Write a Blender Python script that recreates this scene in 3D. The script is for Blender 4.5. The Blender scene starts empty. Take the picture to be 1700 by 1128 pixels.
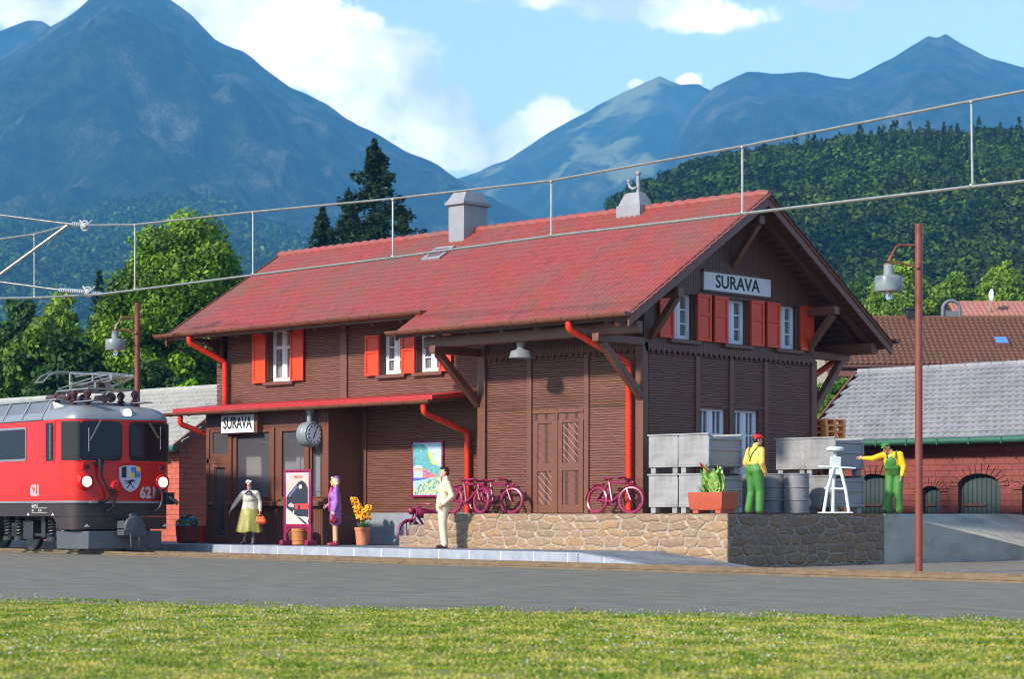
import bpy, bmesh, math, random
import numpy as np
from mathutils import Vector, Matrix, noise
from mathutils.geometry import tessellate_polygon
random.seed(7)
rad = math.radians
SC = bpy.context.scene
COL = SC.collection

# ------------------------------------------------------------------ camera, sky, sun, exposure
EYE = .95
CAMX, CAMY = 29.49, -35.0
RV = Vector((.7243, .6897, 0)); FV = Vector((-.6895, .7241, 0))
FPX, PCX, PHY = 3570., 850., 853.
cam_d = bpy.data.cameras.new("camera"); cam = bpy.data.objects.new("camera", cam_d); COL.objects.link(cam)
cam.location = (CAMX, CAMY, EYE); cam.rotation_euler = (rad(90), 0, rad(43.6))
cam_d.sensor_width = 36; cam_d.lens = 75.6; cam_d.shift_y = (853 - 564) / 1700.
cam_d.clip_start = .5; cam_d.clip_end = 30000
cam_d.dof.use_dof = True; cam_d.dof.focus_distance = 45; cam_d.dof.aperture_fstop = 3.2
SC.camera = cam
SC.view_settings.view_transform = 'Standard'; SC.view_settings.look = 'None'
SC.view_settings.gamma = 1; SC.view_settings.exposure = .72
SC.cycles.use_denoising = True; SC.cycles.filter_width = 1.1
SC.cycles.max_bounces = 8; SC.cycles.transparent_max_bounces = 12; SC.cycles.volume_bounces = 1

SUNDIR = Vector((.10, 1.0, -.60)).normalized()      # the way the light travels
sun_d = bpy.data.lights.new("sun", 'SUN'); sun = bpy.data.objects.new("sun", sun_d); COL.objects.link(sun)
sun_d.energy = 5.0; sun_d.angle = rad(3.5); sun_d.color = (1, .92, .78)
sun.rotation_euler = SUNDIR.to_track_quat('-Z', 'Y').to_euler()
SUN_EL = math.asin(-SUNDIR.z); SUN_AZ = math.atan2(-SUNDIR.x, -SUNDIR.y)

world = bpy.data.worlds.new("World"); SC.world = world; world.use_nodes = True
def build_world():
    nt = world.node_tree; N = nt.nodes; L = nt.links; N.clear()
    out = N.new('ShaderNodeOutputWorld'); bg = N.new('ShaderNodeBackground')
    sky = N.new('ShaderNodeTexSky'); sky.sky_type = 'NISHITA'; sky.sun_disc = False
    sky.sun_elevation = SUN_EL + rad(8); sky.sun_rotation = SUN_AZ; sky.altitude = 900; sky.air_density = 1.1; sky.dust_density = .6
    sky.ozone_density = 1.4
    tc = N.new('ShaderNodeTexCoord')
    def m(op, a, b=None, c=None, clamp=False):
        n = N.new('ShaderNodeMath'); n.operation = op; n.use_clamp = clamp
        for i, v in enumerate((a, b, c)):
            if v is None: continue
            if isinstance(v, (int, float)): n.inputs[i].default_value = v
            else: L.new(v, n.inputs[i])
        return n.outputs[0]
    def dot(vec):
        n = N.new('ShaderNodeVectorMath'); n.operation = 'DOT_PRODUCT'; L.new(tc.outputs['Generated'], n.inputs[0]); n.inputs[1].default_value = vec
        return n.outputs['Value']
    fwd = m('MAXIMUM', dot(FV), .05)
    u = m('DIVIDE', dot(RV), fwd); v = m('DIVIDE', dot((0, 0, 1)), fwd)
    cmb = N.new('ShaderNodeCombineXYZ'); L.new(u, cmb.inputs[0]); L.new(v, cmb.inputs[1])
    # big noise displaces the banks of cloud, fine noise frays their edges
    nz = N.new('ShaderNodeTexNoise'); nz.inputs['Scale'].default_value = 30; nz.inputs['Detail'].default_value = 9; nz.inputs['Roughness'].default_value = .66
    L.new(cmb.outputs[0], nz.inputs['Vector'])
    nb = N.new('ShaderNodeTexNoise'); nb.inputs['Scale'].default_value = 9; nb.inputs['Detail'].default_value = 3
    L.new(cmb.outputs[0], nb.inputs['Vector'])
    banks = [  # centre u, v, radius u, radius v : cumulus banks above the valley
        (-.086, .213, .040, .020), (-.125, .232, .050, .022), (-.055, .203, .022, .026), (-.062, .185, .030, .016),
        (-.028, .176, .026, .014), (-.01, .170, .030, .012), (.012, .180, .018, .012), (-.05, .168, .04, .010), (.02, .172, .02, .01), (-.075, .222, .02, .016), (-.05, .215, .016, .014), (-.03, .19, .012, .010),
        (.062, .236, .034, .009), (.09, .231, .03, .008), (.04, .243, .05, .009), (.150, .238, .014, .006),
        (-.228, .236, .026, .010), (-.20, .243, .034, .010), (-.115, .243, .05, .012), (.082, .201, .006, .004), (.057, .200, .006, .004)]
    acc = None
    for (cu, cv, ru, rv) in banks:
        a = m('DIVIDE', m('SUBTRACT', u, cu), ru); b = m('DIVIDE', m('SUBTRACT', v, cv), rv)
        d = m('SUBTRACT', 1.25, m('SQRT', m('ADD', m('MULTIPLY', a, a), m('MULTIPLY', b, b))))
        acc = d if acc is None else m('SMOOTH_MAX', acc, d, .25)
    f = m('ADD', acc, m('MULTIPLY', m('SUBTRACT', nz.outputs['Fac'], .5), 2.7))
    f = m('ADD', f, m('MULTIPLY', m('SUBTRACT', nb.outputs['Fac'], .5), .9))
    fac = m('MULTIPLY', m('SUBTRACT', f, .10), 2.3, clamp=True)
    sm = N.new('ShaderNodeMapRange'); sm.interpolation_type = 'SMOOTHSTEP'; L.new(fac, sm.inputs['Value'])
    # cloud colour: bright tops, faintly grey bellies
    cr = N.new('ShaderNodeValToRGB'); cr.color_ramp.elements[0].color = (3.9, 4.5, 5.2, 1); cr.color_ramp.elements[1].color = (8.6, 8.5, 8.4, 1)
    cr.color_ramp.elements[0].position = .40; cr.color_ramp.elements[1].position = .56
    nz2 = N.new('ShaderNodeTexNoise'); nz2.inputs['Scale'].default_value = 16; nz2.inputs['Detail'].default_value = 6
    L.new(cmb.outputs[0], nz2.inputs['Vector']); L.new(nz2.outputs['Fac'], cr.inputs[0])
    mx = N.new('ShaderNodeMix'); mx.data_type = 'RGBA'
    hs = N.new('ShaderNodeHueSaturation'); hs.inputs['Saturation'].default_value = .84; hs.inputs['Value'].default_value = 1.1; hs.inputs['Hue'].default_value = .494; L.new(sky.outputs[0], hs.inputs['Color'])
    L.new(sm.outputs[0], mx.inputs[0]); L.new(hs.outputs[0], mx.inputs[6]); L.new(cr.outputs[0], mx.inputs[7])
    L.new(mx.outputs[2], bg.inputs['Color']); bg.inputs['Strength'].default_value = .15
    L.new(bg.outputs[0], out.inputs['Surface'])
build_world()

# ------------------------------------------------------------------ helpers
def at(px, py, d):
    """A point at depth d metres from the lens plane, read off the photograph's 1700-pixel grid."""
    p = Vector((CAMX, CAMY, EYE)) + FV * d + RV * ((px - PCX) / FPX * d)
    p.z += (PHY - py) / FPX * d
    return p
def onY(px, y, z=None):
    a = (px - PCX) / FPX; r = (RV.x * a + FV.x, RV.y * a + FV.y); t = (y - CAMY) / r[1]
    return CAMX + t * r[0]
def S(r, g, b):
    f = lambda c: (c / 255 / 12.92) if c <= 10 else ((c / 255 + .055) / 1.055) ** 2.4
    return (f(r), f(g), f(b))

def root_of(o):
    while o.parent: o = o.parent
    return o
class MB:
    def __init__(s): s.v = []; s.f = []; s.mi = []; s.cur = 0; s.uv = None
    def add(s, vs, fs):
        n = len(s.v); s.v += [tuple(p) for p in vs]
        for f in fs: s.f.append(tuple(i + n for i in f)); s.mi.append(s.cur)
        return s
    def box(s, x0, y0, z0, x1, y1, z1):
        if x0 > x1: x0, x1 = x1, x0
        if y0 > y1: y0, y1 = y1, y0
        if z0 > z1: z0, z1 = z1, z0
        return s.add([(x0, y0, z0), (x1, y0, z0), (x1, y1, z0), (x0, y1, z0), (x0, y0, z1), (x1, y0, z1), (x1, y1, z1), (x0, y1, z1)],
                     [(3, 2, 1, 0), (4, 5, 6, 7), (0, 1, 5, 4), (1, 2, 6, 5), (2, 3, 7, 6), (3, 0, 4, 7)])
    def beam(s, a, b, w, h, up=(0, 0, 1)):
        a = Vector(a); b = Vector(b); d = (b - a).normalized(); up = Vector(up)
        sx = d.cross(up)
        if sx.length < 1e-4: sx = Vector((1, 0, 0))
        sx.normalize(); sz = sx.cross(d).normalized()
        vs = []
        for p in (a, b):
            for (i, j) in ((-1, -1), (1, -1), (1, 1), (-1, 1)): vs.append(p + sx * (w / 2 * i) + sz * (h / 2 * j))
        return s.add(vs, [(0, 1, 2, 3), (7, 6, 5, 4), (1, 0, 4, 5), (2, 1, 5, 6), (3, 2, 6, 7), (0, 3, 7, 4)])
    def prism(s, poly, fn, a, b):
        """poly: 2D outline; fn(u, v, w) -> 3D; extruded from w=a to w=b."""
        n = len(poly); vs = [fn(u, v, a) for u, v in poly] + [fn(u, v, b) for u, v in poly]
        fs = [(i, (i + 1) % n, n + (i + 1) % n, n + i) for i in range(n)]
        tri = tessellate_polygon([[Vector((u, v, 0)) for u, v in poly]])
        fs += [tuple(t) for t in tri] + [tuple(n + i for i in reversed(t)) for t in tri]
        return s.add(vs, fs)
    def panel(s, outer, holes, fn, a, b):
        loops = [outer] + list(holes); flat = [p for l in loops for p in l]; n = len(flat)
        vs = [fn(u, v, a) for u, v in flat] + [fn(u, v, b) for u, v in flat]
        tri = tessellate_polygon([[Vector((u, v, 0)) for u, v in l] for l in loops])
        fs = [tuple(t) for t in tri] + [tuple(n + i for i in reversed(t)) for t in tri]
        k = 0
        for l in loops:
            m_ = len(l)
            for i in range(m_): fs.append((k + i, k + (i + 1) % m_, n + k + (i + 1) % m_, n + k + i))
            k += m_
        return s.add(vs, fs)
    def tube(s, pts, r, n=10, closed=False, cap=True):
        pts = [Vector(p) for p in pts]; m_ = len(pts); rs = r if isinstance(r, (list, tuple)) else [r] * m_
        vs = []; prev = None
        for i, p in enumerate(pts):
            if closed: d = pts[(i + 1) % m_] - pts[i - 1]
            else: d = pts[min(i + 1, m_ - 1)] - pts[max(i - 1, 0)]
            d.normalize()
            if prev is None:
                up = Vector((0, 0, 1)) if abs(d.z) < .9 else Vector((1, 0, 0))
                sx = d.cross(up).normalized()
            else:
                sx = (prev - d * prev.dot(d)).normalized()
            prev = sx; sy = d.cross(sx)
            for k in range(n):
                t = 2 * math.pi * k / n
                vs.append(p + (sx * math.cos(t) + sy * math.sin(t)) * rs[i])
        fs = []
        for i in range(m_ if closed else m_ - 1):
            a = i * n; b = ((i + 1) % m_) * n
            for k in range(n): fs.append((a + k, a + (k + 1) % n, b + (k + 1) % n, b + k))
        if cap and not closed:
            fs.append(tuple(reversed(range(n)))); fs.append(tuple(range((m_ - 1) * n, m_ * n)))
        return s.add(vs, fs)
    def lathe(s, prof, c=(0, 0, 0), n=20, axis='z'):
        vs = []; c = Vector(c)
        for (r, h) in prof:
            for k in range(n):
                t = 2 * math.pi * k / n; a, b = r * math.cos(t), r * math.sin(t)
                vs.append(c + (Vector((a, b, h)) if axis == 'z' else Vector((h, a, b)) if axis == 'x' else Vector((b, h, a))))
        fs = []
        for i in range(len(prof) - 1):
            for k in range(n): fs.append((i * n + k, i * n + (k + 1) % n, (i + 1) * n + (k + 1) % n, (i + 1) * n + k))
        fs.append(tuple(reversed(range(n)))); fs.append(tuple(range((len(prof) - 1) * n, len(prof) * n)))
        return s.add(vs, fs)
    def ell(s, c, r, n=12, m_=8, rot=None):
        c = Vector(c); vs = []; fs = []
        for i in range(1, m_):
            ph = math.pi * i / m_
            for k in range(n):
                t = 2 * math.pi * k / n
                p = Vector((r[0] * math.sin(ph) * math.cos(t), r[1] * math.sin(ph) * math.sin(t), -r[2] * math.cos(ph)))
                vs.append(c + (rot @ p if rot else p))
        b = Vector((0, 0, -r[2])); t_ = Vector((0, 0, r[2]))
        vs.append(c + (rot @ b if rot else b)); vs.append(c + (rot @ t_ if rot else t_))
        nb = len(vs) - 2
        for i in range(m_ - 2):
            for k in range(n): fs.append((i * n + k, i * n + (k + 1) % n, (i + 1) * n + (k + 1) % n, (i + 1) * n + k))
        for k in range(n):
            fs.append((nb, (k + 1) % n, k)); fs.append((nb + 1, (m_ - 2) * n + k, (m_ - 2) * n + (k + 1) % n))
        return s.add(vs, fs)
    def cap(s, a, b, r0, r1, n=12):
        """a closed tapered capsule"""
        a = Vector(a); b = Vector(b); d = (b - a).normalized(); pts = []; rs = []
        for q in (80, 55, 28): pts.append(a - d * r0 * math.sin(rad(q))); rs.append(r0 * math.cos(rad(q)))
        pts.append(a); rs.append(r0); pts.append((a + b) / 2); rs.append((r0 + r1) / 2); pts.append(b); rs.append(r1)
        for q in (28, 55, 80): pts.append(b + d * r1 * math.sin(rad(q))); rs.append(r1 * math.cos(rad(q)))
        return s.tube(pts, rs, n)
    def build(s, name, mats, parent=None, bevel=0, smooth=True, local=False, fix=True, ang=38):
        me = bpy.data.meshes.new(name)
        vs = s.v
        if parent is not None and not local:
            off = root_of(parent).location; vs = [(x - off.x, y - off.y, z - off.z) for x, y, z in vs]
        me.from_pydata(vs, [], s.f)
        if not isinstance(mats, (list, tuple)): mats = [mats]
        for m_ in mats: me.materials.append(m_)
        if len(mats) > 1: me.polygons.foreach_set('material_index', s.mi)
        if fix:
            bm = bmesh.new(); bm.from_mesh(me); bmesh.ops.recalc_face_normals(bm, faces=bm.faces); bm.to_mesh(me); bm.free()
        if smooth:
            me.shade_smooth(); me.set_sharp_from_angle(angle=rad(ang))
        o = bpy.data.objects.new(name, me); COL.objects.link(o)
        if parent is not None: o.parent = parent
        if bevel:
            b = o.modifiers.new('bevel', 'BEVEL'); b.width = bevel; b.segments = 2; b.limit_method = 'ANGLE'; b.angle_limit = rad(40)
        return o
def tag(o, label=None, cat=None, group=None, kind=None):
    if label: o['label'] = label
    if cat: o['category'] = cat
    if group: o['group'] = group
    if kind: o['kind'] = kind
    return o
def thing(name, label, cat, loc=(0, 0, 0), rz=0, group=None):
    o = bpy.data.objects.new(name, None); COL.objects.link(o); o.location = loc; o.rotation_euler = (0, 0, rz)
    o.empty_display_size = .2
    return tag(o, label, cat, group)
def copy_tree(o, parent=None):
    c = o.copy(); COL.objects.link(c); c.parent = parent
    for ch in [x for x in bpy.data.objects if x.parent == o]: copy_tree(ch, c)
    return c
def quick(name, mat_, parent, fn, **k):
    b = MB(); fn(b); return b.build(name, mat_, parent, **k)

# ------------------------------------------------------------------ materials
class NT:
    def __init__(s, name):
        s.m = bpy.data.materials.new(name); s.m.use_nodes = True; s.t = s.m.node_tree; s.N = s.t.nodes; s.L = s.t.links
        s.b = s.N['Principled BSDF']; s.tc = s.N.new('ShaderNodeTexCoord')
    def lk(s, v, i):
        if isinstance(v, (int, float)): i.default_value = v
        elif isinstance(v, tuple): i.default_value = v if len(v) != 3 or i.type == 'VECTOR' else (*v, 1)
        else: s.L.new(v, i)
    def mp(s, scale=(1, 1, 1), src='Object', rot=(0, 0, 0)):
        n = s.N.new('ShaderNodeMapping'); n.inputs['Scale'].default_value = scale; n.inputs['Rotation'].default_value = rot
        s.L.new(s.tc.outputs[src], n.inputs[0]); return n.outputs[0]
    def noise(s, v, scale, detail=4, rough=.55, dist=0):
        n = s.N.new('ShaderNodeTexNoise'); n.inputs['Scale'].default_value = scale; n.inputs['Detail'].default_value = detail
        n.inputs['Roughness'].default_value = rough; n.inputs['Distortion'].default_value = dist; s.L.new(v, n.inputs['Vector']); return n.outputs['Fac']
    def ramp(s, v, stops):
        n = s.N.new('ShaderNodeValToRGB'); e = n.color_ramp.elements
        while len(e) < len(stops): e.new(.5)
        for k, (p, c) in enumerate(stops): e[k].position = p; e[k].color = (*c, 1) if len(c) == 3 else c
        s.L.new(v, n.inputs[0]); return n.outputs[0]
    def math(s, op, a, b=0, clamp=False):
        n = s.N.new('ShaderNodeMath'); n.operation = op; n.use_clamp = clamp; s.lk(a, n.inputs[0]); s.lk(b, n.inputs[1]); return n.outputs[0]
    def mix(s, f, a, b, mode='MIX'):
        n = s.N.new('ShaderNodeMix'); n.data_type = 'RGBA'; n.blend_type = mode; s.lk(f, n.inputs[0]); s.lk(a, n.inputs[6]); s.lk(b, n.inputs[7]); return n.outputs[2]
    def bump(s, h, strength=.5, dist=.01, nrm=None):
        n = s.N.new('ShaderNodeBump'); n.inputs['Strength'].default_value = strength; n.inputs['Distance'].default_value = dist
        s.lk(h, n.inputs['Height'])
        if nrm is not None: s.L.new(nrm, n.inputs['Normal'])
        return n.outputs[0]
    def out(s, col=None, rough=None, nrm=None, metal=None, spec=None):
        if col is not None: s.lk(col, s.b.inputs['Base Color'])
        if rough is not None: s.lk(rough, s.b.inputs['Roughness'])
        if nrm is not None: s.L.new(nrm, s.b.inputs['Normal'])
        if metal is not None: s.b.inputs['Metallic'].default_value = metal
        if spec is not None: s.b.inputs['Specular IOR Level'].default_value = spec
        return s.m
def sc_(c, k): return tuple(min(1, x * k) for x in c)
def plain(name, c, rough=.5, var=.12, scale=6, bump=.15, bscale=70, bdist=.004, metal=None, specks=0, stretch=(1, 1, 1), spec=.5, dirt=None, dirtamt=.5):
    n = NT(name); v = n.mp(stretch)
    col = n.ramp(n.noise(v, scale, 5), [(.3, sc_(c, 1 - var)), (.7, sc_(c, 1 + var))])
    if dirt:
        f = n.math('MULTIPLY', n.ramp(n.noise(v, scale * .45, 6, .62), [(.45, (0, 0, 0)), (.68, (1, 1, 1))]), dirtamt)
        col = n.mix(f, col, dirt)
    if specks:
        f = n.ramp(n.noise(v, 95, 2), [(.77 - specks * .02, (0, 0, 0)), (.80 - specks * .02, (1, 1, 1))])
        col = n.mix(f, col, (.62, .58, .55))
    nr = n.bump(n.noise(v, bscale, 3), bump, bdist) if bump else None
    rr = n.ramp(n.noise(v, scale * 2, 3), [(.3, (rough * .8,) * 3), (.7, (min(1, rough * 1.2),) * 3)])
    return n.out(col, rr, nr, metal, spec)
def planks(name, c, vertical=False, period=.055, dist=3.2, depth=.012):
    n = NT(name); s = n.N.new('ShaderNodeSeparateXYZ'); n.L.new(n.tc.outputs['Object'], s.inputs[0])
    al = n.math('ADD', s.outputs[0], s.outputs[1]); z = s.outputs[2]
    cm = n.N.new('ShaderNodeCombineXYZ')
    across, along = (al, z) if vertical else (z, al)
    n.L.new(across, cm.inputs[0]); n.L.new(n.math('MULTIPLY', along, .13 if not vertical else .05), cm.inputs[1])
    wv = n.N.new('ShaderNodeTexWave'); wv.wave_type = 'BANDS'; wv.bands_direction = 'X'; wv.wave_profile = 'SIN'
    wv.inputs['Scale'].default_value = .314 / period; wv.inputs['Distortion'].default_value = dist
    wv.inputs['Detail'].default_value = 3; wv.inputs['Detail Scale'].default_value = 2.4; n.L.new(cm.outputs[0], wv.inputs['Vector'])
    cm2 = n.N.new('ShaderNodeCombineXYZ'); n.L.new(n.math('MULTIPLY', across, 9), cm2.inputs[0]); n.L.new(along, cm2.inputs[1])
    fine = n.noise(cm2.outputs[0], 5, 6, .65)
    big = n.noise(n.mp(), 1.3, 4)
    col = n.ramp(fine, [(.3, sc_(c, .82)), (.7, sc_(c, 1.18))])
    col = n.mix(n.ramp(big, [(.4, (0, 0, 0)), (.7, (.55,) * 3)]), col, sc_((c[0] * 1.08, c[1] * 1.25, c[2] * 1.35), 1.15))
    groove = n.ramp(wv.outputs['Fac'], [(.0, (.0,) * 3), (.42, (1,) * 3)])
    col = n.mix(groove, sc_(c, .38), col)
    sp = n.ramp(n.noise(n.mp(), 80, 2), [(.755, (0, 0, 0)), (.79, (1, 1, 1))])
    col = n.mix(n.math('MULTIPLY', sp, .55), col, (.6, .55, .52))
    nr = n.bump(groove, .75, depth); nr = n.bump(fine, .35, .006, nr)
    return n.out(col, .48, nr)
WALLC = S(108, 65, 51)
M = {}
M['plank'] = planks('horizontal_plank_wall', WALLC)
M['board'] = planks('vertical_board_wall', sc_(WALLC, .92), True, .085, 1.0, .014)
M['trim'] = plain('brown_timber', S(106, 66, 52), .42, .1, 9, .25, 40, specks=1, stretch=(1, 1, 1))
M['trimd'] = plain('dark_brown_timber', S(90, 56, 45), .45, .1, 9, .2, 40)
M['gutter'] = plain('brown_gutter', S(118, 74, 58), .38, .1, 5, .1, 40, specks=1)
M['red'] = plain('orange_red_shutter', S(216, 62, 18), .4, .06, 6, .12, 90, specks=.4)
M['pipe'] = plain('red_downpipe', S(214, 54, 26), .3, .05, 4, .06, 50, specks=.5)
M['white'] = plain('white_window_frame', S(222, 224, 232), .45, .05, 8, .08, 60)
M['fascia'] = plain('red_canopy_edge', S(170, 42, 42), .4, .12, 7, .15, 60, specks=1)
M['plinth'] = plain('grey_blue_plinth', S(128, 134, 146), .6, .06, 3, .15, 80)
M['grey'] = plain('grey_plastic', S(138, 138, 146), .5, .08, 5, .2, 60, dirt=S(105, 102, 105), dirtamt=.3)
M['lgrey'] = plain('light_grey_metal', S(126, 132, 136), .35, .05, 5, .1, 60)
M['black'] = plain('black_rubber', S(28, 28, 30), .4, .1, 8, .1, 50)
M['sign'] = plain('sign_white', S(212, 212, 216), .5, .05, 12, .15, 120)
M['ink'] = plain('sign_ink', S(38, 36, 38), .6, .1, 20, 0)
def curtain_mat():
    n = NT('net_curtain'); v = n.mp((1, 1, .12))
    col = n.ramp(n.noise(v, 22, 4), [(.35, S(70, 68, 78)), (.6, S(140, 134, 140))])
    m_ = n.out(col, .7); n.b.inputs['Coat Weight'].default_value = .6; n.b.inputs['Coat Roughness'].default_value = .08; return m_
M['curtain'] = curtain_mat()
def glass_mat(name, tint, tr=.75, rough=.04):
    n = NT(name); g = n.N.new('ShaderNodeBsdfTransparent'); g.inputs[0].default_value = (*tint, 1)
    mx = n.N.new('ShaderNodeMixShader'); n.b.inputs['Base Color'].default_value = (.16, .15, .17, 1); n.b.inputs['Roughness'].default_value = rough
    n.b.inputs['Specular IOR Level'].default_value = .8
    mx.inputs[0].default_value = tr; n.L.new(n.b.outputs[0], mx.inputs[1]); n.L.new(g.outputs[0], mx.inputs[2])
    n.L.new(mx.outputs[0], n.N['Material Output'].inputs[0]); return n.m
M['glass'] = glass_mat('window_glass', (.95, .96, .98), .70, .12)
def roof_mat(name, c, worn, amt, rough=.42):
    n = NT(name); v = n.mp()
    col = n.ramp(n.noise(v, 5, 5), [(.3, sc_(c, .85)), (.7, sc_(c, 1.12))])
    st = n.noise(n.mp((1, .8, .8)), .55, 8, .7, .3)
    f = n.math('MULTIPLY', n.ramp(st, [(.42, (0, 0, 0)), (.66, (1, 1, 1))]), amt)
    col = n.mix(f, col, worn)
    f2 = n.ramp(n.noise(v, 2.2, 6, .7), [(.56, (0, 0, 0)), (.70, (.55,) * 3)])
    col = n.mix(f2, col, sc_(worn, .55))
    sp = n.ramp(n.noise(v, 60, 2), [(.74, (0, 0, 0)), (.78, (1, 1, 1))]); col = n.mix(n.math('MULTIPLY', sp, .5), col, (.65, .5, .48))
    return n.out(col, rough, n.bump(n.noise(v, 40, 4), .3, .006))
M['roof'] = roof_mat('red_roof_tiles', S(150, 64, 57), S(116, 82, 74), .85)
M['slate'] = roof_mat('grey_roof_tiles', S(140, 140, 144), S(104, 104, 108), .5, .4)
M['slate2'] = roof_mat('pale_grey_roof_tiles', S(160, 158, 152), S(138, 132, 124), .5, .45)
def brick_mat(name, c1, c2, mortar, bw=.42, rh=.16):
    n = NT(name); s = n.N.new('ShaderNodeSeparateXYZ'); n.L.new(n.tc.outputs['Object'], s.inputs[0])
    cm = n.N.new('ShaderNodeCombineXYZ'); n.L.new(n.math('ADD', s.outputs[0], s.outputs[1]), cm.inputs[0]); n.L.new(s.outputs[2], cm.inputs[1])
    b = n.N.new('ShaderNodeTexBrick'); n.L.new(cm.outputs[0], b.inputs['Vector']); b.inputs['Scale'].default_value = 1
    b.inputs['Brick Width'].default_value = bw; b.inputs['Row Height'].default_value = rh; b.inputs['Mortar Size'].default_value = .012
    b.inputs['Mortar Smooth'].default_value = .6; b.inputs['Bias'].default_value = 0
    b.inputs['Color1'].default_value = (*c1, 1); b.inputs['Color2'].default_value = (*c2, 1); b.inputs['Mortar'].default_value = (*mortar, 1)
    col = n.mix(.35, b.outputs['Color'], n.ramp(n.noise(n.mp(), 7, 5), [(.3, sc_(c1, .6)), (.7, sc_(c1, 1.5))]))
    nr = n.bump(n.math('SUBTRACT', 1, b.outputs['Fac']), .8, .02); nr = n.bump(n.noise(n.mp(), 30, 4), .3, .008, nr)
    return n.out(col, .6, nr)
M['brick'] = brick_mat('red_brick', S(128, 60, 52), S(112, 52, 46), S(92, 46, 42))
M['brick2'] = brick_mat('orange_brick', S(186, 92, 70), S(166, 78, 60), S(146, 78, 62), .40, .15)

def wallY(y, sgn=1): return lambda u, v, w: (u, y + w, v)
def wallX(x): return lambda u, v, w: (x + w, u, v)
def rect(a, b, c, d): return [(a, b), (c, b), (c, d), (a, d)]

def tile_roof(name, mat_, parent, P0, U, V, n_u, n_v, amp=.03, lift=.03, sub=5, scal=.0, jit=.004, keep=None, stagger=False, local=False):
    """P0: eave corner; U: one tile across; V: one tile up the slope. keep(i, j) drops tiles."""
    P0 = Vector(P0); U = Vector(U); V = Vector(V); Nn = U.cross(V).normalized()
    if Nn.z < 0: Nn = -Nn
    vs = []; fs = []; rnd = random.Random(5)
    for j in range(n_v):
        for i in range(n_u):
            if keep and not keep(i, j): continue
            o = P0 + U * (i + (.5 if stagger and j % 2 else 0)) + V * j; k = len(vs); e = rnd.uniform(-jit, jit)
            for (tv, hz) in ((0, lift), (0.02, lift), (1.08, 0)):
                for a in range(sub + 1):
                    tu = a / sub; h = amp * abs(math.sin(math.pi * tu)) ** .8
                    dv = -scal * math.sin(math.pi * tu) if tv < .5 else 0
                    base = -lift * 1.2 if (tv == 0 and hz == lift) else 0
                    vs.append(o + U * tu + V * (tv + dv) + Nn * (h + hz + base + e * (tv < .5)))
            w = sub + 1
            for r in range(2):
                for a in range(sub): fs.append((k + r * w + a, k + r * w + a + 1, k + (r + 1) * w + a + 1, k + (r + 1) * w + a))
    b = MB(); b.v = [tuple(p) for p in vs]; b.f = fs; b.mi = [0] * len(fs)
    return b.build(name, mat_, parent, fix=False, ang=50, local=local)

# ------------------------------------------------------------------ ground
def sheet(name, x0, y0, x1, y1, z, m_):
    b = MB(); b.add([(x0, y0, z), (x1, y0, z), (x1, y1, z), (x0, y1, z)], [(0, 1, 2, 3)])
    return tag(b.build(name, m_, None, smooth=False), kind='structure')
def asphalt_mat():
    n = NT('asphalt'); v = n.mp(rot=(0, 0, .13)); vs = n.mp((.45, 1, 1), rot=(0, 0, .13))
    col = n.ramp(n.noise(vs, 3.2, 7, .62), [(.32, S(92, 89, 80)), (.68, S(122, 117, 106))])
    p = n.ramp(n.noise(n.mp((.25, 1, 1), rot=(0, 0, .13)), .9, 4), [(.5, (0, 0, 0)), (.75, (.5,) * 3)])
    col = n.mix(p, col, S(118, 113, 104))
    g = n.ramp(n.noise(v, 60, 3), [(.62, (0, 0, 0)), (.74, (1, 1, 1))]); col = n.mix(n.math('MULTIPLY', g, .35), col, S(170, 166, 160))
    nr = n.bump(n.noise(v, 45, 5, .7), .6, .012); return n.out(col, .85, nr, spec=.3)
M['asphalt'] = asphalt_mat()
M['soil'] = plain('ground_soil', S(96, 104, 60), .9, .2, .3, .3, 8, .05)
M['bed'] = plain('track_bed', S(112, 104, 96), .9, .2, 3, .6, 20, .03)
sheet('ground', -9000, -9000, 9000, 9000, -.16, M['soil'])
sheet('track_bed', -60, -7.6, 60, 60, -.12, M['bed'])
RDIR = Vector((.9917, -.129, 0)); RN = Vector((.129, .9917, 0))
def rail_pt(s, off, z):      # off: metres beyond the nearer rail
    p = Vector((-14.87, -5.17, 0)) + RDIR * s + RN * off; p.z = z; return p
rb = MB(); a, b_ = rail_pt(-60, -.10, 0), rail_pt(90, -.10, 0); c, d = rail_pt(90, -13.4, 0), rail_pt(-60, -13.4, 0)
for p in (a, b_, c, d): p.z = 0
rb.add([a, b_, c, d, a - Vector((0, 0, .15)), b_ - Vector((0, 0, .15)), c - Vector((0, 0, .15)), d - Vector((0, 0, .15))], [(0, 1, 2, 3), (0, 4, 5, 1), (3, 2, 6, 7), (1, 5, 6, 2), (0, 3, 7, 4)])
tag(rb.build('asphalt_road', M['asphalt'], smooth=False), kind='structure')
M['rail'] = plain('rusty_rail', S(118, 98, 74), .55, .2, 6, .2, 50, dirt=S(70, 58, 46))
for k, off in enumerate((0, 1.06)):
    r = MB(); p0, p1 = rail_pt(-50, off, 0), rail_pt(80, off, 0)
    for (w, z0, z1) in ((.13, -.12, -.08), (.03, -.08, .03), (.07, .03, .08)):
        q0 = Vector(p0); q0.z = (z0 + z1) / 2; q1 = Vector(p1); q1.z = q0.z; r.beam(q0, q1, w, z1 - z0)
    if k == 0:
        q0 = Vector(rail_pt(-50, -.085, .012)); q1 = Vector(rail_pt(80, -.085, .012)); r.beam(q0, q1, .05, .03)
    tag(r.build('rail', M['rail']), ['rusty steel rail nearer the camera along the asphalt', 'rusty steel rail nearer the platform'][k], 'rail', 'rails of the railway track')

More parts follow.
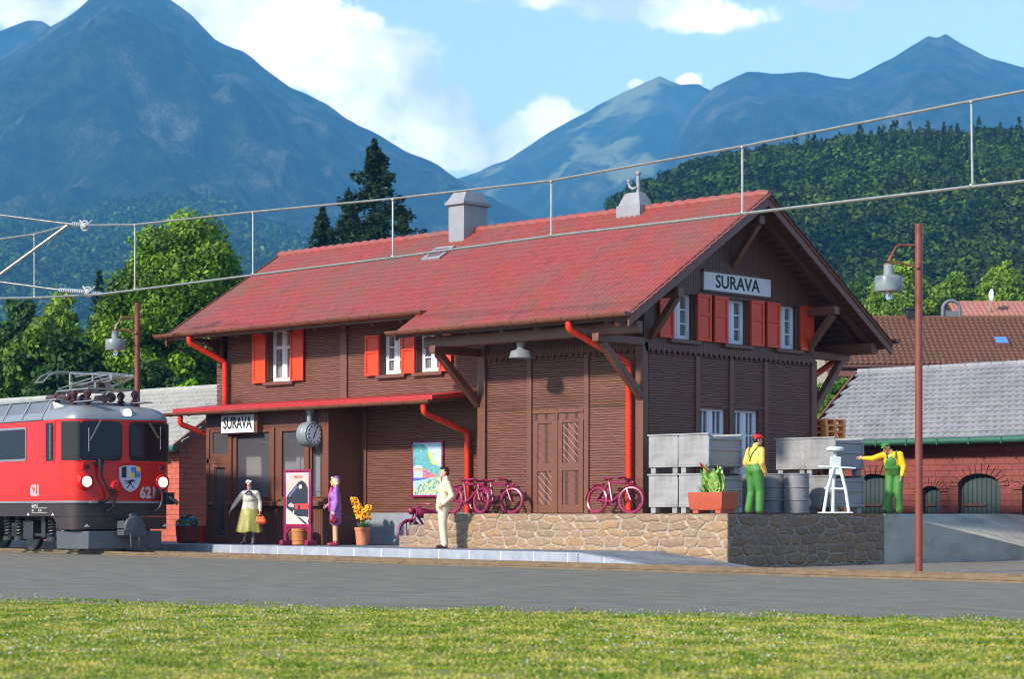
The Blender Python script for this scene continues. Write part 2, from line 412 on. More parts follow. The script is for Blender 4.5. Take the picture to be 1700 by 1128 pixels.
# platform: kerb of grey slabs that follows the track, ramp at its end
def plat_y(x): return -3.93 - .14 * (x + 3)
def platform():
    m_ = NT('platform_slabs'); n = m_; s = n.N.new('ShaderNodeSeparateXYZ'); n.L.new(n.tc.outputs['Object'], s.inputs[0])
    q = n.math('ABSOLUTE', n.math('SUBTRACT', n.math('FRACT', n.math('DIVIDE', s.outputs[0], 1.02)), .5))
    gr = n.ramp(q, [(.482, (0, 0, 0)), (.492, (1, 1, 1))])
    col = n.ramp(n.noise(n.mp(), 4, 5), [(.3, S(138, 144, 156)), (.7, S(160, 165, 178))])
    col = n.mix(n.ramp(n.noise(n.mp(), 1.4, 6, .7), [(.5, (0, 0, 0)), (.75, (.5,) * 3)]), col, S(110, 110, 116))
    col = n.mix(gr, col, S(205, 208, 216)); mt = n.out(col, .5, n.bump(n.noise(n.mp(), 50, 4), .3, .006))
    top = plain('platform_surface', S(112, 116, 124), .8, .15, 3, .6, 55, .012, dirt=S(72, 70, 72), dirtamt=.7)
    t = MB(); xs = [-26, 2.35]
    o = [(xs[0], plat_y(xs[0]) + .28), (xs[1], plat_y(xs[1]) + .28), (xs[1], .2), (xs[0], .2)]
    t.prism(o, lambda u, v, w: (u, v, w), -.12, .198)
    # end ramp
    x0, x1 = 2.35, 4.9
    t.add([(x0, plat_y(x0) + .28, .198), (x1, plat_y(x1) + .35, -.1), (x1, -2.2, -.1), (x0, -2.2, .198), (x0, plat_y(x0) + .28, -.12), (x0, -2.2, -.12)],
          [(0, 1, 2, 3), (0, 4, 1), (3, 2, 5), (0, 3, 5, 4), (1, 4, 5, 2)])
    p = tag(t.build('platform', top, smooth=False), kind='structure')
    k = MB(); y0, y1 = plat_y(xs[0]), plat_y(xs[1])
    k.prism([(xs[0], y0), (xs[1] - .05, y1), (xs[1], y1 + .05), (xs[1], y1 + .3), (xs[0], y0 + .3)], lambda u, v, w: (u, v, w), -.12, .205)
    y2 = plat_y(x1)
    k.add([(x0 + .01, y1, .2), (x1, y2 + .1, -.09), (x1, y2 + .34, -.09), (x0 + .01, y1 + .3, .2), (x0 + .01, y1, -.12), (x1, y2 + .1, -.12), (x1, y2 + .34, -.12), (x0 + .01, y1 + .3, -.12)],
          [(0, 1, 2, 3), (0, 4, 5, 1), (2, 6, 7, 3), (1, 5, 6, 2), (0, 3, 7, 4)])
    tag(k.build('kerb_slabs', mt, bevel=.012), kind='structure')
platform()

# ------------------------------------------------------------------ loading dock faced with irregular stone
def stone_mat():
    n = NT('dock_stone'); a = n.N.new('ShaderNodeVertexColor'); a.layer_name = 'stone'
    col = n.mix(n.ramp(n.noise(n.mp(), 14, 5), [(.3, (0, 0, 0)), (.75, (.6,) * 3)]), a.outputs[0], S(124, 100, 80), 'MIX')
    nr = n.bump(n.noise(n.mp(), 22, 5, .6), .35, .012)
    return n.out(col, .42, nr)
M['stone'] = stone_mat()
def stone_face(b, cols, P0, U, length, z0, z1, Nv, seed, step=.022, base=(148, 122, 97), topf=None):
    """relief of irregular stones built as real bulges; cols collects a colour per vertex"""
    P0 = Vector(P0); U = Vector(U); Nv = Vector(Nv); nu = int(length / step); nz = int((z1 - z0) / step); rnd = random.Random(seed)
    # jittered seeds in loose courses
    seeds = []; z = z0 - .1; row = 0
    while z < z1 + .25:
        h = rnd.uniform(.13, .21); x = -rnd.uniform(0, .4)
        while x < length + .4:
            w = rnd.uniform(.26, .62) * (1.15 if h > .18 else 1); seeds.append((x + w / 2, z + h / 2 + rnd.uniform(-.05, .05), w, h, rnd.random(), rnd.uniform(.8, 1.15))); x += w
        z += h; row += 1
    sx = np.array([s_[0] for s_ in seeds]); sz = np.array([s_[1] for s_ in seeds]); sw = np.array([s_[2] for s_ in seeds]); sh = np.array([s_[3] for s_ in seeds])
    n0 = len(b.v); tones = [base, (base[0] + 9, base[1] + 4, base[2] - 3), (base[0] - 8, base[1] - 6, base[2] - 3), (base[0] + 3, base[1] + 4, base[2] + 6)]
    for j in range(nz + 1):
        for i in range(nu + 1):
            u = i * length / nu; zz = z0 + (z1 - z0) * j / nz
            wu = u + .06 * noise.noise((u * 2.3 + seed, zz * 2.3, 1.)); wz = zz + .05 * noise.noise((u * 2.1, zz * 2.6 + seed, 7.))
            dd = ((wu - sx) / sw) ** 2 + ((wz - sz) / sh) ** 2; k = np.argpartition(dd, 1)[:2]
            k = k[np.argsort(dd[k])]; d0, d1 = dd[k[0]] ** .5, dd[k[1]] ** .5; e = (d1 - d0)
            t = min(1, e / .15); t = t * t * (3 - 2 * t); s_ = seeds[int(k[0])]
            h = .04 * t * s_[5] + .012 * noise.noise((u * 9, zz * 9, seed)) - .02
            if i in (0, nu) or j in (nz,): h = .02
            b.v.append(tuple(P0 + U * u + Vector((0, 0, zz)) + Nv * h))
            c = tones[int(s_[4] * 4) % 4]; m_ = (146, 124, 102); q = max(0, 1 - e / .05)
            cols.append(tuple((S(*[c[x] * (1 - q) + m_[x] * q for x in range(3)]))) + (1,))
    for j in range(nz):
        for i in range(nu):
            a = n0 + j * (nu + 1) + i; b.f.append((a, a + 1, a + nu + 2, a + nu + 1)); b.mi.append(0)
def dock():
    dk = thing('loading_dock', 'raised goods dock faced with tan irregular stone beside the station', 'loading dock', (0, 0, -.12))
    c = MB(); c.box(-4.5, -2.1, -.12, 3.90, -.003, .94)
    c.box(.003, -.003, -.12, 3.90, 3.2, .94); c.box(.003, 3.2, -.12, 1.2, 6.2, .94); c.box(-1.3, 6.2, -.12, .9, 8.5, .94)
    c.box(-4.95, -2.1, -.12, -4.5, -1.4, .70); c.box(-5.25, -2.1, -.12, -4.95, -1.4, .45)
    c.build('dock_core', plain('dock_top', S(150, 140, 130), .8, .12, 3, .4, 40, .01), dk, smooth=False)
    def face(name, args, kw):
        b = MB(); cols = []
        for a_ in args: stone_face(b, cols, *a_, **kw)
        o = b.build(name, M['stone'], dk, fix=False, ang=80)
        at_ = o.data.color_attributes.new('stone', 'FLOAT_COLOR', 'POINT'); at_.data.foreach_set('color', np.array(cols, dtype=np.float32).ravel())
    face('stone_front', [((-4.5, -2.1, 0), (1, 0, 0), 8.43, -.12, .945, (0, -1, 0), 3)], {})
    face('stone_side', [((3.90, -2.13, 0), (0, 1, 0), 5.33, -.12, .945, (1, 0, 0), 11)], dict(base=(116, 97, 78)))  # darker base: shade of the side face painted into its stones
    face('stone_steps', [((-4.98, -2.1, 0), (1, 0, 0), .48, -.12, .70, (0, -1, 0), 5), ((-5.28, -2.1, 0), (1, 0, 0), .30, -.12, .45, (0, -1, 0), 6),
                         ((-4.5, -2.1, 0), (0, 1, 0), .7, .69, .945, (-1, 0, 0), 8), ((-4.95, -2.1, 0), (0, 1, 0), .7, .44, .70, (-1, 0, 0), 8), ((-5.25, -2.1, 0), (0, 1, 0), .7, -.1, .45, (-1, 0, 0), 9)],
         dict(base=(140, 118, 102)))
dock()
def ramp():
    conc = plain('concrete_ramp', S(172, 166, 152), .75, .12, 2.5, .5, 30, .012, dirt=S(100, 96, 90), dirtamt=.6, stretch=(1, .6, 1))
    r = MB(); L = 11.1; n = 26; vs = []
    for i in range(n + 1):
        t = i / n; y = 3.22 + L * t
        zn = .94 - .139 * max(0, t * L - .25); zf = .938 - .05 * max(0, (t - .90)) / .1
        xn, xf = 3.93, .9 + .1 * t
        for k in range(7):
            q = k / 6; vs.append((xn + (xf - xn) * q, y, max(-.14, zn + (zf - zn) * q ** 1.15)))
    fs = [(i * 7 + k, i * 7 + k + 1, (i + 1) * 7 + k + 1, (i + 1) * 7 + k) for i in range(n) for k in range(6)]
    m0 = len(vs); vs += [(vs[i * 7][0], vs[i * 7][1], -.14) for i in range(n + 1)]
    fs += [(i * 7, (i + 1) * 7, m0 + i + 1, m0 + i) for i in range(n)]
    fs.append(tuple([k for k in range(7)]) + (m0,))
    r.add(vs, fs); o = r.build('concrete_ramp', conc, fix=True, ang=30)
    tag(o, 'grey concrete ramp falling away from the stone dock', 'ramp')
ramp()

# ------------------------------------------------------------------ the station
SL = .625; RY = 3.06; RZ = 7.97
def roof_z(y): return RZ - SL * abs(RY - y)
st = thing('station_building', 'dark brown timber railway station with red tiled roof and orange shutters', 'station', (-7, 3, 0))
WR = .22  # recess of the windows
wins_front = [(-12.55, -11.66, 4.28, 5.60, 'T'), (-8.36, -7.60, 4.28, 5.27, 'G'), (-7.11, -6.33, 4.28, 5.27, 'G')]
def station_walls():
    b = MB(); Yl = .2
    # upper left front wall, with real window openings; the wall runs up to the roof
    b.panel([(-14.4, 3.45), (-4.75, 3.45), (-4.75, roof_z(Yl) - .12), (-14.4, roof_z(Yl) - .12)], [rect(a, c, b_, d) for a, b_, c, d, _ in wins_front], wallY(Yl), 0, .3)
    b.box(-9.05, Yl, .96, -4.75, Yl + .25, 3.45); b.box(-14.4, 6.0, .2, -.2, 6.16, 5.9)
    b.build('front_wall', M['plank'], st)
    b = MB(); b.box(-9.4, Yl - .035, .198, -4.75, Yl + .24, .96); b.build('plinth', M['plinth'], st, bevel=.01)
    b = MB(); b.box(-4.75, 0, .2, 0, .2, 4.5); b.build('goods_shed_wall', M['plank'], st)
    b = MB(); b.box(-4.75, -.02, 4.42, .0, .0, roof_z(0) - .1); b.box(-4.75, 0, 4.5, 0, .2, roof_z(0) - .12)
    b.build('board_band', M['board'], st)
    gw = [(.92, 1.71, 4.73, 5.72), (2.81, 3.63, 4.73, 5.72), (4.73, 5.52, 4.73, 5.72)]
    gd = [(1.93, 2.88, .97, 3.26), (3.16, 4.07, .97, 3.26)]
    b = MB(); b.panel([(0, .2), (6.16, .2), (6.16, 4.5), (0, 4.5)], [rect(a, c, b_, d) for a, b_, c, d in gd], wallX(-.2), 0, .2)
    b.build('gable_lower_wall', M['plank'], st)
    b = MB(); g = .12
    b.panel([(0, 4.44), (6.16, 4.44), (6.16, roof_z(6.16) - g), (RY, RZ - g), (0, roof_z(0) - g)], [rect(a, c, b_, d) for a, b_, c, d in gw], wallX(-.22), 0, .25)
    b.build('gable_board_wall', M['board'], st)
    b = MB(); b.prism([(0.2, .2), (6.16, .2), (6.16, roof_z(6.16) - g), (RY, RZ - g), (.2, roof_z(.2) - g)], wallX(-14.4), 0, .2)
    # log-like end grain at the far left corner
    for k in range(17):
        z = 3.72 + k * .115
        if z < 5.5: b.box(-14.52, .11, z, -14.3, .3, z + .10)
    b.build('far_gable_wall', M['plank'], st)
    return gw, gd
gw, gd = station_walls()
def fringe(name, fn, L, z, n):
    """zigzag board edge"""
    b = MB(); w = L / n; poly = [(0, z + .14)]
    for i in range(n):
        poly += [(i * w, z), (i * w + w * .15, z), (i * w + w * .5, z - .10), (i * w + w * .85, z)]
    poly += [(L, z), (L, z + .14)]
    b.prism(poly, fn, 0, .03); b.build(name, M['board'], st)
fringe('zigzag_fringe', lambda u, v, w: (.03 + w, u, v), 6.16, 4.46, 34)
fringe('zigzag_fringe', lambda u, v, w: (-4.6 + u, -.02 - w, v), 4.6, 4.46, 26)
def posts():
    T = [(-.10, -.06, .2, .06, .14, 4.42, 'c')]
    def post(x0, y0, z0, x1, y1, z1): quick('wall_post', M['trim'], st, lambda b: b.box(x0, y0, z0, x1, y1, z1), bevel=.012)
    post(-.16, -.07, .94, .06, .12, 4.6); post(-4.86, -.08, .2, -4.62, .22, 5.6); post(-5.05, .1, .96, -4.87, .21, 5.5)
    for x in (-3.28, -1.58): post(x - .07, -.045, .94, x + .07, .01, 4.42)
    for y in (1.83, 3.03, 4.3): post(-.02, y - .07, .94, .045, y + .07, 4.40)
    post(-.1, 6.04, .94, .05, 6.24, 4.5)
    post(-9.80, .15, 3.72, -9.55, .2, 5.5); post(-9.04, .15, .96, -8.86, .2, 3.5)
    for x in (-4.69, -3.21): quick('wall_rail', M['trimd'], st, lambda b: b.box(x + .07, -.012, 3.26, x + 1.34, .005, 3.29))
    quick('wall_rail', M['trimd'], st, lambda b: b.box(-1.51, -.012, 3.26, -.16, .005, 3.29))
    for (a, c) in ((.06, 1.76), (4.37, 6.04)): quick('wall_rail', M['trimd'], st, lambda b: b.box(-.005, a, 3.24, .014, c, 3.27))
    for (a, c) in ((1.90, 2.96), (3.10, 4.23)): quick('wall_rail', M['trimd'], st, lambda b: b.box(-.005, a, 3.30, .02, c, 3.36))
posts()
def shutter(parent, fn, w, h):
    b = MB(); b.cur = 0
    def bx(u0, v0, w0, u1, v1, w1):
        P = [fn(u, v, q) for q in (w0, w1) for u, v in ((u0, v0), (u1, v0), (u1, v1), (u0, v1))]
        b.add(P, [(0, 3, 2, 1), (4, 5, 6, 7), (0, 1, 5, 4), (1, 2, 6, 5), (2, 3, 7, 6), (3, 0, 4, 7)])
    bx(.05, .05, .0, w - .05, h - .05, .03)
    for (a, c, d, e) in ((0, 0, .065, h), (w - .065, 0, w, h), (.065, 0, w - .065, .07), (.065, h - .07, w - .065, h), (.065, h * .55, w - .065, h * .55 + .06)): bx(a, c, -.001, d, e, .055)
    return b.build('shutter', M['red'], parent, bevel=.006)
def window(fn, u0, u1, v0, v1, style, recess=WR):
    """fn(u, v, out): out is metres proud of the wall face"""
    def bx(b, a, c, o0, d, e, o1):
        P = [fn(u, v, q) for q in (o0, o1) for u, v in ((a, c), (d, c), (d, e), (a, e))]
        b.add(P, [(0, 3, 2, 1), (4, 5, 6, 7), (0, 1, 5, 4), (1, 2, 6, 5), (2, 3, 7, 6), (3, 0, 4, 7)])
    r = -recess; f = MB(); t = .05
    bx(f, u0, v0, r, u0 + t, v1, r + .07); bx(f, u1 - t, v0, r, u1, v1, r + .07); bx(f, u0 + t, v0, r, u1 - t, v0 + t, r + .07); bx(f, u0 + t, v1 - t, r, u1 - t, v1, r + .07)
    um = (u0 + u1) / 2; bx(f, um - .045, v0 + t, r, um + .045, v1 - t, r + .075)
    for (a, c) in ((u0 + t, um - .045), (um + .045, u1 - t)):
        bx(f, a, v0 + t, r + .01, a + .05, v1 - t, r + .06); bx(f, c - .05, v0 + t, r + .01, c, v1 - t, r + .06)
        bx(f, a + .05, v0 + t, r + .01, c - .05, v0 + t + .05, r + .06)
        if style == 'T': vs = [v0 + (v1 - v0) * .66]
        elif style == 'D': vs = [v1 - .1 - (v1 - v0) * q for q in (.2, .4, .6)]
        else: vs = [v0 + (v1 - v0) * q for q in (.36, .67)]
        for q in vs: bx(f, a + .05, q - (.04 if style == 'T' else .018), r + .01, c - .05, q + (.04 if style == 'T' else .018), r + (.062 if style == 'T' else .05))
        if style == 'D': m_ = (a + c) / 2; bx(f, m_ - .014, v0 + t, r + .01, m_ + .014, v1 - t, r + .048)
    fr = f.build('window', M['white'], st, bevel=.004)
    p = MB(); bx(p, u0 + .02, v0 + .02, r - .02, u1 - .02, v1 - .02, r + .002); p.build('pane', M['curtain'], fr)
    if style != 'D':
        s_ = MB(); bx(s_, u0 - .12, v0 - .10, -.02, u1 + .12, v0 - .015, .10); s_.build('sill', M['trim'], fr, bevel=.012)
        c = MB(); bx(c, u0 - .02, v1 + .0, -.01, u1 + .02, v1 + .05, .035); bx(c, u0 - .035, v0, -.01, u0 - .002, v1, .03); bx(c, u1 + .002, v0, -.01, u1 + .035, v1, .03); c.build('casing', M['trimd'], fr, bevel=.005)
fY = lambda u, v, w: (u, .2 - w, v)
fX = lambda u, v, w: (.03 + w, u, v)
for (a, b_, c, d, sty) in wins_front: window(fY, a, b_, c, d, sty)
for (a, b_, c, d) in gw: window(fX, a, b_, c, d, 'G')
for (a, b_, c, d) in gd: window(lambda u, v, w: (w, u, v), a, b_, c, d, 'D', .16)
for (a, w, h) in ((-13.09, .51, 1.30), (-11.63, .5, 1.30), (-8.86, .49, .98), (-7.59, .46, .98), (-6.32, .42, .98)): shutter(st, lambda u, v, q: (a + u, .2 - .035 - q, 4.26 + v), w, h)
for a in (.44, 1.73, 2.33, 3.65, 4.25, 5.54): shutter(st, lambda u, v, q: (.03 + .03 + q, a + u, 4.72 + v), .48, 1.03)
def goods_door():
    d = MB(); d.box(-3.14, -.03, .94, -1.66, -.005, 3.26); dr = d.build('goods_door', planks('door_boards', sc_(WALLC, .95), True, .3, .6, .006), st)
    f = MB()
    for (a, c) in ((-3.14, -2.45), (-2.40, -1.66)):
        for (x0, x1) in ((a, a + .13), (c - .13, c)): f.box(x0, -.055, .96, x1, -.031, 3.0)
        for (z0, z1) in ((.96, 1.14), (1.88, 2.06), (2.94, 3.02)): f.box(a + .13, -.053, z0, c - .13, -.031, z1)
    f.box(-2.45, -.07, .94, -2.40, -.03, 3.22); f.box(-3.16, -.06, 3.16, -1.64, -.02, 3.24); f.build('door_frame', M['trim'], dr, bevel=.006)
    g = MB(); w = MB(); PALE = plain('pale_edge', S(160, 132, 120), .6)  # paler tone for thin diagonal strips on some door panels
    for (a, c) in ((-3.01, -2.58), (-2.27, -1.79)):
        for (z0, z1) in ((1.15, 1.87), (2.07, 2.93)):
            for k in range(-3, 9):
                z = z0 + k * .16 + .1; x0, x1, q0, q1 = a, c, z + .38 * (c - a) / .45, z - .0
                if q0 > z1: x0 = a + (q0 - z1) / (q0 - q1) * (c - a); q0 = z1
                if q1 < z0: x1 = c - (z0 - q1) / max(1e-3, (q0 - q1)) * (x1 - x0); q1 = z0
                if x1 - x0 < .06 or q0 <= q1: continue
                lit = (a < -2.5 and z1 < 2) or (a > -2.5 and z0 > 2)  # true for the two panels that get the paler strips
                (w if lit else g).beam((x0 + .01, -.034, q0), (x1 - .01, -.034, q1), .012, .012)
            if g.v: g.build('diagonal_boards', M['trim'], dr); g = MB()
            if w.v: w.build('pale_board_edges', PALE, dr); w = MB()
goods_door()
def roof():
    # boarded deck under the tiles
    EY, MY = -1.63, -.82; FY_ = 7.87; t0, t1 = .03, .13
    d = MB()
    def slab(x0, x1, ya, yb):
        za, zb = roof_z(ya), roof_z(yb)
        d.add([(x0, ya, za - t0), (x1, ya, za - t0), (x1, yb, zb - t0), (x0, yb, zb - t0), (x0, ya, za - t1), (x1, ya, za - t1), (x1, yb, zb - t1), (x0, yb, zb - t1)],
              [(0, 1, 2, 3), (7, 6, 5, 4), (0, 4, 5, 1), (1, 5, 6, 2), (2, 6, 7, 3), (3, 7, 4, 0)])
    slab(-5.9, .96, EY, RY); slab(-15.36, -5.9, MY, RY); slab(-15.36, .96, FY_, RY)
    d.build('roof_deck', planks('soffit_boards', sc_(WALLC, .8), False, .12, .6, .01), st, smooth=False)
    up = math.sqrt(1 + SL * SL); tw = .1605; nv = 22
    def slope(ye): L = (RY - ye); return Vector((0, 1, SL)) * (L / nv)
    Vv = slope(EY); nt = int(round((1.02 + 15.44) / tw)); x0 = -15.44
    jcut = int(math.ceil((MY - EY) / Vv.y - .35))
    def keep(i, j):
        x = x0 + (i + .5) * tw
        return j >= jcut or x > -5.9
    tile_roof('roof_tiles', M['roof'], st, (x0, EY, roof_z(EY) - .02), (tw, 0, 0), Vv, nt, nv, amp=.032, lift=.02, sub=5, keep=keep, jit=.003)
    Vb = Vector((0, -1, SL)) * ((FY_ - RY) / nv)
    tile_roof('roof_tiles', M['roof'], st, (x0, FY_, roof_z(FY_) - .02), (tw, 0, 0), Vb, nt, nv, amp=.032, lift=.02, sub=3, jit=.003)
    r = MB(); n = 50; w = 16.46 / n
    for i in range(n):
        a = -15.44 + i * w; r.tube([(a - .02, RY, RZ + .0), (a + .08, RY, RZ + .015), (a + w * .9, RY, RZ - .005), (a + w + .03, RY, RZ - .01)], [.105, .11, .088, .085], 12)
    r.build('ridge_tiles', M['roof'], st)
    # verge boards
    for x, s_ in ((1.0, 1), (-15.42, -1)):
        for (ya, yb) in (((EY if s_ > 0 else MY) - .02, RY), (FY_ + .02, RY)):
            za, zb = roof_z(ya), roof_z(yb); fn = lambda u, q, w_: (x + w_, u, q); v = MB()
            v.prism([(ya, za - .26), (ya, za + .015), (yb, zb + .015), (yb, zb - .26)], fn, -.025, .025)
            v.prism([(ya, za - .08), (ya, za + .05), (yb, zb + .05), (yb, zb - .08)], fn, .026 * s_, .055 * s_); v.build('verge_board', M['trim'], st, bevel=.008)
    v = MB()
    v.prism([(EY, roof_z(EY) - .2), (EY, roof_z(EY) + .01), (MY + .1, roof_z(MY + .1) + .01), (MY + .1, roof_z(MY + .1) - .2)], lambda u, q, w_: (-5.93 + w_, u, q), -.02, .02)
    v.build('verge_board', M['trim'], st, bevel=.008)
    # rafters showing under the eaves and the verge
    for x in np.arange(-15.0, 1.0, 1.0):
        ye = EY if x > -5.9 else MY
        for (ya, yb) in ((ye + .08, .1), (FY_ - .08, 6.1)):
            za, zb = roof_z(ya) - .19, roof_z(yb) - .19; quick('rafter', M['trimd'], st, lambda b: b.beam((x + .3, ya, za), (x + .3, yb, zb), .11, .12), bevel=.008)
    for x in (.62,):
        for (ya, yb) in ((EY + .05, RY), (FY_ - .05, RY)): quick('verge_rafter', M['trimd'], st, lambda b: b.beam((x, ya, roof_z(ya) - .21), (x, yb, roof_z(yb) - .21), .12, .17), bevel=.008)
    for y, z, L0, L1, h in ((RY, 7.42, -.3, .86, .2), (.23, 5.62, -.3, .86, .2), (5.89, 5.62, -.3, .86, .2), (-1.12, 4.80, -5.45, .86, .26), (7.4, 4.82, -13, .86, .26)):
        quick('purlin', M['trim'], st, lambda b: b.box(L0, y - .1, z - h / 2, L1, y + .1, z + h / 2), bevel=.02)
    for y, z, zb in ((RY, 7.34, 6.48), (.23, 5.52, 4.70), (5.89, 5.52, 4.72)):
        quick('brace', M['trim'], st, lambda b: b.beam((.02, y, zb), (.74, y, z), .14, .15, (0, 1, 0)), bevel=.015)
    for x in (-.02, -4.86):
        quick('bracket_arm', M['trim'], st, lambda b: b.box(x - .09, -1.52, 4.52, x + .09, .0, 4.70), bevel=.02)
        quick('brace', M['trim'], st, lambda b: b.beam((x, -.03, 3.42), (x, -1.33, 4.54), .16, .17, (1, 0, 0)), bevel=.02)
    quick('bracket_arm', M['trim'], st, lambda b: b.box(-.15, 6.1, 4.56, .04, 7.6, 4.74), bevel=.02)
    quick('brace', M['trim'], st, lambda b: b.beam((-.05, 6.18, 3.3), (-.05, 7.35, 4.58), .16, .17, (1, 0, 0)), bevel=.02)
    # scalloped bargeboard peeking out beneath the far left eave
    quick('eave_bracket', M['trimd'], st, lambda b: b.prism([(-.7, 5.45), (.15, 5.45), (.15, 4.95), (.05, 5.0), (.03, 5.12), (-.08, 5.14), (-.1, 5.24), (-.24, 5.26), (-.26, 5.34), (-.6, 5.36)], lambda u, v_, w_: (-14.42 + w_, u, v_), -.12, 0), bevel=.008)
    def gutter(name, x0, x1, y, z, r=.085):
        g = MB(); n = 8; sec = [(r * math.cos(math.pi + math.pi * k / n), r * math.sin(math.pi + math.pi * k / n)) for k in range(n + 1)]
        inn = [((r - .014) * math.cos(math.pi + math.pi * k / n), (r - .014) * math.sin(math.pi + math.pi * k / n)) for k in range(n, -1, -1)]
        g.prism(sec + inn, lambda u, v_, w_: (w_, y + u, z + v_), x0, x1)
        for x in (x0, x1 - .015): g.prism([(p, q) for p, q in sec], lambda u, v_, w_: (w_, y + u, z + v_), x, x + .015)
        o = g.build(name, M['gutter'], st)
        c = MB()
        for x in np.arange(x0 + .35, x1, .72):
            pts = [(x, y + (r + .006) * math.cos(math.pi * (1 + k / 8)), z + (r + .006) * math.sin(math.pi * (1 + k / 8))) for k in range(9)]
            c.tube(pts, .010, 6)
        c.build('clips', M['gutter'], o)
    gutter('gutter', -6.1, 1.06, -1.72, 5.06, .1); gutter('gutter', -15.75, -5.75, -.92, 5.58, .1); gutter('gutter', -15.6, 1.12, 7.98, 5.06, .1); gutter('gutter', -14.85, -5.05, -1.38, 3.50, .085)
    # skylight
    s_ = MB(); n_ = Vector((0, -SL, 1)).normalized() * .8; u_ = Vector((0, 1, SL)).normalized() * .78; c0 = Vector((-8.25, 2.02, roof_z(2.02)))
    def fr(a, b_, c_, d_, h0, h1):
        P = [c0 + Vector((x * .78, 0, 0)) + u_ * y_ + n_ * h for h in (h0, h1) for x, y_ in ((a, b_), (c_, b_), (c_, d_), (a, d_))]
        s_.add(P, [(0, 3, 2, 1), (4, 5, 6, 7), (0, 1, 5, 4), (1, 2, 6, 5), (2, 3, 7, 6), (3, 0, 4, 7)])
    fr(-.42, -.42, .42, -.30, 0, .08); fr(-.42, .30, .42, .42, 0, .08); fr(-.42, -.30, -.30, .30, 0, .08); fr(.30, -.30, .42, .30, 0, .08)
    k = s_.build('skylight', M['grey'], st, bevel=.01)
    s_ = MB(); fr(-.3, -.3, .3, .3, .03, .06); s_.build('pane', plain('skylight_pane', S(110, 70, 72), .25, .1, 5, 0), k)
def chimneys():
    c = MB(); x0, x1, y0, y1 = -8.50, -7.96, 2.60, 3.44
    c.box(x0, y0, 7.4, x1, y1, 8.62); o = c.build('chimney', M['grey'], st, bevel=.015)
    k = MB(); k.box(x0 - .07, y0 - .07, 8.60, x1 + .07, y1 + .07, 8.69)
    k.add([(x0 - .04, y0 - .04, 8.69), (x1 + .04, y0 - .04, 8.69), (x1 + .04, y1 + .04, 8.69), (x0 - .04, y1 + .04, 8.69), (x0 + .05, y0 + .14, 8.94), (x1 - .05, y0 + .14, 8.94), (x1 - .05, y1 - .14, 8.94), (x0 + .05, y1 - .14, 8.94)],
          [(0, 1, 5, 4), (1, 2, 6, 5), (2, 3, 7, 6), (3, 0, 4, 7), (4, 5, 6, 7), (3, 2, 1, 0)])
    k.build('chimney_cap', M['grey'], o, bevel=.01)
    c = MB(); x0, x1, y0, y1 = -3.12, -2.50, 2.84, 3.28
    c.box(x0 - .05, y0 - .05, 7.6, x1 + .05, y1 + .05, 8.08)
    c.add([(x0 - .02, y0 - .02, 8.08), (x1 + .02, y0 - .02, 8.08), (x1 + .02, y1 + .02, 8.08), (x0 - .02, y1 + .02, 8.08), (x0 + .1, y0 + .1, 8.38), (x1 - .1, y0 + .1, 8.38), (x1 - .1, y1 - .1, 8.38), (x0 + .1, y1 - .1, 8.38)],
          [(0, 1, 5, 4), (1, 2, 6, 5), (2, 3, 7, 6), (3, 0, 4, 7), (4, 5, 6, 7), (3, 2, 1, 0)])
    o = c.build('roof_vent', M['grey'], st, bevel=.012)
    p = MB(); x = -2.72; p.tube([(x, 3.06, 8.3), (x, 3.06, 8.78)], .048, 10); p.ell((x, 3.06, 8.83), (.066, .066, .06))
    p.tube([(x, 3.0, 8.5), (x - .09, 2.98, 8.47), (x - .18, 2.97, 8.52), (x - .21, 2.97, 8.60), (x - .21, 2.97, 8.64)], .032, 8); p.ell((x - .21, 2.97, 8.66), (.046, .046, .05))
    p.build('vent_pipe', M['grey'], o)
roof(); chimneys()
def downpipes():
    def pipe(pts, r=.075):
        b = MB(); P = [Vector(p) for p in pts]; q = [P[0]]
        for i in range(1, len(P) - 1):
            a = (P[i - 1] - P[i]).normalized() * .06; c = (P[i + 1] - P[i]).normalized() * .06
            q += [P[i] + a, P[i] + a * .3 + c * .3, P[i] + c]
        q.append(P[-1]); b.tube(q, r, 12); b.build('downpipe', M['pipe'], st)
    pipe([(-.62, -1.66, 5.0), (-.62, -1.66, 4.80), (-.27, -.14, 4.16), (-.27, -.14, .95)])
    pipe([(-14.42, -.86, 5.5), (-14.42, -.86, 5.32), (-14.12, .06, 4.86), (-14.12, .06, 3.6)])
    pipe([(-5.35, -1.3, 3.42), (-5.35, -1.3, 3.22), (-5.33, .08, 2.82), (-5.33, .08, .96)], .07)
    pipe([(-14.2, -1.32, 3.42), (-14.2, -1.32, 3.22), (-13.9, -.4, 2.88), (-13.9, -.4, .2)], .07)
    pipe([(-.3, 7.9, 5.0), (-.3, 7.9, 4.80), (-.3, 6.3, 4.05), (-.3, 6.3, .9)])
downpipes()
def canopy():
    b = MB(); fn = lambda u, v, w: (w, u, v)
    b.prism([(-1.30, 3.50), (-1.30, 3.61), (.2, 3.78), (.2, 3.66)], fn, -14.55, -5.08)
    b.build('canopy_roof', M['fascia'], st, bevel=.012)
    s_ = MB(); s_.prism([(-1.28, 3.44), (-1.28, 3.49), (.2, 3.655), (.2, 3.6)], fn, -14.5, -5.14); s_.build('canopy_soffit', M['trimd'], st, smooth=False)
canopy()
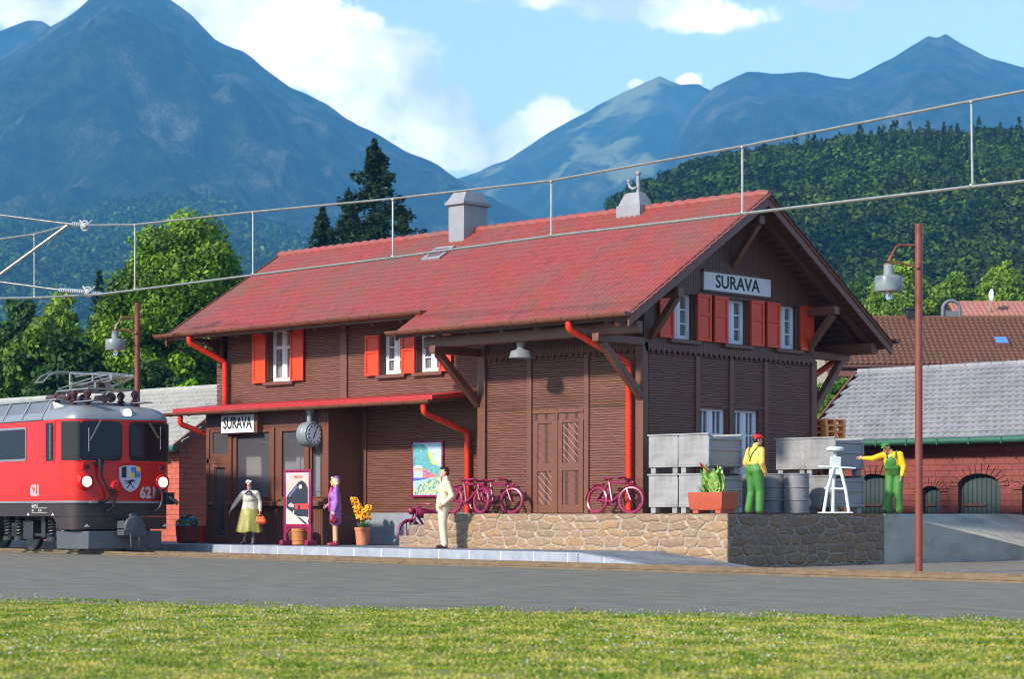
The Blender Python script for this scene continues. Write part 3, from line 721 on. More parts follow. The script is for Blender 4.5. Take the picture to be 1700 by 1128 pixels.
def porch():
    Y0 = -.9; b = MB()
    pn = [rect(-13.43, 2.44, -12.82, 3.0), rect(-13.30, .40, -12.86, 2.13), rect(-12.51, 1.32, -11.14, 3.0), rect(-10.77, 1.32, -9.84, 3.0), rect(-9.66, 1.32, -9.16 - .1, 3.0)]
    b.panel(rect(-13.69, .2, -9.03, 3.48), pn, wallY(Y0), 0, .14)
    b.build('porch_front', M['trim'], st, bevel=.006)
    for xx in (-9.15, -13.69): quick('porch_side_wall', M['trim'], st, lambda b: b.prism([(-.76, .2), (.2, .2), (.2, 3.56), (-.76, 3.48)], wallX(xx), 0, .12))
    for bb in ((-12.66, .28, -9.06, 1.1), (-12.6, 3.06, -9.1, 3.47), (-13.66, 3.06, -12.72, 3.47)): quick('porch_boards', M['board'], st, lambda b: b.box(bb[0], Y0 - .012, bb[1], bb[2], Y0 - .002, bb[3]))
    q = MB(); q.box(-12.78, Y0 - .14, 1.12, -9.0, Y0 - .0, 1.24); q.build('porch_sill', M['trim'], st, bevel=.015)
    g = MB()
    for p in pn[2:]:
        (a, c), (d, _), (_, e), _ = p; g.box(a, Y0 - .02, c, a + .05, Y0, e); g.box(d - .05, Y0 - .02, c, d, Y0, e); g.box(a + .05, Y0 - .02, e - .05, d - .05, Y0, e); g.box(a + .05, Y0 - .02, c, d - .05, Y0, c + .04)
    for x in (-12.68, -11.04, -9.75): g.box(x - .06, Y0 - .05, 1.24, x + .06, Y0 - .0, 3.06)
    g.box(-13.62, Y0 - .04, 2.2, -12.74, Y0, 2.34); g.box(-13.62, Y0 - .04, .2, -13.52, Y0, 3.06)
    g.build('porch_frames', M['trim'], st, bevel=.006)
    d = MB()
    for (a, c, e, f) in ((-13.5, .22, -13.34, 2.2), (-12.9, .22, -12.76, 2.2), (-13.34, .22, -12.9, .38), (-13.34, 2.1, -12.9, 2.2)): d.box(a, Y0 - .03, c, e, Y0 - .001, f)
    dr = d.build('porch_door', M['trim'], st, bevel=.008)
    h = MB(); h.tube([(-13.45, Y0 - .09, 1.2), (-13.33, Y0 - .09, 1.2)], .018, 8); h.tube([(-13.45, Y0 - .03, 1.2), (-13.45, Y0 - .09, 1.2)], .018, 8); h.build('handle', M['lgrey'], dr)
    for p in pn:
        (a, c), (d_, _), (_, e), _ = p; quick('porch_window_pane', M['glass'], st, lambda b: b.box(a, Y0 + .03, c, d_, Y0 + .045, e))
    # what can be seen through the glass
    i = MB(); i.box(-13.56, .12, .2, -9.15, .19, 3.5); i.build('waiting_room_wall', plain('waiting_room_wall', S(205, 196, 196), .8, .15, 2, .1), st)
    for (x0, x1, z0, z1, c) in ((-11.9, -11.2, 1.5, 2.35, S(205, 208, 214)), (-10.6, -10.0, 1.5, 2.5, S(195, 200, 214)), (-9.7, -9.3, 1.35, 2.2, S(180, 190, 215)), (-12.4, -12.0, 1.4, 2.6, S(120, 96, 80))):
        quick('notice_panel', plain('notice_panel', c, .6, .1, 3), st, lambda b: b.box(x0, .08, z0, x1, .115, z1))
    quick('counter', plain('counter_red', S(150, 40, 34), .5), st, lambda b: b.box(-13.4, -.5, .2, -13.0, -.2, 1.3))
    quick('ceiling_tube', plain('ceiling_tube', S(225, 225, 228), .5), st, lambda b: b.box(-12.3, -.35, 2.72, -9.4, -.3, 2.76))
porch()

# ------------------------------------------------------------------ lettering, signs, clock
def text_mb(s, size, fn, depth=.004, sx=1.0, align='CENTER', bold=0):
    """flat letters as mesh; fn maps (u, v, w)"""
    cu = bpy.data.curves.new('t', 'FONT'); cu.body = s; cu.size = size; cu.align_x = align; cu.align_y = 'CENTER'; cu.extrude = depth; cu.offset = bold; cu.resolution_u = 3
    o = bpy.data.objects.new('t', cu); COL.objects.link(o); bpy.context.view_layer.update()
    me = bpy.data.meshes.new_from_object(o.evaluated_get(bpy.context.evaluated_depsgraph_get()))
    b = MB(); b.add([fn(v.co.x * sx, v.co.y, v.co.z) for v in me.vertices], [tuple(p.vertices) for p in me.polygons])
    bpy.data.objects.remove(o); bpy.data.curves.remove(cu); bpy.data.meshes.remove(me); return b
def signs():
    s_ = thing('station_sign', 'white SURAVA board high on the end gable above the shutters', 'sign', (.04, 3.19, 5.85), group=None)
    quick('board', M['sign'], s_, lambda b: b.box(.035, 1.98, 5.86, .085, 4.40, 6.26), bevel=.006)
    quick('sign_frame', M['trimd'], s_, lambda b: (b.box(.03, 1.94, 6.262, .1, 4.44, 6.31), b.box(.03, 1.94, 5.82, .08, 4.44, 5.858)))
    text_mb('SURAVA', .40, lambda u, v, w: (.088 + w, 3.17 + u, 6.055 + v), sx=1.08, bold=.006).build('lettering', M['ink'], s_, smooth=False)
    s_ = thing('station_sign', 'small white SURAVA box sign under the red canopy left of the clock', 'sign', (-12.2, -1.0, 2.95))
    quick('sign_frame', M['trim'], s_, lambda b: b.box(-12.86, -1.08, 2.93, -11.45, -.91, 3.42), bevel=.01)
    quick('board', M['sign'], s_, lambda b: b.box(-12.83, -1.10, 2.95, -11.56, -1.085, 3.40), bevel=.004)
    text_mb('SURAVA', .40, lambda u, v, w: (-12.19 + u, -1.104 - w, 3.18 + v), sx=.74, bold=.006).build('lettering', M['ink'], s_, smooth=False)
signs()
def clock():
    cx, cy, cz = -9.45, -1.12, 2.84; R_ = .29
    c = thing('station_clock', 'round grey two-sided station clock hanging below the red canopy', 'clock', (cx, cy, cz))
    quick('clock_case', M['lgrey'], c, lambda b: b.lathe([(R_ * .86, -.17), (R_ * .97, -.165), (R_ * 1.02, -.14), (R_ * 1.0, -.06), (R_ * 1.07, -.03), (R_ * 1.07, .03), (R_ * 1.0, .06), (R_ * 1.02, .14), (R_ * .97, .165), (R_ * .84, .17)], (cx, cy, cz), 40, 'x'))
    quick('hanger', M['lgrey'], c, lambda b: (b.tube([(cx, cy, cz + .28), (cx, cy, cz + .60)], .07, 12), b.tube([(cx, cy, cz + .52), (cx, cy, cz + .62)], .11, 12)))
    for s_ in (1, -1):
        f = quick('clock_face', plain('clock_dial', S(244, 245, 246), .4, .03, 5, 0), c, lambda b: b.lathe([(.235, .165 * s_), (.235, .178 * s_)], (cx, cy, cz), 40, 'x'))
        k = MB(); x = cx + .183 * s_
        def hand(ang, l0, l1, w0, w1):
            d = Vector((0, math.sin(ang) * s_, math.cos(ang))); n_ = Vector((0, -d.z, d.y)); p = Vector((x, cy, cz))
            k.add([p + d * l0 - n_ * w0, p + d * l0 + n_ * w0, p + d * l1 + n_ * w1, p + d * l1 - n_ * w1, p + d * l0 - n_ * w0 + Vector((.004 * s_, 0, 0)), p + d * l0 + n_ * w0 + Vector((.004 * s_, 0, 0)), p + d * l1 + n_ * w1 + Vector((.004 * s_, 0, 0)), p + d * l1 - n_ * w1 + Vector((.004 * s_, 0, 0))],
                  [(0, 1, 2, 3), (7, 6, 5, 4), (0, 4, 5, 1), (1, 5, 6, 2), (2, 6, 7, 3), (3, 7, 4, 0)])
        for h in range(12): hand(math.pi * h / 6, .165, .22, .013, .013)
        for h in range(60): hand(math.pi * h / 30, .208, .222, .004, .004)
        x += .006 * s_; hand(rad(205), -.05, .13, .014, .010); x += .004 * s_; hand(rad(22), -.05, .205, .011, .007)
        k.build('hands_and_marks', M['ink'], f, smooth=False)
clock()
def wall_lamp():
    x, y = -2.62, -1.0
    w = thing('shed_lamp', 'grey metal lamp with flared shade hanging under the wide eave', 'lamp', (x, y, 4.4))
    quick('lamp_shade', M['lgrey'], w, lambda b: b.lathe([(.07, 4.72), (.11, 4.71), (.10, 4.66), (.085, 4.55), (.12, 4.51), (.20, 4.49), (.225, 4.47), (.26, 4.34), (.27, 4.33), (.24, 4.325), (.2, 4.40), (.05, 4.44)], (x, y, 0), 28))
    quick('mounting', M['trimd'], w, lambda b: (b.box(x - .06, y - .06, 4.715, x + .06, y + .06, 4.9), b.box(x - .04, y, 4.8, x + .04, -.02, 4.88)))
wall_lamp()
# ------------------------------------------------------------------ things on the dock and the platform
DZ = .95; PZ = .205
M['plum'] = plain('plum_plastic', S(134, 36, 72), .28, .06, 6, .06, 60)
M['crate'] = plain('grey_crate', S(146, 145, 148), .6, .10, 4, .45, 45, .010, dirt=S(96, 90, 84), dirtamt=.75)
M['drum'] = plain('grey_drum', S(128, 128, 132), .45, .1, 4, .3, 40, .006, dirt=S(88, 86, 86), dirtamt=.5)
M['terra'] = plain('terracotta', S(206, 130, 96), .55, .08, 5, .2, 50)
M['terra2'] = plain('deep_terracotta', S(170, 78, 54), .5, .08, 5, .25, 50)
M['dterra'] = plain('brown_red_planter', S(128, 56, 48), .55, .08, 5, .25, 50)
M['earth'] = plain('potting_soil', S(60, 44, 34), .9, .2, 20, .6, 60, .01)

def bicycle(label, loc, rz, lean=0, group='bicycles leaning on the station wall', steer=0):
    """heading +x, wheels standing on z=0"""
    r = thing('bicycle', label, 'bicycle', loc, rz, group); r.rotation_euler = (lean, 0, rz); r.scale = (.9, .9, .9)
    R_ = .315; wb = .53; m_ = M['plum']
    fc = Vector((wb, 0, R_)); rc = Vector((-wb, 0, R_)); bb = Vector((-.06, 0, .29)); sd = Vector((-.20, 0, .74)); hd = Vector((.36, 0, .72)); hl = Vector((.385, 0, .60))
    st_ = Matrix.Rotation(steer, 3, 'Z')
    def wheel(c, par, rot=None):
        b = MB(); pts = [Vector((R_ * math.cos(t) * .93, 0, R_ * math.sin(t) * .93)) for t in np.linspace(0, 2 * math.pi, 33)[:-1]]
        if rot: pts = [rot @ p for p in pts]
        b.tube([c + p for p in pts], .041, 8, closed=True); w = b.build('wheel', m_, par, local=True)
        h = MB(); ax = Vector((0, .05, 0)); ax = rot @ ax if rot else ax
        h.tube([c - ax, c + ax], .028, 10)
        h.build('hub', m_, w, local=True)
        s_ = MB()
        for k in range(10):
            t = math.pi * k / 5; p = Vector((math.cos(t), 0, math.sin(t))) * R_ * .92; p = rot @ p if rot else p; s_.tube([c, c + p], .0035, 4)
        s_.build('spokes', m_, w, local=True)
    wheel(rc, r); wheel(fc, r, st_)
    f = MB()
    for a, b_, w in ((bb, sd, .034), (sd, hd, .032), (bb, hl, .034), (hd, hl, .038), (rc, bb, .030), (rc + Vector((0, .04, 0)), sd, .023), (rc - Vector((0, .04, 0)), sd, .023), (rc + Vector((0, .045, 0)), bb + Vector((0, .04, 0)), .012)):
        f.tube([a, b_], w, 8)
    f.build('frame', m_, r, local=True)
    k = MB(); k.tube([hl + Vector((.0, .055, 0)), fc + st_ @ Vector((0, .055, 0))], .026, 8); k.tube([hl + Vector((.0, -.055, 0)), fc + st_ @ Vector((0, -.055, 0))], .026, 8); k.tube([hl + Vector((0, -.06, 0)), hl + Vector((0, .06, 0))], .016, 8)
    k.build('fork', m_, r, local=True)
    h = MB(); t = Vector((.345, 0, .80)); g = st_ @ Vector((0, .27, 0)); bk = st_ @ Vector((-.13, 0, .0))
    h.tube([hd, t], .016, 8); h.tube([t + g + bk, t + g * .6 + Vector((0, 0, .03)), t, t - g * .6 + Vector((0, 0, .03)), t - g + bk], [.040, .032, .032, .032, .040], 8)
    h.build('handlebar', m_, r, local=True)
    s_ = MB(); s_.ell((-.23, 0, .83), (.13, .075, .035)); s_.ell((-.30, 0, .83), (.065, .095, .04)); s_.tube([(-.2, 0, .72), (-.22, 0, .82)], .014, 8); s_.build('saddle', m_, r, local=True)
    for c, a0, a1 in ((rc, 20, 185), (fc, 25, 150)):
        b = MB(); rot = st_ if c is fc else Matrix.Identity(3); n = 14
        for i in range(n):
            t0, t1 = (rad(a0 + (a1 - a0) * q / n) for q in (i, i + 1))
            P = [c + rot @ Vector((math.cos(t_) * rr, y, math.sin(t_) * rr)) for t_ in (t0, t1) for rr, y in ((.345, -.035), (.365, 0), (.345, .035), (.338, 0))]
            b.add(P, [(0, 1, 5, 4), (1, 2, 6, 5), (2, 3, 7, 6), (3, 0, 4, 7)])
        b.build('mudguard', m_, r, local=True)
    b = MB(); b.box(-.72, -.065, .685, -.36, .065, .71); b.tube([(-.68, 0, .69), (-.52, .03, .34)], .009, 6); b.build('luggage_rack', m_, r, local=True)
    b = MB(); b.lathe([(.085, -.012), (.085, .012)], (-.06, .055, .29), 18, 'y'); b.tube([(-.06, .03, .29), (-.06, -.14, .18)], .012, 6); b.tube([(-.06, -.1, .18), (-.06, -.2, .18)], .02, 6); b.tube([(-.06, .07, .29), (-.03, .12, .41)], .012, 6); b.tube([(-.03, .1, .41), (-.03, .2, .41)], .02, 6)
    b.tube([(-.5, .06, .36), (-.06, .065, .375)], .010, 6); b.tube([(-.5, .06, .29), (-.06, .065, .205)], .010, 6)
    b.build('pedals_and_chain', m_, r, local=True)
    b = MB(); p = Vector((.47, 0, .73)); b.cap(p, p + Vector((.07, 0, 0)), .035, .045); b.tube([(.37, 0, .73), p], .01, 6); b.build('headlamp', m_, r, local=True)
    return r
bicycle('plum red bicycle standing alone between the goods door and the corner downpipe', (-.42, -.48, DZ), 0, rad(-7), steer=rad(20))
bicycle('plum red bicycle in front, overlapping the other one by the corner post', (-4.32, -.95, DZ), rad(-6), rad(-6), steer=rad(-4))
bicycle('plum red bicycle behind, its front wheel further right beside the shed post', (-3.92, -.50, DZ), rad(4), rad(-9), steer=rad(12))
def moped():
    r = thing('moped', 'plum red moped with rounded fuel tank half hidden behind the stone steps', 'moped', (-5.72, -.78, PZ - .005), rad(-104)); m_ = M['plum']; r.scale = (.92, .92, .96)
    for x in (.55, -.55):
        b = MB(); b.tube([(x + .29 * math.cos(t), 0, .31 + .29 * math.sin(t)) for t in np.linspace(0, 2 * math.pi, 29)[:-1]], .028, 8, closed=True); w = b.build('wheel', m_, r, local=True)
        h = MB(); h.lathe([(.07, -.05), (.09, 0), (.07, .05)], (x, 0, .31), 16, 'y')
        for k in range(8): h.tube([(x, 0, .31), (x + .28 * math.cos(k * .785), 0, .31 + .28 * math.sin(k * .785))], .005, 4)
        h.build('hub', m_, w, local=True)
    b = MB()
    for y in (-.07, .07): b.tube([(.55, y, .31), (.36, y, .86)], .022, 8); b.tube([(.58, y, .31), (.60, y, .62), (.42, y, .66)], .014, 8)
    b.build('fork', m_, r, local=True)
    b = MB(); b.cap((.26, 0, .80), (-.18, 0, .76), .13, .115, 16); b.build('fuel_tank', m_, r, local=True)
    b = MB(); b.tube([(.36, 0, .78), (.1, 0, .42), (-.2, 0, .36), (-.55, 0, .31)], .03, 8); b.tube([(-.2, 0, .7), (-.55, 0, .33)], .02, 8); b.cap((.05, 0, .42), (-.15, 0, .40), .11, .1); b.build('frame', m_, r, local=True)
    b = MB(); b.cap((-.22, 0, .83), (-.6, 0, .82), .08, .06); b.build('saddle', m_, r, local=True)
    b = MB(); b.tube([(.18, -.36, 1.0), (.30, -.22, 1.0), (.34, 0, .93), (.30, .22, 1.0), (.18, .36, 1.0)], [.026, .018, .018, .018, .026], 8); b.build('handlebar', m_, r, local=True)
    b = MB(); b.cap((.42, 0, .84), (.50, 0, .84), .07, .09); b.build('headlamp', m_, r, local=True)
    for a0, a1, x in ((20, 150, .55), (30, 190, -.55)):
        b = MB(); n = 12
        for i in range(n):
            t0, t1 = (rad(a0 + (a1 - a0) * q / n) for q in (i, i + 1))
            P = [Vector((x + math.cos(t_) * rr, y, .31 + math.sin(t_) * rr)) for t_ in (t0, t1) for rr, y in ((.33, -.05), (.35, 0), (.33, .05), (.325, 0))]
            b.add(P, [(0, 1, 5, 4), (1, 2, 6, 5), (2, 3, 7, 6), (3, 0, 4, 7)])
        b.build('mudguard', m_, r, local=True)
moped()

def crate_proto():
    w, d, h = .77, 1.10, .82
    r = thing('pallet_crate', 'x', 'crate', (0, 0, 0)); m_ = M['crate']
    b = MB(); t = .03; z0 = .13
    b.box(0, 0, z0, w, d, z0 + .04)
    lo = h - .07
    fn = lambda x: (lambda u, v, q: (x + q, u, v))
    b.prism([(0, z0 + .04), (w, z0 + .04), (w, h), (0, h)], lambda u, v, q: (u, q, v), 0, t)
    b.prism([(0, z0 + .04), (w, z0 + .04), (w, h), (0, h)], lambda u, v, q: (u, q, v), d - t, d)
    b.box(0, t, z0 + .04, t, d - t, h)
    b.prism([(t, z0 + .04), (d - t, z0 + .04), (d - t, lo + .03), (t, lo - .01)], fn(w - t), 0, t)
    b.build('crate_body', m_, r, local=True, bevel=.006)
    b = MB(); b.box(-.02, -.02, h - .035, w + .02, -.001, h); b.build('rim', m_, r, local=True, bevel=.005); b = MB(); b.box(-.02, d + .001, h - .035, w + .02, d + .02, h)
    b.build('rim', m_, r, local=True, bevel=.005)
    b = MB()
    for (z, q) in ((z0 + .02, .045), (.47, .045), (lo - .06, .035)): b.box(w + .001, .0, z, w + .03, d, z + q)
    for y in (0, d - .05): b.box(w + .001, y, z0, w + .022, y + .05, lo)
    b.build('side_ribs', m_, r, local=True, bevel=.005)
    for (x, y) in ((.03, .03), (w - .16, .03), (.03, d - .2), (w - .16, d - .2)): quick('foot', m_, r, lambda b: b.box(x, y, 0, x + .13, y + .17, z0), local=True, bevel=.01)
    return r
g1 = 'grey crates stacked at the corner downpipe'; g2 = 'grey crates stacked behind the drums'
spots = [(.62, -.55, 0, 'lower grey crate of the near stack, touching the station corner post', g1), (1.43, -.55, 0, 'lower grey crate behind the terracotta planter', g1),
         (.62, -.55, .82, 'upper grey crate of the near stack, beside the station corner post', g1), (1.43, -.55, .82, 'upper grey crate above and behind the terracotta planter', g1),
         (1.25, 3.02, 0, 'lower grey crate of the far stack, hidden behind two drums', g2), (2.02, 3.02, 0, 'lower grey crate behind the pale tripod stand', g2),
         (1.25, 3.02, .82, 'upper grey crate above the drums, with pallets behind its top', g2), (2.02, 3.02, .82, 'upper grey crate touched by the worker in the green cap', g2)]
proto = crate_proto()
for i, (x, y, z, lab, g) in enumerate(spots):
    o = proto if i == 0 else copy_tree(proto); o.location = (x, y, DZ + z + (.003 if z else 0)); o.rotation_euler = (0, 0, rad((i * 37 % 5 - 2) * .35)); tag(o, lab, 'crate', g)
def drum_proto():
    r = thing('steel_drum', 'x', 'drum'); prof = [(.27, 0), (.285, .01), (.285, .03), (.27, .04)]
    for z in (.28, .56): prof += [(.27, z - .02), (.288, z - .008), (.288, z + .008), (.27, z + .02)]
    prof += [(.27, .82), (.285, .825), (.285, .845), (.262, .85), (.262, .83)]
    b = MB(); b.lathe(prof, (0, 0, 0), 28); b.build('drum_shell', M['drum'], r, local=True)
    b = MB(); b.lathe([(.03, .83), (.03, .85)], (.15, .05, 0), 12); b.build('bung', M['drum'], r, local=True); return r
dp = drum_proto()
for i, (x, y, lab) in enumerate(((2.36, 2.25, 'grey ribbed drum rightmost of the three, next to the tripod stand'), (1.80, 2.22, 'grey ribbed drum in the middle of the three'), (1.22, 2.3, 'grey ribbed drum leftmost, behind the worker in the red cap'))):
    o = dp if i == 0 else copy_tree(dp); o.location = (x, y, DZ); o.rotation_euler = (0, 0, i * 1.1); tag(o, lab, 'drum', 'grey drums on the dock')
M['pallet'] = plain('pallet_wood', S(240, 160, 92), .6, .1, 8, .3, 50)
def pallet_proto():
    r = thing('wooden_pallet', 'x', 'pallet'); W = D = .80
    for nm, z0, z1, k in (('bottom_deck', 0, .02, 3), ('top_deck', .125, .147, 6)):
        quick(nm, M['pallet'], r, lambda b: [b.box(i * (W - .1) / (k - 1), 0, z0, i * (W - .1) / (k - 1) + .1, D, z1) for i in range(k)] + [b.box(0, y, .1 if z0 else .0201, W, y + .1, .124 if z0 else .0212) for y in (0, D / 2 - .05, D - .1)], local=True)
    quick('blocks', M['pallet'], r, lambda b: [b.box(x, y, .0215, x + .14, y + .1, .0995) for y in (0, D / 2 - .05, D - .1) for x in (0, W / 2 - .07, W - .14)], local=True)
    return r
pp = pallet_proto(); rnd = random.Random(2)
for i in range(15):
    lab = {14: 'topmost orange wooden pallet of the tall stack showing past the station corner', 13: 'orange wooden pallet second from the top of the tall stack by the station corner', 12: 'orange wooden pallet third from the top of the tall stack by the station corner'}.get(i, 'orange wooden pallet low in the tall stack, hidden behind the far crates')
    o = pp if i == 0 else copy_tree(pp); o.location = (-.86 + rnd.uniform(-.015, .015), 6.75, DZ + .1495 * i - .008); o.rotation_euler = (0, 0, rad(rnd.uniform(-1.5, 1.5))); tag(o, lab, 'pallet', 'wooden pallets stacked behind the far crates')
def tripod_stand():
    m_ = plain('pale_plastic', S(205, 212, 210), .35, .05, 6, .1); r = thing('tripod_stand', 'pale grey tripod stand with round head and cross bars in front of the crates', 'stand', (3.53, 2.0, DZ), rad(46))
    quick('base_plate', m_, r, lambda b: b.box(-.33, -.26, 0, .33, .26, .03), local=True, bevel=.01)
    quick('head', m_, r, lambda b: (b.lathe([(.13, 1.29), (.185, 1.31), (.19, 1.35), (.16, 1.38), (.06, 1.39)], n=24), b.tube([(0, 0, 1.16), (0, 0, 1.3)], .035, 10)), local=True)
    quick('body', m_, r, lambda b: b.prism([(-.13, .80), (.10, .80), (.12, 1.18), (-.10, 1.18)], lambda u, v, q: (u, q, v), -.045, .045), local=True, bevel=.012)
    for x0, y0, x1, y1 in ((-.03, -.03, -.27, -.18), (.09, -.03, .25, -.18), (.0, .04, .0, .24)): quick('leg', m_, r, lambda b: b.tube([(x0, y0, .98), ((x0 * .35 + x1 * .65), (y0 * .35 + y1 * .65), .5), (x1, y1, .03)], [.035, .034, .036], 10), local=True)
    quick('cross_bar', m_, r, lambda b: b.beam((-.36, -.05, .98), (.42, -.05, .94), .035, .035), local=True, bevel=.006)
    quick('cross_bar', m_, r, lambda b: b.beam((-.24, -.10, .52), (.22, -.10, .51), .04, .04), local=True, bevel=.006)
tripod_stand()

# ---- plants
def leafmat(name, c1, c2, rough=.5):
    n = NT(name); g = n.N.new('ShaderNodeObjectInfo'); col = n.ramp(n.noise(n.mp(), 16, 3), [(.35, c1), (.65, c2)]); m_ = n.out(col, rough)
    n.b.inputs['Subsurface Weight'].default_value = 0; return m_
def blade(b, p, d, L, w, bend=.3, n=4):
    p = Vector(p); d = Vector(d).normalized(); s_ = d.cross(Vector((0, 0, 1)))
    s_ = s_.normalized() if s_.length > .05 else Vector((1, 0, 0)); vs = []; out_ = Vector((d.x, d.y, 0))
    for i in range(n + 1):
        t = i / n; c = p + d * L * t + out_ * (bend * L * t * t) - Vector((0, 0, bend * L * t * t * .6)); ww = w * math.sin(math.pi * min(.98, .12 + .86 * t)) * .5
        vs += [c - s_ * ww, c + Vector((0, 0, -ww * .25)), c + s_ * ww]
    fs = []
    for i in range(n): a = i * 3; fs += [(a, a + 1, a + 4, a + 3), (a + 1, a + 2, a + 5, a + 4)]
    b.add(vs, fs)
def box_planter():
    r = thing('flower_trough', 'orange terracotta trough of broad green leaves and one red flower on the dock edge', 'planter', (2.56, -1.62, DZ))
    b = MB(); w, d = .82, .50
    P = [(.04, .03, .06), (w - .04, .03, .06), (w - .04, d - .03, .06), (.04, d - .03, .06), (0, 0, .12), (w, 0, .12), (w, d, .12), (0, d, .12), (-.02, -.02, .42), (w + .02, -.02, .42), (w + .02, d + .02, .42), (-.02, d + .02, .42), (.03, .03, .42), (w - .03, .03, .42), (w - .03, d - .03, .42), (.03, d - .03, .42), (.03, .03, .36), (w - .03, .03, .36), (w - .03, d - .03, .36), (.03, d - .03, .36)]
    fs = [(0, 3, 2, 1), (16, 17, 18, 19)]
    for a in range(0, 16, 4):
        for k in range(4): fs.append((a + k, a + (k + 1) % 4, a + 4 + (k + 1) % 4, a + 4 + k))
    b.add(P, fs); b.build('trough', M['terra2'], r, local=True, bevel=.008)
    quick('soil', M['earth'], r, lambda b: b.box(.035, .035, .355, w - .035, d - .035, .38), local=True)
    for x in (.06, w - .2): quick('foot', M['terra2'], r, lambda b: b.box(x, .04, 0, x + .14, d - .04, .065), local=True, bevel=.008)
    rnd = random.Random(3); lm = [leafmat('broad_leaf', S(80, 140, 60), S(190, 214, 110)), leafmat('dark_leaf', S(38, 70, 40), S(90, 130, 70))]
    for k in range(2):
        b = MB()
        for i in range(16 if k == 0 else 34):
            a = rnd.uniform(0, 6.28); t = rnd.uniform(.1, .62) if k == 0 else rnd.uniform(.5, 1.2)
            blade(b, (w / 2 + rnd.uniform(-.22, .22), d / 2 + rnd.uniform(-.1, .1), .37), (math.cos(a) * t, math.sin(a) * t * .7, 1), rnd.uniform(.42, .70) if k == 0 else rnd.uniform(.15, .34), rnd.uniform(.14, .22) if k == 0 else .03, .15, 6)
        b.build('leaves', lm[k], r, local=True, fix=False)
    b = MB()
    for i in range(9): blade(b, (w / 2 - .20 + .02 * i, d / 2 - .1, .92 - .012 * i), (rnd.uniform(-1, .3), rnd.uniform(-.5, .5), rnd.uniform(.3, 1)), .13, .05, .1)
    b.tube([(w / 2 - .03, d / 2, .37), (w / 2 - .06, d / 2, .82)], .008, 5); b.build('flower', plain('red_petal', S(176, 30, 24), .4), r, local=True, fix=False)
box_planter()
def round_pot(name, label, loc, r0, r1, h, m_, cat='flower pot'):
    r = thing(name, label, cat, loc)
    quick('pot', m_, r, lambda b: b.lathe([(r0 * .96, 0), (r0, .015), (r1 * .93, h * .80), (r1, h * .81), (r1 * 1.03, h), (r1 * .9, h), (r1 * .88, h * .86)], n=28), local=True)
    quick('soil', M['earth'], r, lambda b: b.lathe([(.01, h * .84), (r1 * .9, h * .84), (r1 * .9, h * .86), (.01, h * .88)], n=20), local=True); return r
def yellow_pot():
    r = round_pot('flower_pot', 'terracotta pot of yellow and orange flower spikes beside the grey plinth', (-8.12, -.62, PZ - .004), .155, .195, .42, M['terra'])
    rnd = random.Random(9); b = MB()
    for i in range(46):
        a = rnd.uniform(0, 6.28); t = rnd.uniform(.3, 1.3); blade(b, (rnd.uniform(-.08, .08), rnd.uniform(-.08, .08), .38), (math.cos(a) * t, math.sin(a) * t, 1), rnd.uniform(.15, .27), rnd.uniform(.07, .11), .3)
    b.build('leaves', leafmat('grey_green_leaf', S(96, 134, 92), S(176, 200, 160)), r, local=True, fix=False)
    lean = Vector((-.7243, -.6897, 0)) * .9
    for c, nn, nm in ((S(250, 176, 12), 330, 'yellow_petal'), (S(226, 196, 50), 70, 'lime_petal'), (S(236, 120, 80), 26, 'salmon_petal')):
        b = MB()
        for i in range(nn):
            q = rnd.choice((0, 0, 1, 2)); t = rnd.random(); ax = [Vector((0, 0, 0)) + lean * .24 * t, RV * .16 * t, RV * .05 - FV * .06][q]; top = [.52, .34, .26][q]
            rr = (.16 if q == 0 else .15) * (1 - .5 * t); a = rnd.uniform(0, 6.28); e = rnd.random() ** .5
            b.ell(Vector((math.cos(a) * rr * e, math.sin(a) * rr * e, .60 + top * t)) + ax, (.030, .030, .026), 6, 4)
        b.build('flowers', plain(nm, c, .5, .1, 10, 0), r, local=True, fix=False)
    b = MB()
    for i in range(10): a = i * .63; b.tube([(.04 * math.cos(a), .04 * math.sin(a), .36), (.07 * math.cos(a), .07 * math.sin(a), .7)], .007, 5)
    b.build('stems', leafmat('stem_green', S(110, 140, 60), S(150, 170, 80)), r, local=True)
yellow_pot()
def hex_planter():
    r = thing('hexagonal_planter', 'brown red hexagonal planter of blue flowers beside the porch door', 'planter', (onY(311, -1.42), -1.42, PZ - .005), rad(20))
    quick('pot', M['dterra'], r, lambda b: b.lathe([(.26, 0), (.30, .06), (.335, .43), (.30, .43), (.29, .38)], n=6), local=True, bevel=.012, smooth=False)
    quick('soil', M['earth'], r, lambda b: b.lathe([(.01, .37), (.28, .37), (.28, .385), (.01, .39)], n=6), local=True)
    rnd = random.Random(4); b = MB()
    for i in range(130):
        a = rnd.uniform(0, 6.28); t = rnd.uniform(0, 1.1); q = rnd.uniform(0, .2); blade(b, (q * math.cos(a), q * math.sin(a), .38), (math.cos(a) * t, math.sin(a) * t, 1), rnd.uniform(.18, .42), .022, .25)
    b.build('grass_leaves', leafmat('yellow_green_blade', S(100, 130, 50), S(190, 190, 90)), r, local=True, fix=False)
    for nm, c, k in (('blue_flower', S(40, 96, 160), 34), ('pale_blue_flower', S(86, 168, 200), 20), ('dark_leaf_bud', S(30, 74, 66), 26)):
        b = MB()
        for i in range(k):
            a = rnd.uniform(0, 6.28); q = rnd.random() ** .5 * .27; b.ell((q * math.cos(a), q * math.sin(a), .50 + rnd.uniform(-.08, .18) * (1.3 - q * 2)), (.034, .034, .04), 7, 5)
        b.build('flowers', plain(nm, c, .5), r, local=True, fix=False)
hex_planter()
round_pot('flower_pot', 'bright red round pot between the hexagonal planter and the porch', (onY(334, -.55), -.55, PZ - .005), .15, .19, .43, plain('bright_red_pot', S(204, 48, 32), .4))
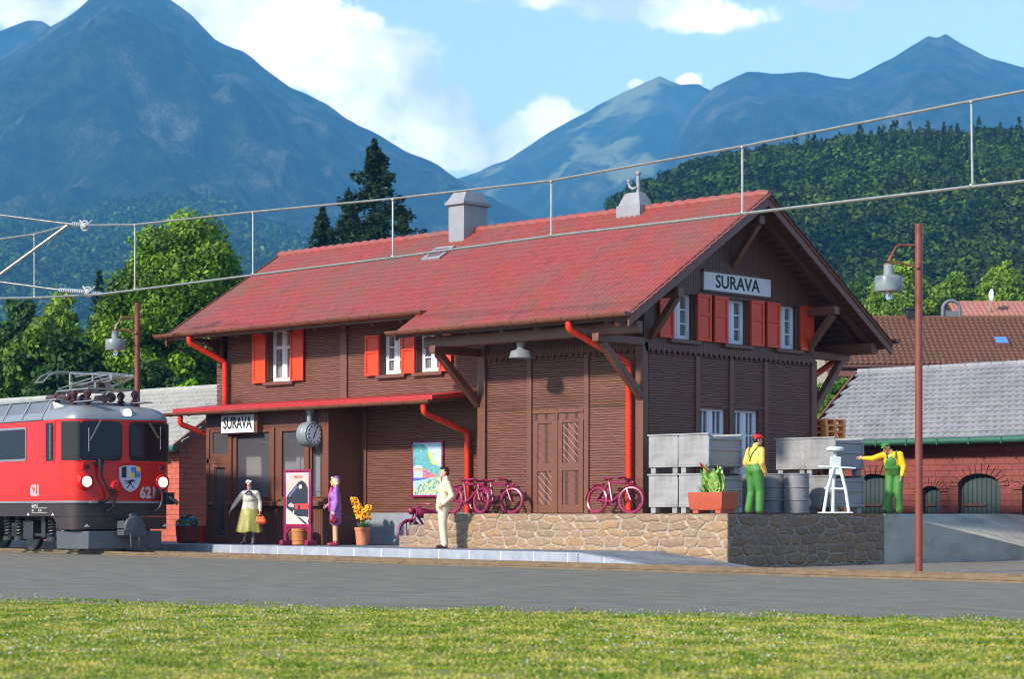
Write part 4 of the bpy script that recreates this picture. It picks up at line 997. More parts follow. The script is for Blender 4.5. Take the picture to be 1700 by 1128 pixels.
def barrel_pot():
    r = thing('wooden_barrel_pot', 'tan banded pot standing behind the poster stand', 'flower pot', (-9.52, -1.38, PZ - .005))
    quick('pot', plain('tan_pot', S(186, 118, 72), .5), r, lambda b: b.lathe([(.16, 0), (.17, .01), (.172, .10), (.182, .105), (.182, .12), (.176, .125), (.19, .32), (.20, .325), (.20, .34), (.195, .345), (.20, .46), (.18, .46), (.175, .40)], n=26), local=True)
    quick('soil', M['earth'], r, lambda b: b.lathe([(.01, .40), (.18, .40), (.18, .415), (.01, .42)], n=20), local=True)
barrel_pot()

# ---- poster stand and wall poster
def flat(parent, name, col, poly, fn, w, local=False, noisy=.25):
    b = MB(); b.prism(poly, fn, w, w + .0015); return b.build(name, plain(name, col, .55, noisy, 26, .1, 120), parent, smooth=False, local=local)
def poster_stand():
    X0, X1, Y = -9.36, -8.38, -2.0
    r = thing('poster_stand', 'plum framed poster stand showing a black steam engine on the platform', 'poster stand', (-8.86, Y, PZ - .005)); m_ = M['plum']
    x0, x1 = -9.34, -8.36
    for x in (x0, x1 - .085): quick('leg', m_, r, lambda b: (b.box(x, Y - .035, .2, x + .085, Y + .035, 1.0), b.box(x - .015, Y - .15, .2, x + .10, Y + .15, .32)), bevel=.015)
    b = MB(); b.box(x0, Y - .04, .66, x0 + .085, Y + .04, 1.92); b.box(x1 - .085, Y - .04, .66, x1, Y + .04, 1.92); b.box(x0, Y - .039, 1.905, x1, Y + .039, 1.975); b.box(x0 + .08, Y - .035, .60, x1 - .08, Y + .035, .70); b.build('stand_frame', m_, r, bevel=.022)
    for s_ in (1, -1):
        c = x0 + .085 if s_ > 0 else x1 - .085; quick('gusset', m_, r, lambda b: b.prism([(c, .62), (c + s_ * .17, .62), (c, .46)], lambda u, v, w: (u, Y + w, v), -.02, .02))
    W = x1 - x0 - .17; H = 1.20; fn = lambda u, v, w: (x0 + .085 + u * W, Y - .022 - w, .70 + v * H)
    pp_ = MB(); pp_.box(x0 + .083, Y - .022, .70, x1 - .083, Y + .022, 1.905); pp = pp_.build('poster', plain('poster_pink_paper', S(206, 172, 166), .55, .08, 60, .1, 150), r, smooth=False)
    ink = S(38, 44, 58); L = [('poster_sky', S(176, 186, 224), [(0, .78), (0, 1), (.24, 1)]), ('poster_ground', S(200, 186, 178), [(0, 0), (1, 0), (1, .12), (.55, .16), (0, .30)]),
        ('poster_engine_side', ink, [(.02, .32), (.02, .52), (.14, .60), (.56, .82), (.70, .85), (.86, .80), (.96, .70), (.96, .42), (.98, .30), (.98, .14), (.62, .15), (.50, .15)]),
        ('poster_boiler_sheen', S(92, 108, 150), [(.12, .56), (.5, .76), (.48, .70), (.16, .52)]), ('poster_smokebox_glow', S(196, 186, 176), [(.56, .73), (.62, .77), (.70, .76), (.72, .70), (.60, .68)]),
        ('poster_motion', S(176, 160, 158), [(.10, .38), (.24, .42), (.38, .37), (.34, .32), (.14, .34)]), ('poster_wheel', S(170, 164, 166), [(.28, .20), (.34, .27), (.39, .26), (.37, .18)]),
        ('poster_buffer_beam', S(206, 60, 62), [(.41, .285), (.41, .395), (.985, .395), (.985, .285)]),
        ('poster_buffer', ink, [(.54, .33), (.56, .365), (.60, .375), (.64, .365), (.66, .33), (.64, .29), (.60, .28), (.56, .29)]),
        ('poster_rail', ink, [(.52, .14), (.60, .14), (.95, .01), (.82, .01)]), ('poster_track', S(205, 200, 198), [(.62, .14), (.86, .15), (.995, .10), (.995, .02)])]
    for i, (n_, c, p) in enumerate(L): flat(pp, n_, c, p, fn, .001 + .002 * i)
    text_mb('PHOTO', .085, lambda u, v, w: fn(.53 + u / W, .915 + v / H, .004 + w), sx=1, bold=.003, depth=.001).build('poster_word', plain('poster_red_ink', S(214, 84, 80), .6), pp, smooth=False)
poster_stand()
def wall_poster():
    x0, x1, z0, z1 = -7.26, -6.20, 1.33, 2.66; Y = .165
    r = thing('wall_poster', 'plum framed poster of a red train below a mountain on the station wall', 'poster', (-6.7, Y, 1.3))
    b = MB(); t = .05
    for q in ((x0, z0, x1, z0 + t), (x0, z1 - t, x1, z1), (x0, z0 + t, x0 + t, z1 - t), (x1 - t, z0 + t, x1, z1 - t)): b.box(q[0], Y - .03, q[1], q[2], Y + .03, q[3])
    b.build('poster_frame', M['plum'], r, bevel=.01)
    b = MB(); b.box(x0 + t, Y - .008, z0 + t, x1 - t, Y + .02, z1 - t)
    pm = NT('poster_print'); v = pm.mp((1, 1, 1)); col = pm.ramp(pm.noise(v, 9, 5), [(.3, S(120, 178, 226)), (.55, S(186, 206, 230)), (.75, S(226, 214, 208))]); pm.out(col, .5)
    pp = b.build('poster_sheet', pm.m, r, smooth=False); W, H = x1 - x0 - 2 * t, z1 - z0 - 2 * t; fn = lambda u, v, w: (x0 + t + u * W, Y - .0085 - w, z0 + t + v * H)
    mt = NT('poster_mountain'); mt.out(mt.ramp(mt.noise(mt.mp(), 14, 6), [(.3, S(60, 128, 120)), (.5, S(92, 160, 158)), (.7, S(110, 170, 220))]), .5)
    mf = NT('poster_meadow'); mf.out(mf.ramp(mf.noise(mf.mp(), 18, 6), [(.32, S(56, 90, 130)), (.5, S(120, 176, 160)), (.62, S(236, 190, 110)), (.72, S(226, 120, 110))]), .5)
    L = [(mt.m, [(0, .98), (.36, .98), (.55, .86), (.72, .66), (.86, .55), (.98, .54), (.98, .34), (.0, .34)]), (S(240, 190, 96), [(.52, .86), (.60, .84), (.72, .66), (.84, .56), (.66, .60), (.56, .72)]),
         (S(150, 186, 236), [(0, .14), (0, .34), (.98, .34), (.4, .24)]), (mf.m, [(0, .01), (0, .12), (.36, .24), (.72, .33), (.98, .34), (.98, .01)]),
         (S(70, 96, 170), [(0, .27), (0, .34), (.70, .35), (.40, .30)]), (S(226, 112, 112), [(.34, .33), (.34, .50), (.42, .50), (.86, .36), (.70, .335)]), (S(96, 110, 180), [(.36, .44), (.40, .46), (.66, .40), (.60, .385)]),
         (S(168, 182, 222), [(.04, .33), (.04, .48), (.34, .49), (.34, .33)]), (S(236, 150, 120), [(.0, .47), (.0, .50), (.1, .515), (.36, .50), (.36, .475)]), (S(206, 214, 240), [(.03, .515), (.1, .565), (.26, .57), (.36, .51)])]
    for i, (c, p) in enumerate(L):
        b = MB(); b.prism(p, fn, .001 + .001 * i, .0018 + .001 * i); b.build('poster_shape', c if not isinstance(c, tuple) else plain('poster_ink', c, .5, .15, 25, 0), pp, smooth=False)
wall_poster()

# ------------------------------------------------------------------ platform lamps and overhead line
M['post'] = plain('brown_lamp_post', S(124, 62, 48), .38, .08, 4, .12, 90)
def bulb_mat():
    n = NT('bulb_glass'); n.b.inputs['Base Color'].default_value = (.9, .9, .92, 1); n.b.inputs['Roughness'].default_value = .05; n.b.inputs['Transmission Weight'].default_value = .8; return n.m
M['bulb'] = bulb_mat()
def lamp_post(label, base, h, rz):
    r = thing('lamp_post', label, 'lamp post', base, rz, 'brown posts with hooded lamps'); p = M['post']
    quick('post', p, r, lambda b: b.tube([(0, 0, 0), (0, 0, h)], .066, 16), local=True)
    quick('arm', p, r, lambda b: (b.tube([(0, 0, h - .38), (-.36, 0, h - .38), (-.42, 0, h - .42), (-.53, 0, h - .62)], .020, 8), b.tube([(-.51, 0, h - .58), (-.55, 0, h - .68)], [.026, .04], 8)), local=True)
    quick('stay', p, r, lambda b: (b.tube([(0, 0, h - .77), (-.15, 0, h - .74), (-.34, 0, h - .69), (-.42, 0, h - .69), (-.48, 0, h - .73)], .016, 8), b.ell((-.03, -.05, h - .77), (.05, .05, .05))), local=True)
    c = (-.55, 0, 0); s_ = quick('lamp_shade', M['lgrey'], r, lambda b: b.lathe([(.06, h - .73), (.088, h - .73), (.092, h - .91), (.14, h - .925), (.232, h - .935), (.244, h - .955), (.250, h - 1.18), (.238, h - 1.205), (.17, h - 1.20), (.08, h - 1.17)], c, 32), local=True)
    quick('bulb', M['bulb'], s_, lambda b: b.lathe([(.04, h - 1.19), (.056, h - 1.24), (.06, h - 1.30), (.042, h - 1.35), (.01, h - 1.365)], c, 16), local=True)
    quick('collar', p, r, lambda b: b.lathe([(.08, h - .73), (.08, h - .71), (.035, h - .70)], c, 16), local=True)
def post_at(px, py_top, d, label, fwd=0):
    p = at(px, py_top, d); h = p.z + .12; lamp_post(label, (p.x, p.y, -.12), h, math.atan2(RV.y, RV.x) + fwd)
post_at(1525, 372, 38, 'tall brown lamp post at the right in front of the concrete ramp', rad(8))
post_at(228, 503, 54.5, 'brown lamp post standing behind the red locomotive', rad(8))
M['wire'] = plain('silver_wire', S(176, 172, 162), .3, .08, 5, .05, metal=.75)
M['ins'] = plain('insulator_grey', S(170, 172, 178), .35, .05)
def overhead():
    top = [(-60, 381), (97, 371.5), (115, 373), (225, 373), (420, 352), (652, 330), (915, 300), (1232, 243), (1610, 168), (1760, 139)]
    con = [(165, 489), (224, 482), (420, 457), (652, 428), (915, 392), (1232, 355), (1613, 310), (1760, 294)]
    dep = lambda px: 1 / (1 / 52.5 + (px - 127) / (1700 - 127) * (1 / 33.6 - 1 / 52.5))
    o = thing('overhead_line', 'silver overhead contact line crossing in front of the station roof', 'overhead line', (0, -6, 0))
    quick('messenger_wire', M['wire'], o, lambda b: b.tube([at(x, y, dep(x)) for x, y in top[3:]], .024, 8))
    quick('contact_wire', M['wire'], o, lambda b: b.tube([at(x, y, dep(x)) for x, y in con], .027, 8))
    f = lambda L, x: np.interp(x, [p[0] for p in L], [p[1] for p in L])
    for x in (224, 420, 652, 915, 1232, 1612):
        d = dep(x); quick('dropper', M['wire'], o, lambda b: (b.tube([at(x, f(top, x), d), at(x + (2 if x > 1500 else 0), f(con, x), d)], .02, 8), b.ell(at(x, f(top, x) + 2, d), (.035,) * 3), b.ell(at(x, f(con, x) - 2, d), (.038,) * 3)))
    l = thing('overhead_line', 'silver overhead wires arriving from the left edge above the locomotive', 'overhead line', at(60, 600, 53))
    d = 53.5
    quick('contact_wire', M['wire'], l, lambda b: b.tube([at(-40, 496, 57), at(57, 494.5, 55), at(165, 489, dep(165))], .025, 8))
    quick('messenger_wire', M['wire'], l, lambda b: b.tube([at(-40, 401, 57), at(0, 397, 56), at(57, 389, 55), at(116, 373, dep(116))], .022, 8))
    quick('dropper', M['wire'], l, lambda b: (b.tube([at(57, 390, 55), at(57, 494, 55)], .018, 8), b.ell(at(57, 391, 55), (.035,) * 3), b.ell(at(57, 493, 55), (.035,) * 3)))
    a = thing('registration_arm', 'silver diagonal support arm and stay wires with ribbed insulators at the left edge', 'support arm', at(20, 470, 53))
    quick('diagonal_tube', M['wire'], a, lambda b: b.tube([at(-60, 500, 53.2), at(113, 374, 52.7)], .042, 10))
    quick('stay_wire', M['wire'], a, lambda b: b.tube([at(-40, 352, 53), at(97, 370, 52.7), at(125, 373, 52.6)], .022, 8))
    quick('stay_wire', M['wire'], a, lambda b: b.tube([at(-40, 463, 53), at(100, 482, 52.6)], .022, 8))
    quick('end_wire', M['wire'], a, lambda b: b.tube([at(140, 374, 52.5), at(225, 373, dep(225))], .02, 8))
    def insul(p0, p1, n, r):
        b = MB(); P0, P1 = at(*p0), at(*p1); d_ = (P1 - P0); pts = []; rs = []
        for k in range(n * 4 + 1): t = k / (n * 4); pts.append(P0 + d_ * t); rs.append(r * (1 if k % 4 in (1, 2) else .68))
        b.tube(pts, rs, 14); b.build('insulator', M['ins'], a)
    insul((120, 373, 52.6), (138, 374, 52.6), 5, .075); insul((99, 482, 52.6), (140, 485, 52.5), 11, .068); insul((150, 487, 52.5), (170, 489, 52.5), 5, .055)
    def clamp(px, py):
        b = MB(); c = at(px, py, 52.5); b.tube([c + (RV * math.cos(t) * .09 + Vector((0, 0, math.sin(t) * .12))) for t in np.linspace(0, 6.28, 15)[:-1]], .024, 8, closed=True)
        b.tube([at(px - 8, py - 9, 52.5), at(px, py + 2, 52.4), at(px + 12, py - 9, 52.5)], .02, 8); b.ell(c, (.08, .08, .08)); b.build('clamp', M['ins'], a)
    clamp(141, 375); clamp(146, 485)
overhead()
# ------------------------------------------------------------------ the locomotive
def locomotive():
    s0 = 3.42; p = rail_pt(s0, .53, .08)
    L = thing('electric_locomotive', 'red metre gauge electric locomotive with silver roof and lit headlamps', 'locomotive', p, math.atan2(RDIR.y, RDIR.x))
    RED = NT('locomotive_red'); RED.out(RED.ramp(RED.noise(RED.mp(), 2, 3), [(.3, S(196, 20, 10)), (.7, S(208, 24, 13))]), .22); RED.b.inputs['Coat Weight'].default_value = .15; RED.b.inputs['Coat Roughness'].default_value = .12; RED = RED.m
    SIL = plain('roof_silver', S(140, 143, 148), .34, .04, 3, .05, metal=.35); BRN = plain('frame_brown', S(50, 39, 37), .42, .06, 4, .08)
    PLW = plain('plough_grey', S(74, 78, 84), .4, .06, 4, .12); BOG = plain('bogie_black', S(44, 45, 48), .42, .1, 8, .2); CHR = plain('pantograph_metal', S(176, 168, 156), .28, .1, 6, .05, metal=.85)
    INS = plain('brown_insulator', S(70, 42, 42), .22, .05); GRL = NT('grille'); v = GRL.mp(); GRL.out(GRL.ramp(GRL.noise(GRL.mp((90, 6, 90)), 3, 2), [(.35, S(96, 98, 104)), (.65, S(142, 144, 150))]), .4, metal=.5); GRL = GRL.m
    DG = NT('cab_glass'); DG.b.inputs['Base Color'].default_value = (.008, .008, .01, 1); DG.b.inputs['Roughness'].default_value = .06; DG.b.inputs['Specular IOR Level'].default_value = .4; DG = DG.m
    LET = plain('silver_lettering', S(182, 172, 172), .4, .03); WHT = plain('white_marking', S(214, 212, 210), .5, .03)
    lit = NT('lit_headlamp'); lit.b.inputs['Emission Color'].default_value = (1, .98, .92, 1); lit.b.inputs['Emission Strength'].default_value = 1.25; lit.b.inputs['Base Color'].default_value = (.8, .8, .78, 1); lit = lit.m
    HW = 1.35; LEN = 12.6
    def plan(ins):
        """outline of the body seen from above, rounded at the front corners"""
        front = [(0, -.55), (-.015, -.95), (-.06, -1.12), (-.14, -1.22), (-.26, -1.29), (-.42, -1.335), (-.62, -1.35)]
        pts = [(x, y) for x, y in front]; out_ = []
        for x, y in pts + [(-LEN, -1.35)]:
            k = (HW - ins) / HW; out_.append((x - (ins if x > -LEN + 1 else -ins) * 1.1, y * k))
        return [(-(0) + x, y) for x, y in out_] + [(x, -y) for x, y in reversed(out_)]
    def loft(name, rings, mt, cap_top=True, par=L, **k):
        b = MB(); vs = []; n = None
        for z, ins in rings:
            P = plan(ins); n = len(P); vs += [(x, y, z) for x, y in P]
        fs = []
        for r in range(len(rings) - 1):
            for i in range(n): fs.append((r * n + i, r * n + (i + 1) % n, (r + 1) * n + (i + 1) % n, (r + 1) * n + i))
        if cap_top: fs.append(tuple(range((len(rings) - 1) * n, len(rings) * n)))
        fs.append(tuple(reversed(range(n)))); b.add(vs, fs); return b.build(name, mt, par, local=True, **k)
    body = loft('body_shell', [(1.155, 0), (1.20, 0), (2.06, .0), (3.04, .012)], RED, ang=50)
    roof_ = loft('roof', [(3.04, .004), (3.07, .004), (3.12, .02), (3.20, .06), (3.27, .13), (3.33, .24), (3.37, .38), (3.39, .55)], SIL, ang=60)
    loft('frame_skirt', [(.80, .02), (1.115, .02)], BRN)
    loft('silver_waist_strip', [(1.112, -.008), (1.158, -.008)], SIL)
    b = MB(); P = plan(.021)[:7]; n = len(P); poly = P + [(x, -y) for x, y in reversed(P)]
    b.prism([(x, y) for x, y in poly], lambda u, v, w: (u, v, w), .50, .795); b.build('front_valance', BRN, L, local=True)
    quick('valance_wedge', BRN, L, lambda b: [b.prism([(-.62, .79), (-.62, .50), (-.66, .50), (-.98, .79)], lambda u, v, w: (u, w, v), y - .01 * s_, y - .06 * s_) for s_, y in ((1, 1.33), (-1, -1.33))], local=True)
    # plough
    b = MB(); pl = [(.05, -.95), (.16, 0), (.05, .95), (-.45, 1.22), (-1.0, 1.22), (-1.0, 1.12), (-.4, 1.1), (-.1, .85), (0, 0), (-.1, -.85), (-.4, -1.1), (-1.0, -1.12), (-1.0, -1.22), (-.45, -1.22)]
    b.prism(pl, lambda u, v, w: (u, v, w), .05, .46); b.build('snow_plough', PLW, L, local=True, bevel=.01)
    # glazing
    def rrect(x0, z0, x1, z1, r, n=5):
        pts = []
        for cx, cz, a in ((x1 - r, z1 - r, 0), (x0 + r, z1 - r, 90), (x0 + r, z0 + r, 180), (x1 - r, z0 + r, 270)):
            for k in range(n): t = rad(a + 90 * k / (n - 1)); pts.append((cx + r * math.cos(t), cz + r * math.sin(t)))
        return pts
    def surf(y):  # x of the body surface at a given |y|
        F = [(0, .0), (0, .55), (-.015, .95), (-.06, 1.12), (-.14, 1.22), (-.26, 1.29), (-.42, 1.335), (-.62, 1.35)]
        return np.interp(abs(y), [p[1] for p in F], [p[0] for p in F])
    def windscreen(name, y0, y1, z0, z1):
        def strip(poly, w, mt, nm, par):
            # subdivide so the pane bends with the cab corner
            b = MB(); b.prism(poly, lambda u, v, q: (q, u, v), w - .06, w); return b.build(nm, mt, par, local=True)
        g = strip(rrect(y0 - .035, z0 - .035, y1 + .035, z1 + .035, .12), .012, M['black'], 'window_gasket', body)
        strip(rrect(y0, z0, y1, z1, .10), .020, DG, 'window_pane', body)
    windscreen('w', -1.08, -.10, 2.12, 2.96); windscreen('w', .16, 1.08, 2.12, 2.96)
    for sg in (-1, 1):  # curved corner windows
        path = [(-.05, 1.155), (-.10, 1.20), (-.17, 1.252), (-.26, 1.292), (-.36, 1.322), (-.46, 1.342)]
        for nm, mt, z0, z1, off, ex in (('window_gasket', M['black'], 2.09, 2.99, .008, .03), ('window_pane', DG, 2.12, 2.96, .016, 0)):
            b = MB(); pth = list(path)
            if ex: pth = [(-.03, 1.13)] + pth + [(-.50, 1.350)]
            vs = []
            for (x, y) in pth:
                d = Vector((x + .7, y - .4, 0)).normalized()
                vs += [(x + d.x * off, sg * (y + d.y * off), z0), (x + d.x * off, sg * (y + d.y * off), z1), (x - d.x * .02, sg * (y - d.y * .02), z0), (x - d.x * .02, sg * (y - d.y * .02), z1)]
            fs = []
            for i in range(len(pth) - 1):
                a = i * 4; fs += [(a, a + 4, a + 5, a + 1), (a + 2, a + 3, a + 7, a + 6), (a, a + 2, a + 6, a + 4), (a + 1, a + 5, a + 7, a + 3)]
            e = (len(pth) - 1) * 4; fs += [(0, 1, 3, 2), (e, e + 2, e + 3, e + 1)]; b.add(vs, fs); b.build(nm, mt, body, local=True)
        fs_ = lambda u, v, w: (u, sg * (HW + w - .004), v)
        for (x0, x1, z0, z1) in ((-1.26, -.86, 2.08, 2.97), (-3.9, -2.32, 2.16, 2.86), (-6.2, -4.8, 2.16, 2.86)):
            b = MB(); b.panel(rrect(x0 - .06, z0 - .05, x1 + .04, z1 + .05, .08), [rrect(x0, z0, x1, z1, .05)], fs_, -.02, .016); b.build('window_frame', RED if x0 > -2 else SIL, body, local=True, bevel=.004)
            b = MB(); b.prism(rrect(x0, z0, x1, z1, .05), fs_, -.02, .006); b.build('window_pane', DG, body, local=True)
            if x0 > -2: quick('handrail', CHR, body, lambda b: b.tube([((x0 + x1) / 2 + .06, sg * (HW + .03), z0 + .05), ((x0 + x1) / 2 + .06, sg * (HW + .03), z1 - .05)], .012, 6), local=True)
    # headlamps, marker lamps
    for y in (-.99, .99):
        x = surf(y); h = quick('headlamp_housing', RED, L, lambda b: b.lathe([(.20, -.06), (.205, .02), (.175, .075), (.15, .08)], (x, y, 1.60), 30, 'x'), local=True)
        quick('headlight', lit, h, lambda b: b.lathe([(.125, .05), (.12, .09), (.08, .105), (.01, .11)], (x, y, 1.60), 26, 'x'), local=True)
        m_ = quick('marker_lamp', RED, L, lambda b: b.prism(rrect(-.11, -.09, .11, .11, .05), lambda u, v, w: (x + w, y * .99 + u, 1.94 + v), -.05, .05), local=True, bevel=.01)
        quick('lens', plain('dark_red_lens', S(88, 14, 16), .15, .05), m_, lambda b: b.lathe([(.062, .05), (.062, .062), (.02, .07)], (x, y * .99, 1.94), 18, 'x'), local=True)
    h = quick('headlamp_housing', SIL, L, lambda b: b.lathe([(.15, -.35), (.15, -.02), (.13, .0)], (-.05, .10, 3.20), 24, 'x'), local=True)
    quick('headlight', lit, h, lambda b: b.lathe([(.115, -.03), (.11, .015), (.01, .03)], (-.05, .10, 3.20), 24, 'x'), local=True)
    quick('window_ledge', RED, L, lambda b: b.box(-.02, -1.06, 2.045, .045, 1.06, 2.075), local=True, bevel=.01)
    # wipers
    for (y0, z0, y1, z1, yb) in ((-.64, 3.04, -.92, 2.55, -.94), (.62, 2.98, .86, 2.62, .92)):
        quick('wiper', CHR, L, lambda b: (b.tube([(.05, y0, z0), (.06, y1, z1)], .009, 6), b.tube([(.05, y0 + .04, z0), (.06, y1 + .03, z1 + .02)], .006, 6), b.tube([(.05, yb, z1 - .25), (.05, yb, z1 + .28)], .009, 6)), local=True)
    # coat of arms : black and white halves, blue and gold cross quarters, black ibex
    cy, cz = .13, 1.70; sh = [(-.27, .24), (-.14, .275), (0, .285), (.14, .275), (.27, .24), (.27, -.06), (.20, -.22), (.10, -.30), (0, -.335), (-.10, -.30), (-.20, -.22), (-.27, -.06)]
    def lay(name, c, poly, w, par, t=.004):
        b = MB(); b.prism(poly, lambda u, v, q: (.012 + q, cy + u, cz + v), w, w + t); return b.build(name, c if not isinstance(c, tuple) else plain(name, c, .35, .02, 5, 0), par, local=True, smooth=False)
    cr = lay('coat_of_arms', plain('shield_edge', S(190, 190, 204), .3, .02, 5, 0), sh, -.02, L, .05)
    lay('black_field', S(26, 24, 26), [(-.225, .235), (-.10, .262), (-.10, .0), (-.225, .0)], .031, cr)
    BL, GO = S(46, 122, 214), S(238, 184, 24)
    for c, x, z, nm in ((BL, .015, .155, 'blue_quarter'), (GO, .15, .155, 'gold_quarter'), (GO, .015, .005, 'gold_quarter'), (BL, .15, .005, 'blue_quarter')): lay(nm, c, [(x, z), (x + .10, z), (x + .10, z + .095), (x, z + .095)], .031, cr)
    lay('cross_band', S(38, 74, 130), [(.125, -.0), (.14, -.0), (.14, .25), (.125, .25)], .036, cr); lay('cross_band', S(38, 74, 130), [(.01, .115), (.25, .115), (.25, .135), (.01, .135)], .041, cr)
    ib = [[(-.08, -.10), (-.02, -.05), (.05, -.05), (.08, -.08), (.03, -.11), (.03, -.16), (-.02, -.15), (-.05, -.12)], [(.0, -.14), (.03, -.15), (.10, -.24), (.08, -.255)], [(-.02, -.14), (.01, -.14), (-.07, -.25), (-.095, -.24)], [(-.06, -.10), (-.16, -.07), (-.15, -.055), (-.05, -.08)], [(-.05, -.12), (-.15, -.12), (-.15, -.135), (-.05, -.14)], [(.04, -.05), (.10, -.045), (.135, -.09), (.12, -.13), (.11, -.10), (.07, -.075)]]
    for q in ib: lay('ibex', S(26, 24, 26), q, .031, cr)
    text_mb('621', .36, lambda u, v, w: (surf(.62) + .016 + w, .62 + u, 1.34 + v), sx=.82, bold=.014).build('number', LET, L, smooth=False, local=True)
    text_mb('621', .36, lambda u, v, w: (-1.82 + u, -HW - .004 - w, 1.40 + v), sx=.9, bold=.014).build('number', LET, L, smooth=False, local=True)
    def side_text(s_, size, x, z, sx=.9, align='LEFT'): text_mb(s_, size, lambda u, v, w: (x + u, -HW + .012 - w, z + v), depth=.003, sx=sx, align=align).build('small_lettering', WHT, L, smooth=False, local=True)
    side_text('Ge 4/4 II', .11, -2.02, 1.05, .8); side_text('50 t', .08, -2.02, .935); side_text('R 24 t', .08, -1.68, .935)
    for z in (.99, .885): quick('marking_line', WHT, L, lambda b: b.box(-2.02, -HW + .008, z, -1.24, -HW + .014, z + .008), local=True)
    for x in (-2.2, -.95): quick('jacking_mark', WHT, L, lambda b: b.prism([(-.06, 0), (.06, 0), (.06, .02), (.02, .03), (.02, .06), (-.02, .06), (-.02, .03), (-.06, .02)], lambda u, v, w: (x + u, -HW + .012 - w, .82 + v), 0, .004), local=True)
    for y in (-.95, 1.1): quick('jacking_mark', WHT, L, lambda b: b.prism([(-.06, 0), (.06, 0), (.06, .02), (.02, .03), (.02, .06), (-.02, .06), (-.02, .03), (-.06, .02)], lambda u, v, w: (surf(y) - .005 + w, y + u, .56 + v), -.01, .003), local=True)
    # hoses and sockets
    K = M['black']
    quick('control_cable', K, L, lambda b: (b.box(.0, -.78, 1.98, .10, -.58, 2.10), b.tube([(.10, -.68, 2.12), (.12, -.68, 1.92), (.13, -.66, 1.70), (.14, -.50, 1.45), (.13, -.44, 1.24), (.12, -.58, 1.14), (.10, -.72, 1.14)], [.06, .05, .03, .03, .03, .032, .05], 10)), local=True)
    quick('brake_hose', K, L, lambda b: b.tube([(.02, -.44, 1.46), (.10, -.36, 1.42), (.14, -.32, 1.25), (.13, -.35, 1.02), (.10, -.50, .90)], [.05, .03, .028, .028, .04], 10), local=True)
    quick('brake_hose', K, L, lambda b: (b.tube([(.05, .78, 1.18), (.10, .80, 1.42), (.14, .90, 1.44), (.16, .92, 1.20), (.14, .86, 1.0), (.1, .72, .9)], .035, 10), b.box(.0, 1.0, 1.08, .18, 1.22, 1.36), b.tube([(.16, 1.10, 1.25), (.3, 1.24, 1.10)], .05, 8)), local=True, bevel=.01)
    quick('socket', RED, L, lambda b: (b.lathe([(.17, -.02), (.17, .03), (.12, .06), (.10, .12), (.02, .14)], (0, -.22, 1.48), 22, 'x'), b.tube([(.10, -.22 + .13 * math.cos(t), 1.42 + .14 * math.sin(t)) for t in np.linspace(math.pi, 2 * math.pi, 9)], .018, 8)), local=True)
    quick('coupler', PLW, L, lambda b: (b.box(-.2, -.18, .52, .30, .18, .70), b.lathe([(.05, .25), (.24, .32), (.27, .36), (.25, .42), (.1, .44)], (0.1, 0, .55), 22, 'x'), b.box(.2, -.3, .36, .52, .3, .50), b.tube([(.5, .1, .5), (.52, .1, .1)], .025, 8), b.tube([(.5, -.12, .5), (.55, -.12, .08)], .02, 8), b.box(.35, -.08, .5, .45, .08, .86)), local=True, bevel=.01)
    quick('grab_strip', SIL, L, lambda b: b.box(.0, -.9, 1.10, .05, .9, 1.15), local=True, bevel=.008)
    # roof gear
    for sg in (-1, 1):
        for i in range(7):
            x1 = -1.50 - i * 1.02; x0 = x1 - 1.0
            b = MB(); P = [(x0, sg * 1.345, 3.08), (x1, sg * 1.345, 3.08), (x1, sg * 1.10, 3.52), (x0, sg * 1.10, 3.52), (x0, sg * 1.26, 3.06), (x1, sg * 1.26, 3.06), (x1, sg * 1.0, 3.48), (x0, sg * 1.0, 3.48)]
            b.add(P, [(0, 1, 2, 3), (7, 6, 5, 4), (0, 4, 5, 1), (1, 5, 6, 2), (2, 6, 7, 3), (3, 7, 4, 0)]); b.build('roof_grille', GRL, roof_, local=True)
            quick('grille_frame', SIL, roof_, lambda b: b.beam((x1 + .01, sg * 1.355, 3.08), (x1 + .01, sg * 1.10, 3.54), .06, .04), local=True)
        quick('roof_edge_rail', SIL, roof_, lambda b: (b.box(-9, sg * 1.38, 3.05, -1.42, sg * 1.30, 3.085), b.box(-9, sg * .92, 3.51, -1.2, sg * 1.14, 3.545)), local=True, bevel=.006)
        b = MB(); b.add([(-1.46, sg * 1.35, 3.08), (-1.46, sg * 1.10, 3.53), (-1.10, sg * .95, 3.36), (-1.22, sg * 1.32, 3.08), (-1.46, sg * .6, 3.53), (-1.12, sg * .6, 3.38)], [(0, 1, 2, 3), (1, 4, 5, 2), (0, 3, 2, 5, 4, 1)]); b.build('grille_end', SIL, roof_, local=True, smooth=False)
        quick('walkway', SIL, roof_, lambda b: b.box(-1.0, sg * .55, 3.46, -.1, sg * .8, 3.485), local=True, bevel=.004)
    quick('roof_deck', SIL, roof_, lambda b: b.box(-9, -1.02, 3.38, -1.44, 1.02, 3.508), local=True)
    for (x, y) in ((-2.1, -.62), (-2.1, .62), (-.62, -.62), (-.62, .62), (-1.3, -.62), (-1.3, .62)):
        quick('insulator', INS, roof_, lambda b: b.lathe([(.05, 3.40), (.09, 3.46), (.05, 3.50), (.10, 3.53), (.05, 3.57), (.08, 3.62), (.10, 3.68), (.06, 3.75), (.01, 3.76)], (x, y, 0), 16), local=True)
    for (x0, x1, y) in ((-2.6, -1.55, -.62), (-3.0, -2.2, .1), (-1.9, -1.2, .3)): quick('roof_insulator_bar', INS, roof_, lambda b: (b.tube([(x0, y, 3.62), (x1, y, 3.62)], .075, 12), b.ell((x1, y, 3.62), (.12, .12, .12))), local=True)
